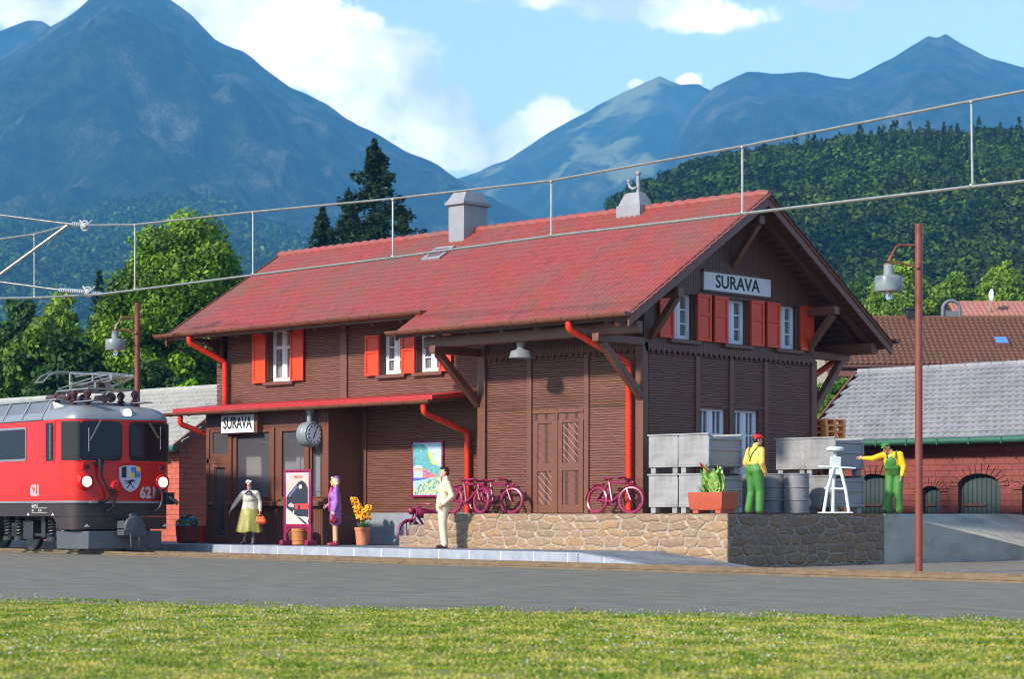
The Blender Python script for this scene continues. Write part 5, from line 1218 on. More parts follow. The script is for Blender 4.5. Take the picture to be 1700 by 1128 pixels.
    pg = quick('pantograph', CHR, L, lambda b: (b.box(-2.2, -.6, 3.76, -2.1, .6, 3.80), b.box(-.70, -.6, 3.76, -.6, .6, 3.80), b.box(-2.2, -.62, 3.76, -.6, -.56, 3.80), b.box(-2.2, .56, 3.76, -.6, .62, 3.80)), local=True, bevel=.005)
    for y0, y1 in ((-.35, -.12), (.35, .12)):
        quick('pantograph_arm', CHR, pg, lambda b: b.tube([(-2.15, y0 * .5, 3.90), (-.25, y0 * .3, 4.04)], [.045, .035], 8), local=True)
        quick('pantograph_arm', CHR, pg, lambda b: b.tube([(-.25, y0 * .3, 4.08), (-2.0, y1 * 3, 4.20)], .022, 8), local=True)
    quick('knuckle', CHR, pg, lambda b: (b.tube([(-.25, -.22, 4.05), (-.25, .22, 4.05)], .075, 12), b.tube([(-.3, 0, 4.05), (.12, .15, 4.06), (.22, .1, 4.0)], .035, 8), b.tube([(.15, .1, 4.0), (-1.0, .1, 3.80)], .028, 8)), local=True)
    for y0 in (-.5, .5): quick('pantograph_rod', CHR, pg, lambda b: b.tube([(-2.3, y0, 3.84), (-1.3, y0 * .6, 4.02), (-.3, y0 * .3, 4.12)], .02, 8), local=True)
    quick('pantograph_rod', CHR, pg, lambda b: (b.tube([(-2.4, 0, 4.16), (-1.2, 0, 4.2), (-.1, 0, 4.10)], .02, 8), b.box(-2.0, -.35, 3.8, -1.9, .35, 4.0), b.box(-1.1, -.2, 3.8, -1.0, .2, 3.95)), local=True)
    for x in (-2.55, -2.15):
        quick('contact_strip', CHR, pg, lambda b: b.tube([(x, -.98, 3.98), (x, -.84, 4.14), (x, -.60, 4.24), (x, .60, 4.24), (x, .84, 4.14), (x, .98, 3.98)], .022, 8), local=True)
    quick('horn', CHR, pg, lambda b: (b.tube([(-2.55, -.98, 3.98), (-2.15, -.98, 3.98)], .02, 6), b.tube([(-2.55, .98, 3.98), (-2.15, .98, 3.98)], .02, 6), b.tube([(-2.1, -.3, 3.8), (-2.1, -.3, 4.22)], .025, 6), b.tube([(-2.1, .3, 3.8), (-2.1, .3, 4.22)], .025, 6)), local=True)
    quick('spring_box', plain('dark_spring', S(44, 40, 40), .4), pg, lambda b: b.tube([(-1.7, -.1, 3.86), (-.9, -.1, 3.86)], .09, 12), local=True)
    # bogies
    def bogie(xc):
        g = quick('bogie', BOG, L, lambda b: (b.box(xc - 1.5, -.86, .62, xc + 1.5, -.74, .80), b.box(xc - 1.5, .74, .62, xc + 1.5, .86, .80), b.box(xc - .3, -.86, .25, xc + .3, .86, .55)), local=True, bevel=.015)
        for x in (xc - 1.15, xc + 1.15):
            for sg in (-1, 1):
                w = quick('wheel', plain('steel_wheel', S(92, 84, 78), .35, .1, 6, .1, metal=.6), g, lambda b: b.lathe([(.05, -.05), (.36, -.05), (.40, -.06), (.46, -.06), (.50, -.055), (.50, .05), (.38, .06), (.10, .05), (.1, .08), (.02, .08)], (x, sg * .56, .47), 36, 'y'), local=True)
                quick('axle_box', BOG, g, lambda b: (b.box(x - .16, sg * .88, .32, x + .16, sg * 1.06, .66), b.lathe([(.12, 0), (.12, .05), (.08, .07)], (x, sg * 1.06, .47), 16, 'y')), local=True, bevel=.015)
                for dx in (-.30, .30):
                    b = MB(); b.tube([(x + dx + .10 * math.cos(t), sg * 1.05 + .10 * math.sin(t), .32 + .46 * t / 37.7) for t in np.linspace(0, 37.7, 97)], .024, 6); b.tube([(x + dx, sg * 1.05, .28), (x + dx, sg * 1.05, .78)], .045, 8); b.build('spring', BOG, g, local=True)
                    quick('spring_seat', BOG, g, lambda b: b.lathe([(.15, .22), (.15, .31), (.12, .33)], (x + dx, sg * 1.05, 0), 18), local=True)
        quick('brake_rod', BOG, g, lambda b: (b.beam((xc - 1.4, -1.02, .36), (xc + 1.7, -1.02, .36), .05, .07), b.box(xc + .3, -1.08, .3, xc + .5, -.9, .8), b.box(xc - .6, -1.1, .25, xc - .1, -.85, .7)), local=True, bevel=.01)
    bogie(-2.35); bogie(-8.6)
    quick('sand_pipe', BOG, L, lambda b: (b.box(-1.15, -1.0, .5, -.95, -.8, .85), b.tube([(-1.0, -.95, .6), (-.9, -.8, .15)], .03, 8)), local=True, bevel=.01)
locomotive()

# ------------------------------------------------------------------ people
SK = plain('skin', S(222, 158, 124), .5, .05, 8, .05)
def fuse(name, b, m_, parent, vox=.012, sm=4):
    o = b.build(name, m_, parent, local=True)
    r = o.modifiers.new('r', 'REMESH'); r.mode = 'VOXEL'; r.voxel_size = vox
    if sm: s_ = o.modifiers.new('s', 'SMOOTH'); s_.iterations = sm; s_.factor = .5
    dg = bpy.context.evaluated_depsgraph_get(); me = bpy.data.meshes.new_from_object(o.evaluated_get(dg)); old = o.data; o.modifiers.clear(); o.data = me; bpy.data.meshes.remove(old)
    me.name = name; me.shade_smooth(); me.materials.clear(); me.materials.append(m_); return o
def V3(p): return Vector(p)
def hand(b, w, d, up, side, curl=.5, s=1.0):
    """palm, four fingers and a thumb; d points along the hand, side is where the thumb leaves"""
    d = V3(d).normalized(); side = V3(side); side = (side - d * side.dot(d)).normalized(); n = d.cross(side).normalized()
    if n.dot(V3(up)) < 0: n = -n
    c = w + d * .045 * s; b.ell(c, (.05 * s, .038 * s, .019 * s), rot=Matrix((d, side, n)).transposed())
    for i, (o, L) in enumerate(((.027, .072), (.009, .082), (-.009, .076), (-.026, .060))):
        p0 = w + d * .078 * s + side * o * s; d1 = (d * math.cos(curl * .6) - n * math.sin(curl * .6)); p1 = p0 + d1 * L * .52 * s; d2 = (d * math.cos(curl * 1.7) - n * math.sin(curl * 1.7)); p2 = p1 + d2 * L * .48 * s
        b.cap(p0 - d * .01, p1, .0095 * s, .009 * s, 8); b.cap(p1, p2, .009 * s, .0078 * s, 8)
    t0 = w + d * .02 * s + side * .026 * s; t1 = t0 + (d * .6 + side * .75).normalized() * .035 * s; t2 = t1 + (d * .95 + side * .15 - n * .3).normalized() * .03 * s
    b.cap(t0, t1, .012 * s, .011 * s, 8); b.cap(t1, t2, .011 * s, .009 * s, 8)
def head(b, h, f, s=1.0):
    f = V3(f).normalized(); l = Vector((0, 0, 1)).cross(f).normalized(); u = f.cross(l); R_ = Matrix((f, l, u)).transposed(); q = lambda x, y, z: h + (f * x + l * y + u * z) * s
    b.ell(q(-.008, 0, .022), (.093 * s, .075 * s, .088 * s), 16, 12, R_); b.ell(q(.022, 0, -.042), (.062 * s, .056 * s, .066 * s), 14, 10, R_)
    b.cap(q(.086, 0, .008), q(.106, 0, -.022), .009 * s, .014 * s, 8); b.ell(q(.074, 0, -.088), (.022 * s, .028 * s, .018 * s), 10, 8, R_)
    b.cap(q(.083, -.02, -.052), q(.083, .02, -.052), .009 * s, .009 * s, 8); b.cap(q(.083, -.033, .022), q(.083, .033, .022), .011 * s, .011 * s, 8)
    for y in (-.077, .077): b.ell(q(-.004, y, -.006), (.02 * s, .009 * s, .03 * s), 10, 8, R_)
    return q, R_
def body(J, parent, f, s=1.0, curlL=.6, curlR=.6, thumbs=((1, 0, 0), (1, 0, 0)), legw=1.0):
    b = MB(); g = {k: V3(v) for k, v in J.items()}
    q, R_ = head(b, g['hd'], f, s)
    b.cap(g['nk'] - Vector((0, 0, .04)), g['hd'] - Vector((0, 0, .04)), .056 * s, .052 * s); b.cap(g['pv'], g['ch'], .11 * s, .12 * s)
    b.cap(g['sl'], g['sr'], .06 * s, .06 * s); b.cap(g['hl'], g['hr'], .085 * s, .085 * s)
    for k, th, cu in (('l', thumbs[0], curlL), ('r', thumbs[1], curlR)):
        b.cap(g['s' + k], g['e' + k], .048 * s, .038 * s); b.cap(g['e' + k], g['w' + k], .038 * s, .024 * s)
        hand(b, g['w' + k], g['w' + k] - g['e' + k], (0, 0, 1) if abs((g['w' + k] - g['e' + k]).normalized().z) < .7 else (0, 1 if k == 'l' else -1, 0), th, cu, s)
        b.cap(g['h' + k], g['k' + k], .08 * s * legw, .052 * s * legw); b.cap(g['k' + k], g['a' + k], .052 * s * legw, .034 * s * legw)
        b.cap(g['a' + k] - Vector((0, 0, .045)), g['t' + k] + Vector((0, 0, .005)), .034 * s, .026 * s)
    o = fuse('body', b, SK, parent, .0085, 2)
    e = MB()
    for y in (-.031, .031): e.ell(q(.082, y, .006), (.006, .010, .006), 8, 6, R_)
    e.build('eyes', plain('eye_dark', S(40, 30, 28), .3, .05, 5, 0), o, local=True)
    l = MB(); l.cap(q(.091, -.018, -.052), q(.091, .018, -.052), .004, .004, 6); l.build('lips', plain('lip', S(176, 92, 84), .4, .05, 5, 0), o, local=True)
    return q, R_
def shoes(parent, J, m_, boot=0):
    for k in 'lr':
        a, t = V3(J['a' + k]), V3(J['t' + k]); b = MB(); fl = Vector((0, 0, .001)); d = (t - a); d.z = 0; d.normalize()
        hz = Vector((a.x, a.y, 0)); b.cap(hz + Vector((0, 0, .042)) - d * .02, V3((t.x, t.y, .036)), .047, .038); b.cap(hz + Vector((0, 0, .05)), a + Vector((0, 0, boot)), .05, .046 if boot else .044)
        s_ = Matrix((d, Vector((0, 0, 1)).cross(d), Vector((0, 0, 1)))).transposed()
        m2 = (hz + V3((t.x, t.y, 0))) / 2; b.ell(m2 + Vector((0, 0, .014)), (.15, .045, .014), 14, 6, s_); fuse('shoe', b, m_, parent, .009, 2)
def cloth_mat(name, c, rough=.55): return plain(name, c, rough, .06, 5, .4, 9, .02)

def woman_headscarf():
    P = (onY(415, -1.75), -1.75, .2); r = thing('person', 'older woman in purple headscarf, pale cardigan and olive skirt, walking on the platform', 'person', P, rad(-54))
    J = dict(hd=(.02, 0, 1.45), nk=(0, 0, 1.33), ch=(0, 0, 1.15), pv=(0, 0, .86), sl=(0, .18, 1.23), sr=(0, -.18, 1.23), el=(-.02, .25, 1.0), wl=(.06, .27, .80), er=(.02, -.32, 1.05), wr=(.06, -.44, .86),
             hl=(0, .09, .82), hr=(0, -.09, .82), kl=(.03, .10, .45), kr=(0, -.10, .45), al=(.05, .10, .10), ar=(.0, -.13, .10), tl=(.20, .12, .04), tr=(.14, -.17, .04))
    q, R_ = body(J, r, (.97, -.15, -.12), .98, 1.0, .5, ((1, 0, 0), (1, .3, 0)))
    b = MB(); g = {k: V3(v) for k, v in J.items()}
    b.ell((0, 0, 1.08), (.135, .185, .20), 18, 12); b.ell((.05, 0, 1.10), (.12, .16, .12)); b.cap((0, .15, 1.225), (0, -.15, 1.225), .085, .085); b.cap((0, 0, 1.2), (0, 0, 1.33), .10, .062)
    b.cap((0, .03, .98), (0, .05, .84), .15, .165); b.cap((0, -.03, .98), (0, -.05, .84), .15, .165)
    for k in 'lr': b.cap(g['s' + k], g['e' + k], .064, .052); b.cap(g['e' + k], g['w' + k] + (g['e' + k] - g['w' + k]) * .06, .052, .040)
    fuse('cardigan', b, cloth_mat('pale_grey_wool', S(190, 184, 170)), r, .012, 4)
    b = MB(); n = 56; rows = [(.90, .15, .19), (.84, .175, .215), (.72, .20, .245), (.58, .225, .275), (.44, .25, .305), (.33, .27, .33), (.30, .27, .33)]; vs = []
    for i, (z, rx, ry) in enumerate(rows):
        k = max(0, (.84 - z)) / .54
        for j in range(n): t = 2 * math.pi * j / n; w = 1 + .07 * k * math.sin(7 * t + .6 * math.sin(3 * t)) + .03 * k * math.sin(13 * t); vs.append((rx * w * math.cos(t), ry * w * math.sin(t) - .03 * k, z + .015 * k * math.sin(5 * t)))
    m0 = len(vs)
    for j in range(n): x, y, z = vs[(len(rows) - 1) * n + j]; vs.append((x * .93, y * .93, z + .04))
    fs = [(i * n + j, i * n + (j + 1) % n, (i + 1) * n + (j + 1) % n, (i + 1) * n + j) for i in range(len(rows)) for j in range(n)]; fs.append(tuple(range(n)))
    b.add(vs, fs); b.build('skirt', cloth_mat('olive_skirt', S(152, 142, 72)), r, local=True, ang=80)
    b = MB(); 
    b.ell(q(-.028, 0, .028), (.105, .094, .108), 18, 12, R_); b.ell(q(-.05, 0, -.06), (.075, .075, .09), 14, 10, R_); b.cap(q(.0, .06, -.1), q(.0, -.06, -.1), .035, .035)
    scarf = cloth_mat('purple_scarf', S(58, 40, 92)); fuse('headscarf', b, scarf, r, .01, 2)
    b = MB(); b.ell((.12, 0, 1.30), (.03, .03, .025)); b.cap((.12, .01, 1.29), (.17, .07, 1.20), .022, .03); b.cap((.12, -.01, 1.29), (.16, -.06, 1.22), .022, .028); fuse('scarf_knot', b, scarf, r, .008, 1)
    b = MB(); b.cap(q(.055, .05, .075), q(.075, -.03, .09), .03, .03); b.cap(q(.05, -.06, .06), q(.075, 0, .09), .028, .03); fuse('hair', b, cloth_mat('white_hair', S(226, 226, 230)), r, .008, 1)
    shoes(r, J, cloth_mat('grey_boot', S(92, 80, 78), .35), .13)
    W = Matrix.Rotation(rad(-54), 3, 'Z') @ V3((.085, .275, .715)); bag = thing('handbag', 'orange brown handbag carried by the woman in the headscarf', 'handbag', (P[0] + W.x, P[1] + W.y, P[2] + W.z - .26), rad(-54))
    bm_ = plain('orange_leather', S(196, 92, 34), .35, .12, 10, .2, 30)
    b = MB(); b.cap((0, -.09, .10), (0, .09, .10), .075, .075); b.cap((0, -.07, .17), (0, .07, .17), .055, .055); fuse('bag_body', b, bm_, bag, .009, 3)
    b = MB(); b.tube([(0, .07 * math.cos(t), .19 + .085 * math.sin(t)) for t in np.linspace(0, math.pi, 9)], .011, 8); b.build('handle', bm_, bag, local=True)
woman_headscarf()

def woman_purple():
    P = (onY(557, -1.75), -1.75, .2); a = rad(-134); r = thing('person', 'blonde woman in a purple coat and purple hat standing side on', 'person', P, a)
    J = dict(hd=(.02, 0, 1.49), nk=(-.02, 0, 1.37), ch=(0, 0, 1.18), pv=(-.02, 0, .88), sl=(-.01, .17, 1.27), sr=(-.01, -.17, 1.27), el=(-.03, .215, 1.0), wl=(.02, .22, .80), er=(.04, -.21, 1.03), wr=(.19, -.17, .93),
             hl=(0, .08, .84), hr=(0, -.08, .84), kl=(.0, .08, .46), kr=(.02, -.08, .46), al=(-.02, .08, .09), ar=(.03, -.08, .09), tl=(.12, .09, .035), tr=(.17, -.09, .035))
    q, R_ = body(J, r, (1, 0, -.05), .97, .9, .8, ((1, 0, 0), (0, .2, 1)), 1.05)
    b = MB(); g = {k: V3(v) for k, v in J.items()}
    b.ell((0, 0, 1.14), (.125, .17, .19), 18, 12); b.cap((0, .14, 1.26), (0, -.14, 1.26), .075, .075); b.ell((.05, 0, 1.16), (.1, .15, .11)); b.cap((-.01, 0, 1.25), (-.02, 0, 1.36), .085, .06)
    b.cap((-.01, .05, .98), (0, .06, .58), .125, .135); b.cap((-.01, -.05, .98), (.01, -.06, .58), .125, .135)
    for k in 'lr': b.cap(g['s' + k], g['e' + k], .068, .06); b.cap(g['e' + k], g['w' + k] + (g['e' + k] - g['w' + k]) * .08, .058, .046)
    coat = cloth_mat('purple_coat', S(150, 94, 172), .45); o = fuse('coat', b, coat, r, .012, 4)
    b = MB(); b.cap((.09, .0, 1.33), (.15, .0, 1.16), .035, .022); b.cap((.15, .0, 1.16), (.145, 0, .80), .018, .014); fuse('blouse', b, cloth_mat('pink_blouse', S(206, 60, 130)), r, .009, 2)
    b = MB(); b.ell(q(-.035, 0, .02), (.095, .09, .10), 14, 10, R_); b.cap(q(-.05, .055, -.06), q(-.05, -.055, -.06), .055, .055); b.cap(q(.05, .04, .085), q(.06, -.04, .085), .03, .03); b.ell(q(-.02, .075, -.02), (.05, .02, .07), 10, 8, R_); b.ell(q(-.02, -.075, -.02), (.05, .02, .07), 10, 8, R_)
    fuse('hair', b, cloth_mat('blonde_hair', S(222, 196, 148)), r, .009, 2)
    b = MB(); b.ell(q(-.04, 0, .075), (.09, .085, .055), 16, 8, R_); b.ell(q(-.075, 0, .03), (.07, .08, .06), 14, 8, R_); fuse('hat', b, cloth_mat('purple_felt', S(140, 88, 160)), r, .009, 2)
    shoes(r, J, cloth_mat('crimson_shoe', S(128, 22, 46), .3))
    b = MB()
    bg = cloth_mat('crimson_bag', S(130, 16, 44), .3)
    W = Matrix.Rotation(a, 3, 'Z') @ V3((.035, .225, .73)); bag = thing('handbag', 'crimson handbag hanging from the hand of the woman in purple', 'handbag', (P[0] + W.x, P[1] + W.y, P[2] + W.z - .24), a)
    b.ell((0, 0, .10), (.105, .04, .08)); b.ell((0, 0, .14), (.085, .042, .05)); fuse('bag_body', b, bg, bag, .008, 2)
    b = MB(); b.tube([(.05 * math.cos(t), 0, .17 + .075 * math.sin(t)) for t in np.linspace(0, math.pi, 9)], .009, 8); b.build('handle', bg, bag, local=True)
woman_purple()

def man_suit():
    P = (onY(737, -2.62), -2.62, .2); a = rad(-128); r = thing('person', 'dark haired man in a cream suit with one hand in his pocket', 'person', P, a)
    J = dict(hd=(.0, 0, 1.62), nk=(-.04, 0, 1.49), ch=(-.01, 0, 1.28), pv=(.02, 0, .96), sl=(-.05, .19, 1.39), sr=(-.05, -.19, 1.39), el=(-.14, .29, 1.12), wl=(.04, .225, .95), er=(-.04, -.25, 1.12), wr=(.08, -.20, .95),
             hl=(.02, .09, .92), hr=(.02, -.09, .92), kl=(.04, .10, .50), kr=(.02, -.09, .50), al=(.0, .11, .09), ar=(-.03, -.10, .09), tl=(.16, .14, .035), tr=(.13, -.12, .035))
    q, R_ = body(J, r, (1, .05, .04), 1.03, .9, .9, ((1, 0, .2), (1, 0, .2)))
    g = {k: V3(v) for k, v in J.items()}; su = cloth_mat('cream_suit', S(206, 192, 162))
    b = MB(); b.ell((-.01, 0, 1.25), (.145, .195, .21), 18, 12); b.cap((-.05, .15, 1.385), (-.05, -.15, 1.385), .08, .08); b.cap((.01, .05, 1.1), (.02, .06, .86), .145, .15); b.cap((.01, -.05, 1.1), (.02, -.06, .86), .145, .15); b.cap((-.03, 0, 1.38), (-.04, 0, 1.47), .09, .065)
    for k in 'lr': b.cap(g['s' + k], g['e' + k], .075, .066); b.cap(g['e' + k], g['w' + k] + (g['e' + k] - g['w' + k]) * .05, .064, .05)
    fuse('jacket', b, su, r, .012, 4)
    b = MB()
    for k in 'lr': b.cap(g['h' + k], g['k' + k], .115, .088); b.cap(g['k' + k], g['a' + k], .088, .078)
    b.cap(g['hl'], g['hr'], .115, .115); fuse('trousers', b, cloth_mat('cream_trousers', S(212, 200, 172)), r, .012, 4)
    b = MB(); b.cap((-.03, 0, 1.47), (-.035, 0, 1.51), .068, .064); fuse('shirt_collar', b, cloth_mat('white_shirt', S(222, 220, 216)), r, .009, 2)
    b = MB(); b.ell(q(-.028, 0, .052), (.092, .084, .075), 16, 10, R_); b.ell(q(-.058, 0, .0), (.058, .078, .075), 14, 10, R_); b.cap(q(.05, .035, .092), q(.055, -.035, .092), .028, .028); fuse('hair', b, cloth_mat('black_hair', S(26, 24, 26), .3), r, .009, 2)
    shoes(r, J, cloth_mat('brown_shoe', S(64, 40, 34), .3))
man_suit()
GRN = cloth_mat('green_dungarees', S(66, 124, 52))
def worker_red():
    y = .35; P = (onY(1254, y), y, DZ); a = rad(80); r = thing('person', 'worker in a red cap, yellow shirt and green dungarees seen from behind', 'person', P, a)
    J = dict(hd=(.05, -.01, 1.50), nk=(.0, 0, 1.38), ch=(.0, 0, 1.19), pv=(-.03, 0, .90), sl=(.0, .18, 1.29), sr=(.0, -.18, 1.29), el=(-.04, .25, 1.04), wl=(.08, .22, .86), er=(-.06, -.25, 1.03), wr=(.06, -.22, .84),
             hl=(-.03, .09, .86), hr=(-.03, -.09, .86), kl=(-.0, .11, .46), kr=(.03, -.10, .46), al=(-.06, .14, .09), ar=(.0, -.12, .09), tl=(.10, .17, .035), tr=(.17, -.14, .035))
    q, R_ = body(J, r, (.85, -.45, -.06), .97, .7, .7)
    g = {k: V3(v) for k, v in J.items()}; b = MB(); b.ell((.0, 0, 1.16), (.145, .185, .2), 18, 12); b.cap((0, .14, 1.285), (0, -.14, 1.285), .078, .078); b.cap((0, 0, 1.28), (.0, 0, 1.38), .09, .065); b.cap((-.02, .04, 1.1), (-.03, .04, .88), .13, .13); b.cap((-.02, -.04, 1.1), (-.03, -.04, .88), .13, .13)
    for k in 'lr': b.cap(g['s' + k], g['e' + k], .075, .066); b.cap(g['e' + k], g['w' + k] + (g['e' + k] - g['w' + k]) * .05, .064, .05)
    fuse('shirt', b, cloth_mat('pale_yellow_shirt', S(226, 178, 84)), r, .012, 4)
    b = MB()
    for k in 'lr': b.cap(g['h' + k], g['k' + k], .12, .093); b.cap(g['k' + k], g['a' + k] - Vector((0, 0, .01)), .093, .085)
    b.cap(g['hl'] + Vector((0, 0, .03)), g['hr'] + Vector((0, 0, .03)), .128, .128); b.cap((-.03, .04, .9), (-.01, .04, .98), .148, .148); b.cap((-.03, -.04, .9), (-.01, -.04, .98), .148, .148); b.ell((.10, 0, 1.12), (.062, .12, .17)); fuse('dungarees', b, GRN, r, .012, 4)
    q1 = MB()
    for sg in (1, -1): q1.tube([(-.12, -.05 * sg, 1.02), (-.15, -.01 * sg, 1.10), (-.145, .05 * sg, 1.22), (-.07, .11 * sg, 1.345), (.02, .12 * sg, 1.37), (.12, .10 * sg, 1.30), (.155, .08 * sg, 1.22)], .014, 6)
    q1.build('straps', GRN, r, local=True)
    b = MB(); b.ell(q(-.025, 0, .012), (.09, .083, .075), 14, 10, R_); fuse('hair', b, cloth_mat('black_hair_short', S(30, 26, 26)), r, .009, 2)
    b = MB(); b.ell(q(-.008, 0, .072), (.108, .095, .062), 18, 8, R_); b.ell(q(.09, 0, .055), (.055, .065, .014), 14, 6, R_); fuse('cap', b, plain('red_cap', S(206, 34, 28), .3, .05), r, .009, 2)
    shoes(r, J, cloth_mat('brown_boot', S(84, 58, 44), .4))
worker_red()
def worker_green():
    y = 3.75; P = (onY(1484, y), y, .945); a = rad(-66); r = thing('person', 'worker in a green cap leaning over with his hand on the far crates', 'person', P, a)
    J = dict(hd=(.22, -.13, 1.40), nk=(.14, -.06, 1.32), ch=(.07, -.03, 1.15), pv=(-.06, .0, .87), sl=(.10, .14, 1.26), sr=(.12, -.20, 1.25), el=(.10, .22, 1.0), wl=(.17, .19, .80), er=(.20, -.42, 1.17), wr=(.24, -.62, 1.18),
             hl=(-.06, .09, .84), hr=(-.06, -.09, .84), kl=(-.03, .08, .45), kr=(-.02, -.10, .45), al=(-.08, .10, .09), ar=(-.04, -.16, .09), tl=(.06, .14, .035), tr=(.11, -.24, .035))
    q, R_ = body(J, r, (.72, -.42, -.38), .97, .5, .5, ((1, 0, 0), (.3, 0, 1)))
    g = {k: V3(v) for k, v in J.items()}; b = MB(); b.ell((.07, -.03, 1.13), (.135, .185, .19), 18, 12, Matrix.Rotation(.3, 3, 'Y')); b.cap((.10, .10, 1.25), (.12, -.16, 1.24), .078, .078); b.cap((.1, -.04, 1.24), (.14, -.06, 1.32), .09, .065); b.cap((.05, .03, 1.05), (-.03, .03, .9), .13, .13); b.cap((.05, -.05, 1.05), (-.03, -.04, .9), .13, .13)
    for k in 'lr': b.cap(g['s' + k], g['e' + k], .072, .062); b.cap(g['e' + k], g['w' + k] + (g['e' + k] - g['w' + k]) * .12, .060, .046)
    fuse('shirt', b, cloth_mat('yellow_shirt', S(240, 184, 16)), r, .012, 4)
    b = MB()
    for k in 'lr': b.cap(g['h' + k], g['k' + k], .115, .09); b.cap(g['k' + k], g['a' + k] - Vector((0, 0, .01)), .09, .083)
    b.cap(g['hl'] + Vector((0, 0, .03)), g['hr'] + Vector((0, 0, .03)), .124, .124); b.cap((-.05, .04, .9), (.02, .03, 1.0), .146, .148); b.cap((-.05, -.04, .9), (.02, -.05, 1.0), .146, .148); b.ell((.145, -.035, 1.07), (.066, .128, .16), rot=Matrix.Rotation(.35, 3, 'Y')); b.cap((.09, .05, 1.0), (.09, -.11, 1.0), .09, .09); fuse('dungarees', b, GRN, r, .012, 4)
    q1 = MB()
    for sg in (1, -1): q1.tube([(-.03, -.03 + .04 * sg, 1.06), (-.06, -.03 + .06 * sg, 1.16), (.03, -.03 + .1 * sg, 1.30), (.12, -.03 + .105 * sg, 1.335), (.19, -.03 + .10 * sg, 1.28), (.215, -.03 + .09 * sg, 1.18)], .018, 6)
    q1.build('straps', GRN, r, local=True)
    b = MB(); b.ell(q(-.01, 0, .082), (.115, .105, .04), 18, 8, R_); b.ell(q(-.01, 0, .055), (.10, .085, .035), 16, 8, R_); b.ell(q(.095, 0, .045), (.05, .065, .012), 14, 6, R_); fuse('cap', b, plain('green_cap', S(62, 122, 58), .4, .05), r, .009, 2)
    b = MB(); b.ell(q(-.035, 0, .0), (.065, .081, .06), 14, 10, R_); fuse('hair', b, cloth_mat('brown_hair', S(70, 48, 40)), r, .009, 2)
    shoes(r, J, cloth_mat('dark_boot', S(70, 48, 40), .4))
worker_green()
# ------------------------------------------------------------------ neighbouring buildings
def np_mesh(name, V, F, mat_, parent=None, attr=None, smooth=False):
    """V (n,3) array, F (m,k) index array"""
    me = bpy.data.meshes.new(name); k = F.shape[1]
    me.vertices.add(len(V)); me.vertices.foreach_set('co', np.ascontiguousarray(V, dtype=np.float32).ravel())
    me.loops.add(F.size); me.loops.foreach_set('vertex_index', np.ascontiguousarray(F, dtype=np.int32).ravel())
    me.polygons.add(len(F)); me.polygons.foreach_set('loop_start', np.arange(0, F.size, k, dtype=np.int32))
    if attr is not None:
        a = me.color_attributes.new('tint', 'FLOAT_COLOR', 'POINT'); a.data.foreach_set('color', np.ascontiguousarray(attr, dtype=np.float32).ravel())
    me.materials.append(mat_); me.update(calc_edges=True); me.validate()
    if smooth: me.shade_smooth()
    o = bpy.data.objects.new(name, me); COL.objects.link(o)
    if parent is not None: o.parent = parent
    return o
M['gdoor'] = planks('dark_green_door', S(52, 66, 66), True, .14, .5, .012)
M['ggut'] = plain('green_gutter', S(48, 92, 76), .4, .08, 4, .1)
def arch(x, z0, w, h, n=10):
    r = w / 2; rise = w * .26; pts = [(x - r, z0), (x + r, z0)]
    for k in range(n + 1): t = math.pi * k / n; pts.append((x + r * math.cos(t), h - rise + rise * math.sin(t)))
    return pts
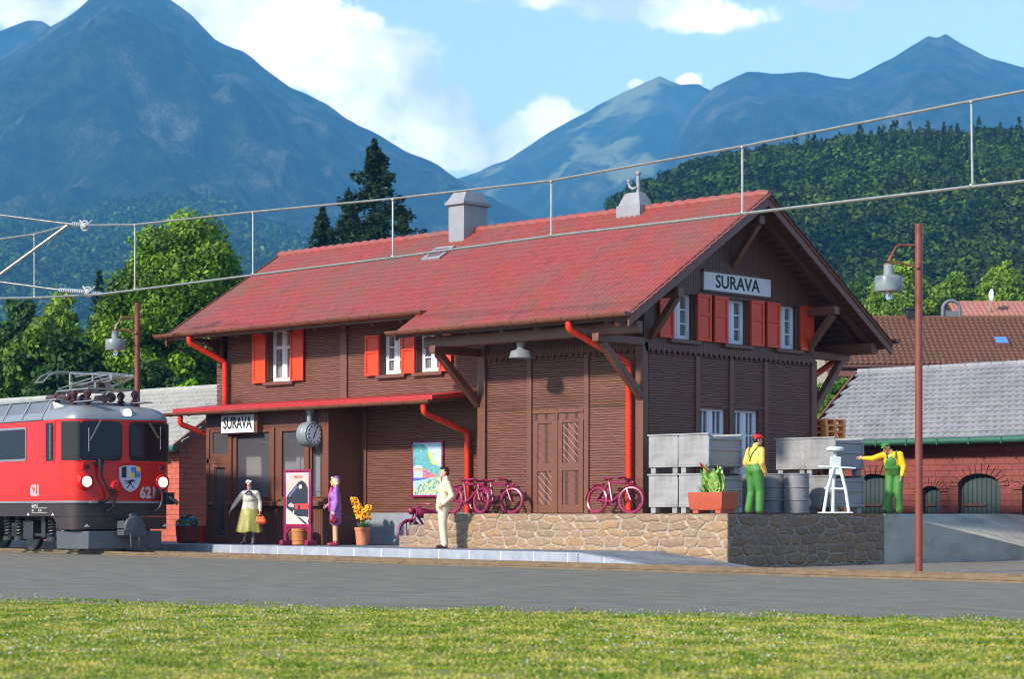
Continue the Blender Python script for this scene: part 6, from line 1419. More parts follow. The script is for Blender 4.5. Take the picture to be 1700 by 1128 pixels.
def right_house():
    Y = 14.5; r = thing('brick_goods_house', 'red brick building with grey scale tiled roof and green gutter behind the concrete ramp', 'building', (0, 16.5, 0))
    doors = [(onY(1625, Y), 1.16 * 1.1, 2.0), (onY(1450, Y), 1.3, 2.03), (onY(1545, Y), .56, 1.68), (onY(1722, Y), .9, 1.8), (onY(1722, Y) + 3.4, 1.3, 2.0)]
    b = MB(); b.panel([(-5.7, -.1), (15, -.1), (15, 2.96), (-5.7, 2.96)], [arch(x, .0, w, h) for x, w, h in doors], wallY(Y), 0, .3)
    b.prism([(Y + .01, -.1), (19, -.1), (19, 2.96), (16.75, 4.88), (Y + .01, 2.96)], wallX(-5.7), 0, .25); b.build('brick_wall', M['brick'], r)
    for x, w, h in doors:
        o = MB(); n = 13; rr = w / 2; rise = w * .26
        for k in range(n):
            t0, t1 = math.pi * (k + .06) / n, math.pi * (k + .94) / n
            P = []
            for t, q in ((t0, 0), (t1, 0), (t1, .26), (t0, .26)): P.append((x + (rr + q) * math.cos(t), h - rise + (rise + q) * math.sin(t)))
            o.prism(P, wallY(Y), -.035, .02)
        o.build('brick_arch', M['brick'], r, bevel=.006)
        q = MB(); q.prism(arch(x, .01, w - .02, h - .01), wallY(Y + .16), 0, .05); d = q.build('arched_door', M['gdoor'], r)
        quick('strap_hinge', M['trimd'], d, lambda b: b.box(x - w / 2 + .06, Y + .12, 1.14, x + w * .12, Y + .158, 1.20), bevel=.006)
    tw = .215; nt = int(21.4 / tw); nv = 15; V = Vector((0, 2.75, 2.75 * .76)) / nv
    tile_roof('roof_tiles', M['slate'], r, (-6.0, 14.0, 2.93), (tw, 0, 0), V, nt, nv, amp=.035, lift=.05, sub=4, scal=.18, jit=.006, stagger=True)
    quick('roof_deck', M['trimd'], r, lambda b: b.prism([(14.0, 2.86), (14.0, 2.90), (16.75, 4.97), (19.5, 2.90), (19.5, 2.86), (16.75, 4.86)], wallX(-5.98), 0, 21.2), smooth=False)
    rd = MB()
    for i in range(54): rd.tube([(-6.0 + i * .4, 16.75, 5.02), (-5.62 + i * .4, 16.75, 5.03)], [.10, .085], 10)
    rd.build('ridge_tiles', M['slate'], r)
    quick('verge_board', M['trim'], r, lambda b: (b.beam((-6.06, 13.98, 2.88), (-6.06, 16.75, 4.98), .07, .17), b.beam((-6.06, 19.5, 2.88), (-6.06, 16.75, 4.98), .07, .17)), bevel=.01)
    g = MB(); g.tube([(-6.2, 13.93, 2.86), (15, 13.93, 2.86)], .085, 12); o = g.build('gutter', M['ggut'], r)
    c = MB()
    for k in range(22): c.box(-5.4 + k * .96, 13.83, 2.76, -5.36 + k * .96, 14.1, 2.93)
    c.build('brackets', M['ggut'], o)
right_house()
def left_house():
    r = thing('brick_shed', 'orange brick shed with pale tiled roof behind the locomotive', 'building', (-26, 5.5, 0))
    b = MB(); b.box(-36, 3.4, -.1, -20.56, 3.65, 2.95); b.prism([(3.4, -.1), (8.2, -.1), (8.2, 3.0), (5.8, 4.55), (3.4, 2.98)], wallX(-20.55), 0, .25); b.build('brick_wall', M['brick2'], r)
    quick('corner_pier', M['brick2'], r, lambda b: b.box(-20.62, 3.3, -.1, -20.25, 3.75, 2.86), bevel=.01)
    tw = .24; nt = 67; nv = 13; V = Vector((0, 2.85, 2.85 * .66)) / nv
    tile_roof('roof_tiles', M['slate2'], r, (-36.1, 2.95, 2.86), (tw, 0, 0), V, nt, nv, amp=.03, lift=.045, sub=4, scal=.18, stagger=True)
    quick('roof_deck', M['trimd'], r, lambda b: b.prism([(2.95, 2.79), (2.95, 2.83), (5.8, 4.70), (8.65, 2.83), (8.65, 2.79), (5.8, 4.6)], wallX(-36), 0, 15.95), smooth=False)
    rd = MB()
    for i in range(40): rd.tube([(-36 + i * .4, 5.8, 4.75), (-35.62 + i * .4, 5.8, 4.76)], [.10, .085], 10)
    rd.build('ridge_tiles', M['slate2'], r)
    quick('verge_board', M['trim'], r, lambda b: b.beam((-19.98, 2.93, 2.84), (-19.98, 5.8, 4.74), .08, .2), bevel=.01)
    quick('gutter', M['ggut'], r, lambda b: b.tube([(-36, 2.88, 2.80), (-19.9, 2.88, 2.80)], .09, 12))
left_house()
def camera_house(name, label, px0, px1, ytop, yeave, d, mat_, n_v, wall_c, tw=.35, depth=7):
    """a house beyond the yard, its long side square to the view axis"""
    p0 = at(px0, 853, d); p1 = at(px1, 853, d); W = (p1 - p0).length; p0.z = -.1
    r = thing(name, label, 'house', (p0.x, p0.y, -.1), math.atan2(RV.y, RV.x))
    ze = .95 + (853 - yeave) * d / FPX + .1; zr = .95 + (853 - ytop) * (d + depth) / FPX + .1
    quick('wall', plain('house_wall', wall_c, .8, .08, 1, .2), r, lambda b: (b.box(.5, .5, 0, W - .5, .75, ze), b.prism([(.5, 0), (depth * 2 - .5, 0), (depth * 2 - .5, ze), (depth, zr - .4), (.5, ze)], wallX(.5), 0, .25)), local=True)
    V = Vector((0, depth, zr - ze)) / n_v
    o = tile_roof('roof_tiles', mat_, r, (0, 0, ze), (tw, 0, 0), V, int(W / tw), n_v, amp=.09, lift=.06, sub=4, local=True)
    quick('roof_deck', M['trimd'], r, lambda b: b.prism([(0, ze - .2), (0, ze - .04), (depth, zr - .04), (2 * depth, ze - .04), (2 * depth, ze - .2), (depth, zr - .25)], wallX(0), 0, W), local=True, smooth=False)
    quick('ridge_tiles', mat_, r, lambda b: b.tube([(0, depth, zr + .03), (W, depth, zr + .03)], .16, 8), local=True)
    return r, W, ze, zr
M['btile'] = roof_mat('brown_clay_tiles', S(100, 62, 42), S(82, 58, 44), .5, .7)
M['rtile'] = roof_mat('pink_clay_tiles', S(160, 104, 90), S(160, 110, 98), .4, .7)
def far_houses():
    d = 140; r, W, ze, zr = camera_house('tiled_house', 'house with brown clay tile roof and a small skylight above the grey roof', 1372, 1790, 529, 606, d, M['btile'], 15, S(150, 140, 126), .36, 6)
    k = FPX / d; pc = lambda px, q: 850 + (px - 850) * (d + q) / d
    x = (pc(1662, 2.6) - 1372) / k; y = 2.6; z = ze + (zr - ze) * y / 6; sl = (zr - ze) / 6
    s_ = quick('skylight', M['trimd'], r, lambda b: b.prism([(y - .45, z - .45 * sl + .05), (y + .45, z + .45 * sl + .05), (y + .45, z + .45 * sl + .28), (y - .45, z - .45 * sl + .28)], wallX(x - .5), 0, 1.0), local=True, bevel=.02)
    quick('pane', plain('blue_skylight_glass', S(86, 130, 190), .15, .1, 3, 0), s_, lambda b: b.prism([(y - .36, z - .36 * sl + .26), (y + .36, z + .36 * sl + .26), (y + .36, z + .36 * sl + .30), (y - .36, z - .36 * sl + .30)], wallX(x - .4), 0, .8), local=True)
    quick('gutter', M['trimd'], r, lambda b: b.tube([(0, -.1, ze - .12), (W, -.1, ze - .12)], .12, 8), local=True)
    for q in range(6): quick('snow_hook', M['lgrey'], r, lambda b: b.box(1.3 + q * 2.1, .35, ze + .1, 1.5 + q * 2.1, .5, ze + .32), local=True)
    quick('lower_roof', M['btile'], r, lambda b: b.prism([(-1.3, ze - .75), (.5, ze - .25), (.5, ze - .33), (-1.3, ze - .83)], wallX(0), 0, W), local=True)
    for px, w, h, nm in ((1514, .42, .55, 'flue'),):
        x = (pc(px, 6) - 1372) / k; quick('chimney', M['black'], r, lambda b: (b.box(x - w, 5.6, zr - .2, x + w, 6.4, zr + h), b.box(x - w - .1, 5.5, zr + h, x + w + .1, 6.5, zr + h + .12)), local=True, bevel=.03)
    def arch_pipe(px, w, h):
        x = (pc(px, 6) - 1372) / k; b = MB(); R_ = w / 2
        b.tube([(x - R_, 6, zr - .2), (x - R_, 6, zr + h - R_)] + [(x + R_ * math.cos(t), 6, zr + h - R_ + R_ * math.sin(t)) for t in np.linspace(math.pi, 0, 11)] + [(x + R_, 6, zr - .2)], .13, 10)
        b.box(x - R_ + .2, 5.9, zr - .2, x + R_ - .1, 6.1, zr + h * .42); b.build('arched_vent_pipe', plain('vent_grey', S(96, 100, 108), .5), r, local=True)
    arch_pipe(1579, 1.15, 1.2)
    r2, W2, ze2, zr2 = camera_house('tiled_house', 'farther house with pink clay tile roof carrying a satellite dish', 1594, 1860, 504, 540, 175, M['rtile'], 7, S(170, 160, 148), .42, 5)
    k2 = FPX / 175; x = (1654 - 1594) / k2
    dsh = thing('satellite_dish', 'white satellite dish on a pole on the pink tiled roof', 'satellite dish', r2.matrix_world @ Vector((x, 3.2, 0)) if False else Vector((r2.location.x, r2.location.y, 0)) + RV * x + FV * 2.6, math.atan2(RV.y, RV.x))
    z0 = ze2 + (zr2 - ze2) * .5
    quick('dish', M['white'], dsh, lambda b: b.lathe([(.01, -.16), (.3, -.10), (.5, .02), (.56, .1), (.54, .12), (.3, -.06), (.01, -.12)], (.1, 0, z0 + 1.45), 20, 'x'), local=True)
    quick('pole', M['grey'], dsh, lambda b: b.tube([(0, 0, z0 - .3), (0, 0, z0 + 1.45)], .05, 8), local=True)
far_houses()

# ------------------------------------------------------------------ trees
def tint_mat(name, rough=.55, transl=.25):
    n = NT(name); a = n.N.new('ShaderNodeVertexColor'); a.layer_name = 'tint'; n.out(a.outputs[0], rough, spec=.25)
    t = n.N.new('ShaderNodeBsdfTranslucent'); n.L.new(a.outputs[0], t.inputs[0]); mx = n.N.new('ShaderNodeMixShader'); mx.inputs[0].default_value = transl
    n.L.new(n.b.outputs[0], mx.inputs[1]); n.L.new(t.outputs[0], mx.inputs[2]); n.L.new(mx.outputs[0], n.N['Material Output'].inputs[0]); return n.m
M['leaf'] = tint_mat('foliage'); M['bark'] = plain('bark', S(84, 66, 52), .9, .2, 6, .6, 20, .03)
def leaf_cards(C, N, size, rs, tints):
    """quads at C facing roughly N"""
    n = len(C); N = N + rs.normal(0, .55, (n, 3)); N /= np.linalg.norm(N, axis=1)[:, None] + 1e-9
    a = np.cross(N, rs.normal(0, 1, (n, 3))); a /= np.linalg.norm(a, axis=1)[:, None] + 1e-9; b = np.cross(N, a); s = size * rs.uniform(.6, 1.3, (n, 1))
    V = np.stack([C - a * s * .9, C - b * s * .45, C + a * s * .9, C + b * s * .45], 1).reshape(-1, 3); F = np.arange(4 * n).reshape(n, 4)
    return V, F, np.repeat(np.c_[tints, np.ones(n)], 4, 0)
def broad_tree(label, px, ytop, ybot, wpx, d, seed, n=15000, tone=((40, 66, 18), (96, 128, 30)), group='trees beyond the station', leaf=.22, lobes=60):
    rs = np.random.RandomState(seed); base = at(px, 853, d); base.z = -.1; lobes = int(2.1 * lobes * max(1, (ybot - ytop) / wpx)); n = int(1.7 * n * max(1, (ybot - ytop) / wpx * .8))
    k = FPX / d; ztop = .95 + (853 - ytop) / k; zbot = .95 + (853 - ybot) / k; R_ = wpx / 2 / k
    r = thing('broadleaf_tree', label, 'tree', base, 0, group); H = ztop + .1; cz = (ztop + zbot) / 2 + .1; hz = (ztop - zbot) / 2
    # lobes spread through the crown
    u = rs.normal(0, 1, (lobes, 3)); u /= np.linalg.norm(u, axis=1)[:, None]; asp = hz / R_; lobes = lobes
    q = rs.uniform(.25, 1.0, (lobes, 1)) ** .6 * rs.uniform(.82, 1.06, (lobes, 1)); LC = u * q * np.array([R_, R_, hz]); tp = 1 - .35 * np.clip(LC[:, 2] / hz, 0, 1); LC[:, 0] *= tp; LC[:, 1] *= tp; LC[:, 2] += cz; LR = R_ * rs.uniform(.13, .30, lobes)
    which = rs.choice(lobes, n, p=LR ** 2 / (LR ** 2).sum()); v = rs.normal(0, 1, (n, 3)); v /= np.linalg.norm(v, axis=1)[:, None]
    rr = rs.uniform(.25, 1.0, (n, 1)) ** .4 * rs.uniform(.85, 1.15, (n, 1)); C = LC[which] + v * rr * LR[which][:, None] * np.array([1, 1, .8])
    t0, t1 = np.array(S(*tone[0])), np.array(S(*tone[1])); m = np.clip(rs.uniform(0, 1, lobes)[which] * .6 + rs.uniform(0, .5, n), 0, 1)[:, None]
    V, F, A = leaf_cards(C, v, leaf, rs, t0 * (1 - m) + t1 * m); np_mesh('crown', V, F, M['leaf'], r, A)
    b = MB(); rnd = random.Random(seed); tr = max(.12, R_ * .07); b.tube([(0, 0, 0), (.1, 0, cz * .4), (-.05, .1, cz), (0, 0, cz + hz * .6)], [tr * 1.3, tr, tr * .7, tr * .2], 9)
    for i in range(9): t = rnd.uniform(.5, 1.0); a = rnd.uniform(0, 6.28); L = R_ * rnd.uniform(.45, .75); b.tube([(0, 0, cz * t), (math.cos(a) * L * .5, math.sin(a) * L * .5, cz * t + L * .35), (math.cos(a) * L, math.sin(a) * L, cz * t + L * .6)], [tr * .5, tr * .3, tr * .1], 6)
    b.build('trunk', M['bark'], r, local=True)
def conifer(label, px, ytop, d, wpx, seed, ybot=None, n=9000, tone=((16, 32, 20), (56, 80, 40)), group='trees beyond the station'):
    rs = np.random.RandomState(seed); base = at(px, 853, d); base.z = -.1; k = FPX / d; H = .95 + (853 - ytop) / k + .1; R_ = wpx / 2 / k
    r = thing('spruce_tree', label, 'tree', base, 0, group)
    nb = 340; t = rs.uniform(.0, .86, nb); zz = H * (1 - t * (1)); L = R_ * (t / .30) ** .8 * rs.uniform(.6, 1.15, nb); L = np.minimum(L, R_ * 1.3); a = rs.uniform(0, 6.283, nb)
    which = rs.randint(0, nb, n); s = rs.uniform(0, 1, n) ** .7; droop = .22
    x = np.cos(a[which]) * L[which] * s; y = np.sin(a[which]) * L[which] * s; w = (1 - s) * L[which] * .30 + .12
    C = np.c_[x + rs.normal(0, 1, n) * w * .5, y + rs.normal(0, 1, n) * w * .5, zz[which] - droop * L[which] * s * (1.2 - .6 * s) + rs.normal(0, .14, n) - .1]
    m = rs.uniform(0, 1, (n, 1)); t0, t1 = np.array(S(*tone[0])), np.array(S(*tone[1])); N = np.c_[np.cos(a[which]) * .4, np.sin(a[which]) * .4, np.ones(n)]
    V, F, A = leaf_cards(C, N, max(.13, R_ * .038), rs, t0 * (1 - m) + t1 * m); np_mesh('crown', V, F, M['leaf'], r, A)
    quick('trunk', M['bark'], r, lambda b: b.tube([(0, 0, 0), (0, 0, H * .6), (0, 0, H - .3)], [R_ * .09, R_ * .05, .03], 8), local=True)
conifer('tallest dark spruce rising behind the station roof between wire and chimney', 622, 236, 150, 210, 21, n=60000)
conifer('short dark spruce at the left of the spruce group behind the roof', 536, 346, 150, 130, 22, n=30000)
conifer('middle dark spruce in the spruce group behind the roof', 578, 318, 158, 130, 23, n=30000)
conifer('dark spruce leaning into the tall spruce on its right side, lower', 668, 350, 156, 110, 24, n=22000)
broad_tree('big bright green tree with a wide crown just left of the station roof', 308, 366, 700, 285, 100, 31, 70000, ((30, 58, 8), (122, 158, 28)), leaf=.15, lobes=150)
broad_tree('mid green tree low behind the locomotive near the left edge', 60, 540, 860, 190, 105, 32, 15000, ((34, 62, 14), (104, 136, 34)))
broad_tree('yellow green tree behind the left contact wire clamp', 95, 488, 800, 130, 118, 33, 12000, ((56, 92, 18), (136, 160, 46)))
broad_tree('dark tree filling the gap behind the left lamp', 190, 510, 860, 150, 108, 34, 14000, ((20, 42, 10), (70, 104, 28)))
conifer('dark conifer between the left tree group and the big bright tree', 165, 450, 125, 70, 35, n=6000)
broad_tree('dark green tree low behind the pale roofed shed', 250, 590, 860, 180, 92, 36, 12000, ((18, 38, 10), (60, 90, 26)))
broad_tree('dark green tree at the far left edge', -10, 585, 860, 130, 100, 37, 9000, ((30, 58, 14), (92, 124, 34)))
broad_tree('bright small bush showing above the pale shed roof', 318, 634, 760, 90, 76, 38, 6000, ((60, 100, 12), (140, 180, 20)), leaf=.16)
broad_tree('yellow green tree behind the right lamp hood', 1492, 425, 640, 130, 190, 41, 12000, ((56, 90, 20), (138, 166, 46)), 'trees behind the tiled houses')
broad_tree('spreading light green tree behind the arched vent pipe', 1580, 456, 640, 130, 195, 42, 12000, ((46, 82, 20), (122, 150, 44)), 'trees behind the tiled houses')
broad_tree('tallest light green tree behind the satellite dish', 1664, 430, 640, 120, 185, 43, 12000, ((56, 92, 20), (140, 170, 50)), 'trees behind the tiled houses')
broad_tree('dim green tree half behind the station eave at the right', 1440, 452, 640, 100, 200, 44, 9000, ((28, 60, 30), (80, 112, 50)), 'trees behind the tiled houses')
broad_tree('light green tree cut by the right edge of the view', 1735, 452, 640, 110, 190, 45, 9000, ((48, 84, 20), (126, 156, 46)), 'trees behind the tiled houses')
broad_tree('dark leafy bush between the station gable and the grey tiled roof', 1383, 612, 860, 110, 82, 46, 12000, ((22, 50, 12), (96, 136, 30)), leaf=.17)
broad_tree('pale green bush low beside the far gable brace', 1360, 655, 860, 70, 78, 47, 7000, ((50, 84, 20), (116, 146, 50)), leaf=.15)

broad_tree('dark round tree low between the left lamp and the big bright tree', 215, 560, 860, 150, 112, 48, 12000, ((14, 34, 10), (48, 80, 24)))
broad_tree('dark bushy tree low behind the pantograph', 120, 560, 860, 160, 98, 49, 12000, ((16, 36, 12), (56, 88, 28)))
broad_tree('soft green tree behind the left edge trees', 30, 500, 860, 150, 125, 50, 12000, ((30, 58, 22), (84, 116, 44)))
# ------------------------------------------------------------------ hills, woods and mountains
def hill_mat(name, c0, c1, rock=None, rockamt=.5, scale=.02, meadow=None):
    n = NT(name); v = n.mp(); f = n.noise(v, scale, 14, .78)
    col = n.ramp(f, [(.44, c0), (.57, c1)])
    if rock:
        g = n.N.new('ShaderNodeNewGeometry'); s = n.N.new('ShaderNodeSeparateXYZ'); n.L.new(g.outputs['Normal'], s.inputs[0])
        rk = n.ramp(n.noise(n.mp((1, 1, .35)), scale * .35, 8, .65), [(.52, (0, 0, 0)), (.66, (rockamt,) * 3)]); col = n.mix(rk, col, rock)
    col = n.mix(n.ramp(n.noise(v, scale * 7, 4, .7), [(.42, (0, 0, 0)), (.6, (.65,) * 3)]), col, sc_(c0, .6))
    if meadow: col = n.mix(n.ramp(n.noise(v, scale * .22, 5, .6), [(.54, (0, 0, 0)), (.60, (1, 1, 1))]), col, meadow)
    return n.out(col, .95, n.bump(f, 1.0, 22), spec=.1)
def ridge(name, prof, Dr, Df, seed, mat_, nc=150, nr=60, amp=60, zfoot=-1, pw=1.25, kind='structure'):
    xs = [p[0] for p in prof]; ys = [p[1] for p in prof]; V = []; off = seed * 13.7
    H = {}
    for j in range(nr + 9):
        for i in range(nc + 1):
            px = xs[0] + (xs[-1] - xs[0]) * i / nc; yr = np.interp(px, xs, ys); zr = EYE + (PHY - yr) / FPX * Dr
            if j <= 8: t = -(8 - j) / 8 * .5    # the far side, falling away from us
            else: t = (j - 8) / nr
            D = Dr + (Df - Dr) * t; p = at(px, PHY, D)
            if t < 0: z = zr * (1 + t * 1.4)
            else: z = zfoot + (zr - zfoot) * (1 - t) ** pw
            s = min(1, max(0, t) * 3.2) * (1 - max(0, t) ** 3)
            g = noise.fractal(Vector((p.x / 420 + off, p.y / 420, off)), .9, 2.1, 5); rg = 1 - abs(noise.noise(Vector((p.x / 260 + off, p.y / 700, 3.)))) * 2
            r2 = 1 - abs(noise.noise(Vector((p.x / 120 + off, p.y / 210, 9.)))) * 2; r3 = 1 - abs(noise.noise(Vector((p.x / 50 + off, p.y / 70, 5.)))) * 2
            z += s * amp * (g * .9 + rg * .7 + r2 * .5 + r3 * .22) + (amp * .05 * noise.noise(Vector((p.x / 40, p.y / 40, off))) if t >= 0 else 0)
            V.append((p.x, p.y, max(z, zfoot - 5) if t < .98 else zfoot))
    nR = nr + 9; F = [(j * (nc + 1) + i, j * (nc + 1) + i + 1, (j + 1) * (nc + 1) + i + 1, (j + 1) * (nc + 1) + i) for j in range(nR - 1) for i in range(nc)]
    V = np.array(V); F = np.array(F)[:, ::-1]
    o = np_mesh(name, V, F, mat_, None, None, True); tag(o, kind=kind); return V.reshape(nR, nc + 1, 3)[8:]
GR0, GR1 = (.012, .030, .014), (.035, .065, .022)
mA = hill_mat('mountain_forest', (.001, .006, .006), (.042, .064, .028), (.26, .26, .24), .62, .026)
mB = hill_mat('mountain_forest_far', (.001, .007, .007), (.045, .062, .030), (.28, .26, .22), .5, .024)
mM = hill_mat('mountain_meadow', (.008, .02, .013), (.04, .06, .028), (.22, .21, .17), .5, .016, (.20, .22, .11))
mC = hill_mat('wooded_hill_ground', (.006, .016, .008), (.016, .032, .012), None, 0, .08)
ridge('mountain_far_left', [(-260, 130), (-120, 90), (0, 52), (47, 32), (70, 36), (92, 48), (180, 120), (400, 260)], 5200, 3900, 5, mB, 80, 40, 60)
ridge('mountain_left', [(-420, 280), (-200, 160), (0, 100), (60, 62), (90, 42), (130, 14), (165, -14), (200, -32), (240, -22), (280, 0), (320, 25), (357, 66), (400, 82), (435, 110), (480, 142), (540, 172), (575, 196), (610, 215), (670, 250), (730, 277), (762, 298), (860, 350), (1000, 420), (1150, 480)], 3600, 1900, 1, mA, 330, 150, 95)
ridge('mountain_meadow_peak', [(500, 420), (640, 350), (740, 302), (800, 282), (850, 260), (915, 217), (975, 185), (1040, 150), (1070, 136), (1095, 127), (1130, 141), (1160, 139), (1200, 160), (1300, 240), (1500, 330)], 5000, 2900, 2, mM, 200, 100, 90)
ridge('mountain_right', [(1080, 300), (1150, 180), (1185, 146), (1215, 130), (1240, 119), (1300, 122), (1355, 120), (1410, 133), (1440, 118), (1480, 98), (1510, 78), (1540, 60), (1556, 64), (1570, 56), (1600, 75), (1640, 95), (1700, 112), (1760, 130), (1900, 170), (2100, 260)], 4200, 2100, 3, mB, 230, 110, 80)
hL = ridge('wooded_slope_left', [(-500, 400), (-200, 380), (0, 372), (100, 368), (200, 345), (290, 330), (350, 338), (420, 372), (500, 392), (620, 412), (760, 430), (900, 470), (1100, 520)], 2500, 1000, 7, mC, 130, 50, 22, pw=1.1)
hR = ridge('wooded_slope_right', [(700, 520), (860, 450), (960, 390), (1020, 348), (1062, 322), (1120, 298), (1200, 274), (1290, 260), (1380, 250), (1450, 240), (1560, 236), (1640, 233), (1760, 234), (1900, 245), (2150, 280)], 650, 240, 8, mC, 130, 50, 4, pw=1.15)
def ico(sub, seed, squash, amp):
    bm = bmesh.new(); bmesh.ops.create_icosphere(bm, subdivisions=sub, radius=1)
    for v in bm.verts:
        k = 1 + amp * noise.noise(v.co * 1.7 + Vector((seed * 9.1, 0, 0))) + amp * .6 * noise.noise(v.co * 4.1 + Vector((0, seed * 5.3, 0))); v.co = v.co * k; v.co.z *= squash
    V = np.array([v.co[:] for v in bm.verts]); F = np.array([[v.index for v in f.verts] for f in bm.faces]); bm.free(); return V, F
def spruce_lump(seed):
    rs = np.random.RandomState(seed); n = 7; rings = [(1.0, -.8), (.62, -.2), (.8, -.25), (.42, .5), (.55, .4), (.2, 1.2), (.02, 1.9)]; V = []; 
    for r, z in rings:
        for k in range(n): V.append((r * math.cos(k * 6.283 / n) * rs.uniform(.8, 1.2), r * math.sin(k * 6.283 / n) * rs.uniform(.8, 1.2), z))
    F = [(i * n + k, i * n + (k + 1) % n, (i + 1) * n + (k + 1) % n) for i in range(6) for k in range(n)] + [(i * n + k, (i + 1) * n + (k + 1) % n, (i + 1) * n + k) for i in range(6) for k in range(n)]
    return np.array(V) * np.array([.62, .62, 1]), np.array(F)
def cardball(seed, n, spruce):
    rs = np.random.RandomState(seed + 40); v = rs.normal(0, 1, (n, 3)); v /= np.linalg.norm(v, axis=1)[:, None]; v[:, 2] = np.where(v[:, 2] < -.35, -v[:, 2], v[:, 2])
    if spruce: t = rs.rand(n) ** .6; a = rs.uniform(0, 6.28, n); C = np.c_[np.cos(a) * t * .6, np.sin(a) * t * .6, 1.9 - 2.3 * t]; N = np.c_[np.cos(a), np.sin(a), np.full(n, .6)]
    else: C = v * np.array([1, 1, .95]) * (.80 + .28 * np.array([noise.noise(Vector((*p * 2.2,)) + Vector((seed * 7., 0, 0))) for p in v]) + rs.uniform(-.14, .1, n))[:, None]; N = v
    V, F, _ = leaf_cards(C, N, .34 * (44 / n) ** .5, rs, np.zeros((n, 3))); return V, F
def wood(name, label, grid, count, rad_, seed, tone, spruce=.35, xr=(0, 1), jr=(0, 1), cards=60):
    rs = np.random.RandomState(seed); protos = [cardball(k, cards, False) for k in range(6)] + [cardball(k, cards, True) for k in range(3)]; nj, ni, _ = grid.shape; Vs, Fs, As, off = [], [], [], 0
    clump = lambda x, y: noise.noise(Vector((x / 70, y / 70, seed)))
    for _ in range(count):
        fi = (xr[0] + (xr[1] - xr[0]) * rs.rand()) * (ni - 1.001); fj = (jr[0] + (jr[1] - jr[0]) * rs.rand()) * (nj - 1.001); i, j = int(fi), int(fj); a, b = fi - i, fj - j
        p = grid[j, i] * (1 - a) * (1 - b) + grid[j, i + 1] * a * (1 - b) + grid[j + 1, i] * (1 - a) * b + grid[j + 1, i + 1] * a * b
        c = clump(p[0], p[1]); isp = rs.rand() < spruce + c * .5; V, F = protos[rs.randint(6, 9)] if isp else protos[rs.randint(0, 6)]
        s = rad_ * rs.uniform(.65, 1.35); t = rs.uniform(0, 6.28); R_ = np.array([[math.cos(t), -math.sin(t), 0], [math.sin(t), math.cos(t), 0], [0, 0, 1]])
        Vs.append(V @ R_.T * s + p + np.array([0, 0, s * .35])); Fs.append(F + off); off += len(V)
        m = min(1, max(0, rs.rand() * .8 + c * .5)); col = np.array(S(*tone[0])) * (1 - m) + np.array(S(*tone[1])) * m
        if isp: col = col * .45
        As.append(np.repeat(np.c_[col[None, :] * rs.uniform(.55, 1.45, (len(V) // 4, 1)), np.ones(len(V) // 4)], 4, 0))
    n = NT(name + '_leaf'); at_ = n.N.new('ShaderNodeVertexColor'); at_.layer_name = 'tint'; f = n.noise(n.mp(), 1.6, 8, .75)
    n.out(n.mix(n.ramp(f, [(.35, (0, 0, 0)), (.7, (1, 1, 1))]), n.mix(1.0, at_.outputs[0], (.45, .5, .5), 'MULTIPLY'), at_.outputs[0]), .9, None, spec=.1)
    o = np_mesh(name, np.vstack(Vs), np.vstack(Fs), n.m, None, np.vstack(As), False); tag(o, label, 'wood', kind='stuff')
wood('hillside_wood', 'dense mixed wood covering the hill at the right', hR, 6000, 2.9, 3, ((16, 38, 16), (92, 118, 40)), .12, (.22, .80), (0, .82), 110)
wood('hillside_wood', 'hazy mixed wood on the lower slope at the left', hL, 8000, 7.5, 4, ((16, 38, 12), (92, 118, 40)), .1, (.22, .82), (0, .8), 30)

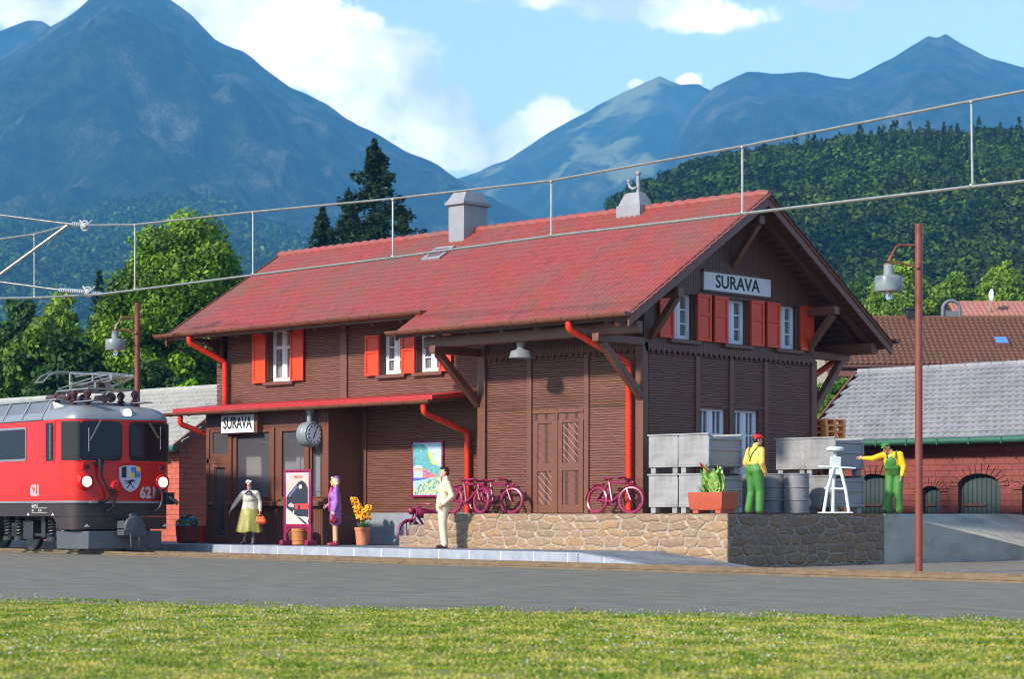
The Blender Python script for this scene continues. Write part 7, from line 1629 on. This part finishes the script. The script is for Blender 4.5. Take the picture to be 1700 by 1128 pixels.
# ------------------------------------------------------------------ lawn in front of the road
def lawn():
    e0 = lambda px: 1001 + 34 * px / 1700
    gp = [(-600, e0(-600)), (2300, e0(2300))]
    def gz(px, py, z=.0): d = (EYE - z) * FPX / (py - PHY); return at(px, py, d)
    a, b_ = gz(-600, e0(-600)), gz(2300, e0(2300)); c = a - FV * 60; d = b_ - FV * 60
    M['turf'] = plain('lawn_soil', S(108, 116, 44), .95, .3, 3, .8, 40, .02, dirt=S(92, 78, 46), dirtamt=.6)
    m = MB(); m.add([(p.x, p.y, .006) for p in (a, b_, d, c)], [(0, 3, 2, 1)]); tag(m.build('lawn', M['turf'], smooth=False), kind='structure')
    rs = np.random.RandomState(11); N = 330000; D = 11.9 + (25.5 - 11.9) * rs.rand(N) ** .85; u = (rs.rand(N) - .5) * (D * .49 + 2.2)
    P = np.array([CAMX, CAMY]) + D[:, None] * np.array([FV.x, FV.y]) + u[:, None] * np.array([RV.x, RV.y])
    px = PCX + u / D * FPX; py = PHY + EYE * FPX / D; lim = 1001 + 34 * px / 1700
    gx, gy = P[:, 0], P[:, 1]; gr = np.array([[noise.fractal(Vector((i * .16, j * .16, 3.)), .7, 2., 5) for j in range(512)] for i in range(512)]); nz = np.clip(2.2 * gr[((gx + 100) / .08).astype(int) % 512, ((gy + 100) / .08).astype(int) % 512], -1, 1)
    fz = np.sin(P[:, 0] * 7.3 + 3 * np.sin(P[:, 1] * 5.1)) * np.sin(P[:, 1] * 8.7 + 2 * np.sin(P[:, 0] * 6.1))
    edge = (py - lim) / 7 + nz * .5 + fz * .4 + rs.rand(N) * 1.4 - .5; keep = edge > .25; bare = (fz * .6 + nz * .5 < -.55) & (rs.rand(N) < .8); keep &= ~bare
    P, D, nz, fz = P[keep], D[keep], nz[keep], fz[keep]; n = len(P); ang = rs.uniform(0, 6.283, n); h = rs.uniform(.007, .019, n) * (1 + .45 * np.clip(nz, 0, 1)) * (.8 + .4 * np.clip(fz, -1, 1)); w = rs.uniform(.004, .0075, n); ln = rs.uniform(.2, 1.1, n) * h; la = rs.uniform(0, 6.283, n)
    B = np.c_[P, np.full(n, .004)]; sx = np.c_[np.cos(ang) * w, np.sin(ang) * w, np.zeros(n)]; tip = B + np.c_[np.cos(la) * ln, np.sin(la) * ln, h]; mid = B + np.c_[np.cos(la) * ln * .35, np.sin(la) * ln * .35, h * .6]
    V = np.stack([B - sx, B + sx, mid + sx * .9, tip, mid - sx * .9], 1).reshape(-1, 3); k = np.arange(n)[:, None] * 5
    m_ = np.clip(rs.rand(n) * .7 + nz * .38 + fz * .12 + .12, 0, 1)[:, None]; c0, c1 = np.array(S(180, 184, 56)), np.array(S(84, 118, 26)); c2 = np.array(S(206, 186, 112)); cc = c0 * (1 - m_) + c1 * m_; dry = rs.rand(n) < .13 + .35 * (nz < -.25) + .08 * (fz < -.2); cc[dry] = c2
    F = np.concatenate([k + np.array([0, 1, 2, 4])], 0); F2 = k + np.array([4, 2, 3, 3])
    tri = np.concatenate([np.concatenate([k + np.array([0, 1, 2])]), k + np.array([0, 2, 4]), k + np.array([4, 2, 3])], 0)
    o = np_mesh('grass', V, tri, tint_mat('grass_blades', .5, .3), None, np.repeat(np.c_[cc, np.ones(n)], 5, 0)); tag(o, 'short yellow green grass of the foreground lawn', 'grass', kind='stuff')
    # clover and other broad leaves
    nC = 26000; idx = rs.choice(n, nC, p=(np.clip(nz + .4, .03, 2) / np.clip(nz + .4, .03, 2).sum())); C = np.c_[P[idx] + rs.normal(0, .02, (nC, 2)), rs.uniform(.008, .035, nC)]; t = rs.rand(nC, 1)
    Vv, Ff, Aa = leaf_cards(C, np.tile([0, 0, 1.], (nC, 1)), .010, rs, np.array(S(60, 104, 28)) * (1 - t) + np.array(S(128, 156, 48)) * t); o = np_mesh('clover', Vv, Ff, M['leaf'], None, Aa); tag(o, 'low clover leaves scattered in the lawn', 'clover', kind='stuff')
    for nm, col, cnt, sz, lab in (('daisies', S(226, 224, 214), 620, .009, 'tiny white daisies scattered over the lawn'), ('buttercups', S(220, 190, 40), 260, .006, 'tiny yellow flowers scattered over the lawn')):
        wgt = np.clip(.3 + np.sin(P[:, 0] * 1.1 + 2) * np.sin(P[:, 1] * .9), .05, 2); idx = rs.choice(n, cnt, p=wgt / wgt.sum()); b = MB()
        for i in idx:
            z = random.uniform(.03, .055); s = sz * random.uniform(.7, 1.3); x, y = P[i]; tl = random.uniform(-.5, .5); pts = [(x + s * math.cos(q * 1.047), y + s * math.sin(q * 1.047), z + s * tl * math.cos(q * 1.047)) for q in range(6)]
            b.add(pts + [(x, y, z - .012)], [tuple(range(6))] + [(q, 6, (q + 1) % 6) for q in range(6)])
        tag(b.build(nm, plain(nm + '_petal', col, .6, .05, 5, 0), smooth=False, fix=False), lab, 'flowers', kind='stuff')
lawn()

# ------------------------------------------------------------------ the mountain air
def haze():
    b = MB(); b.box(-9500, -3000, -12, 9500, 9500, 935); n = bpy.data.materials.new('mountain_air'); n.use_nodes = True; t = n.node_tree; t.nodes.clear()
    o = t.nodes.new('ShaderNodeOutputMaterial'); v = t.nodes.new('ShaderNodeVolumePrincipled'); v.inputs['Color'].default_value = (.13, .46, .88, 1); v.inputs['Density'].default_value = HAZE; v.inputs['Anisotropy'].default_value = 0
    t.links.new(v.outputs[0], o.inputs['Volume']); h = b.build('haze', n, smooth=False); tag(h, kind='stuff')
HAZE = 1.7e-4
haze()
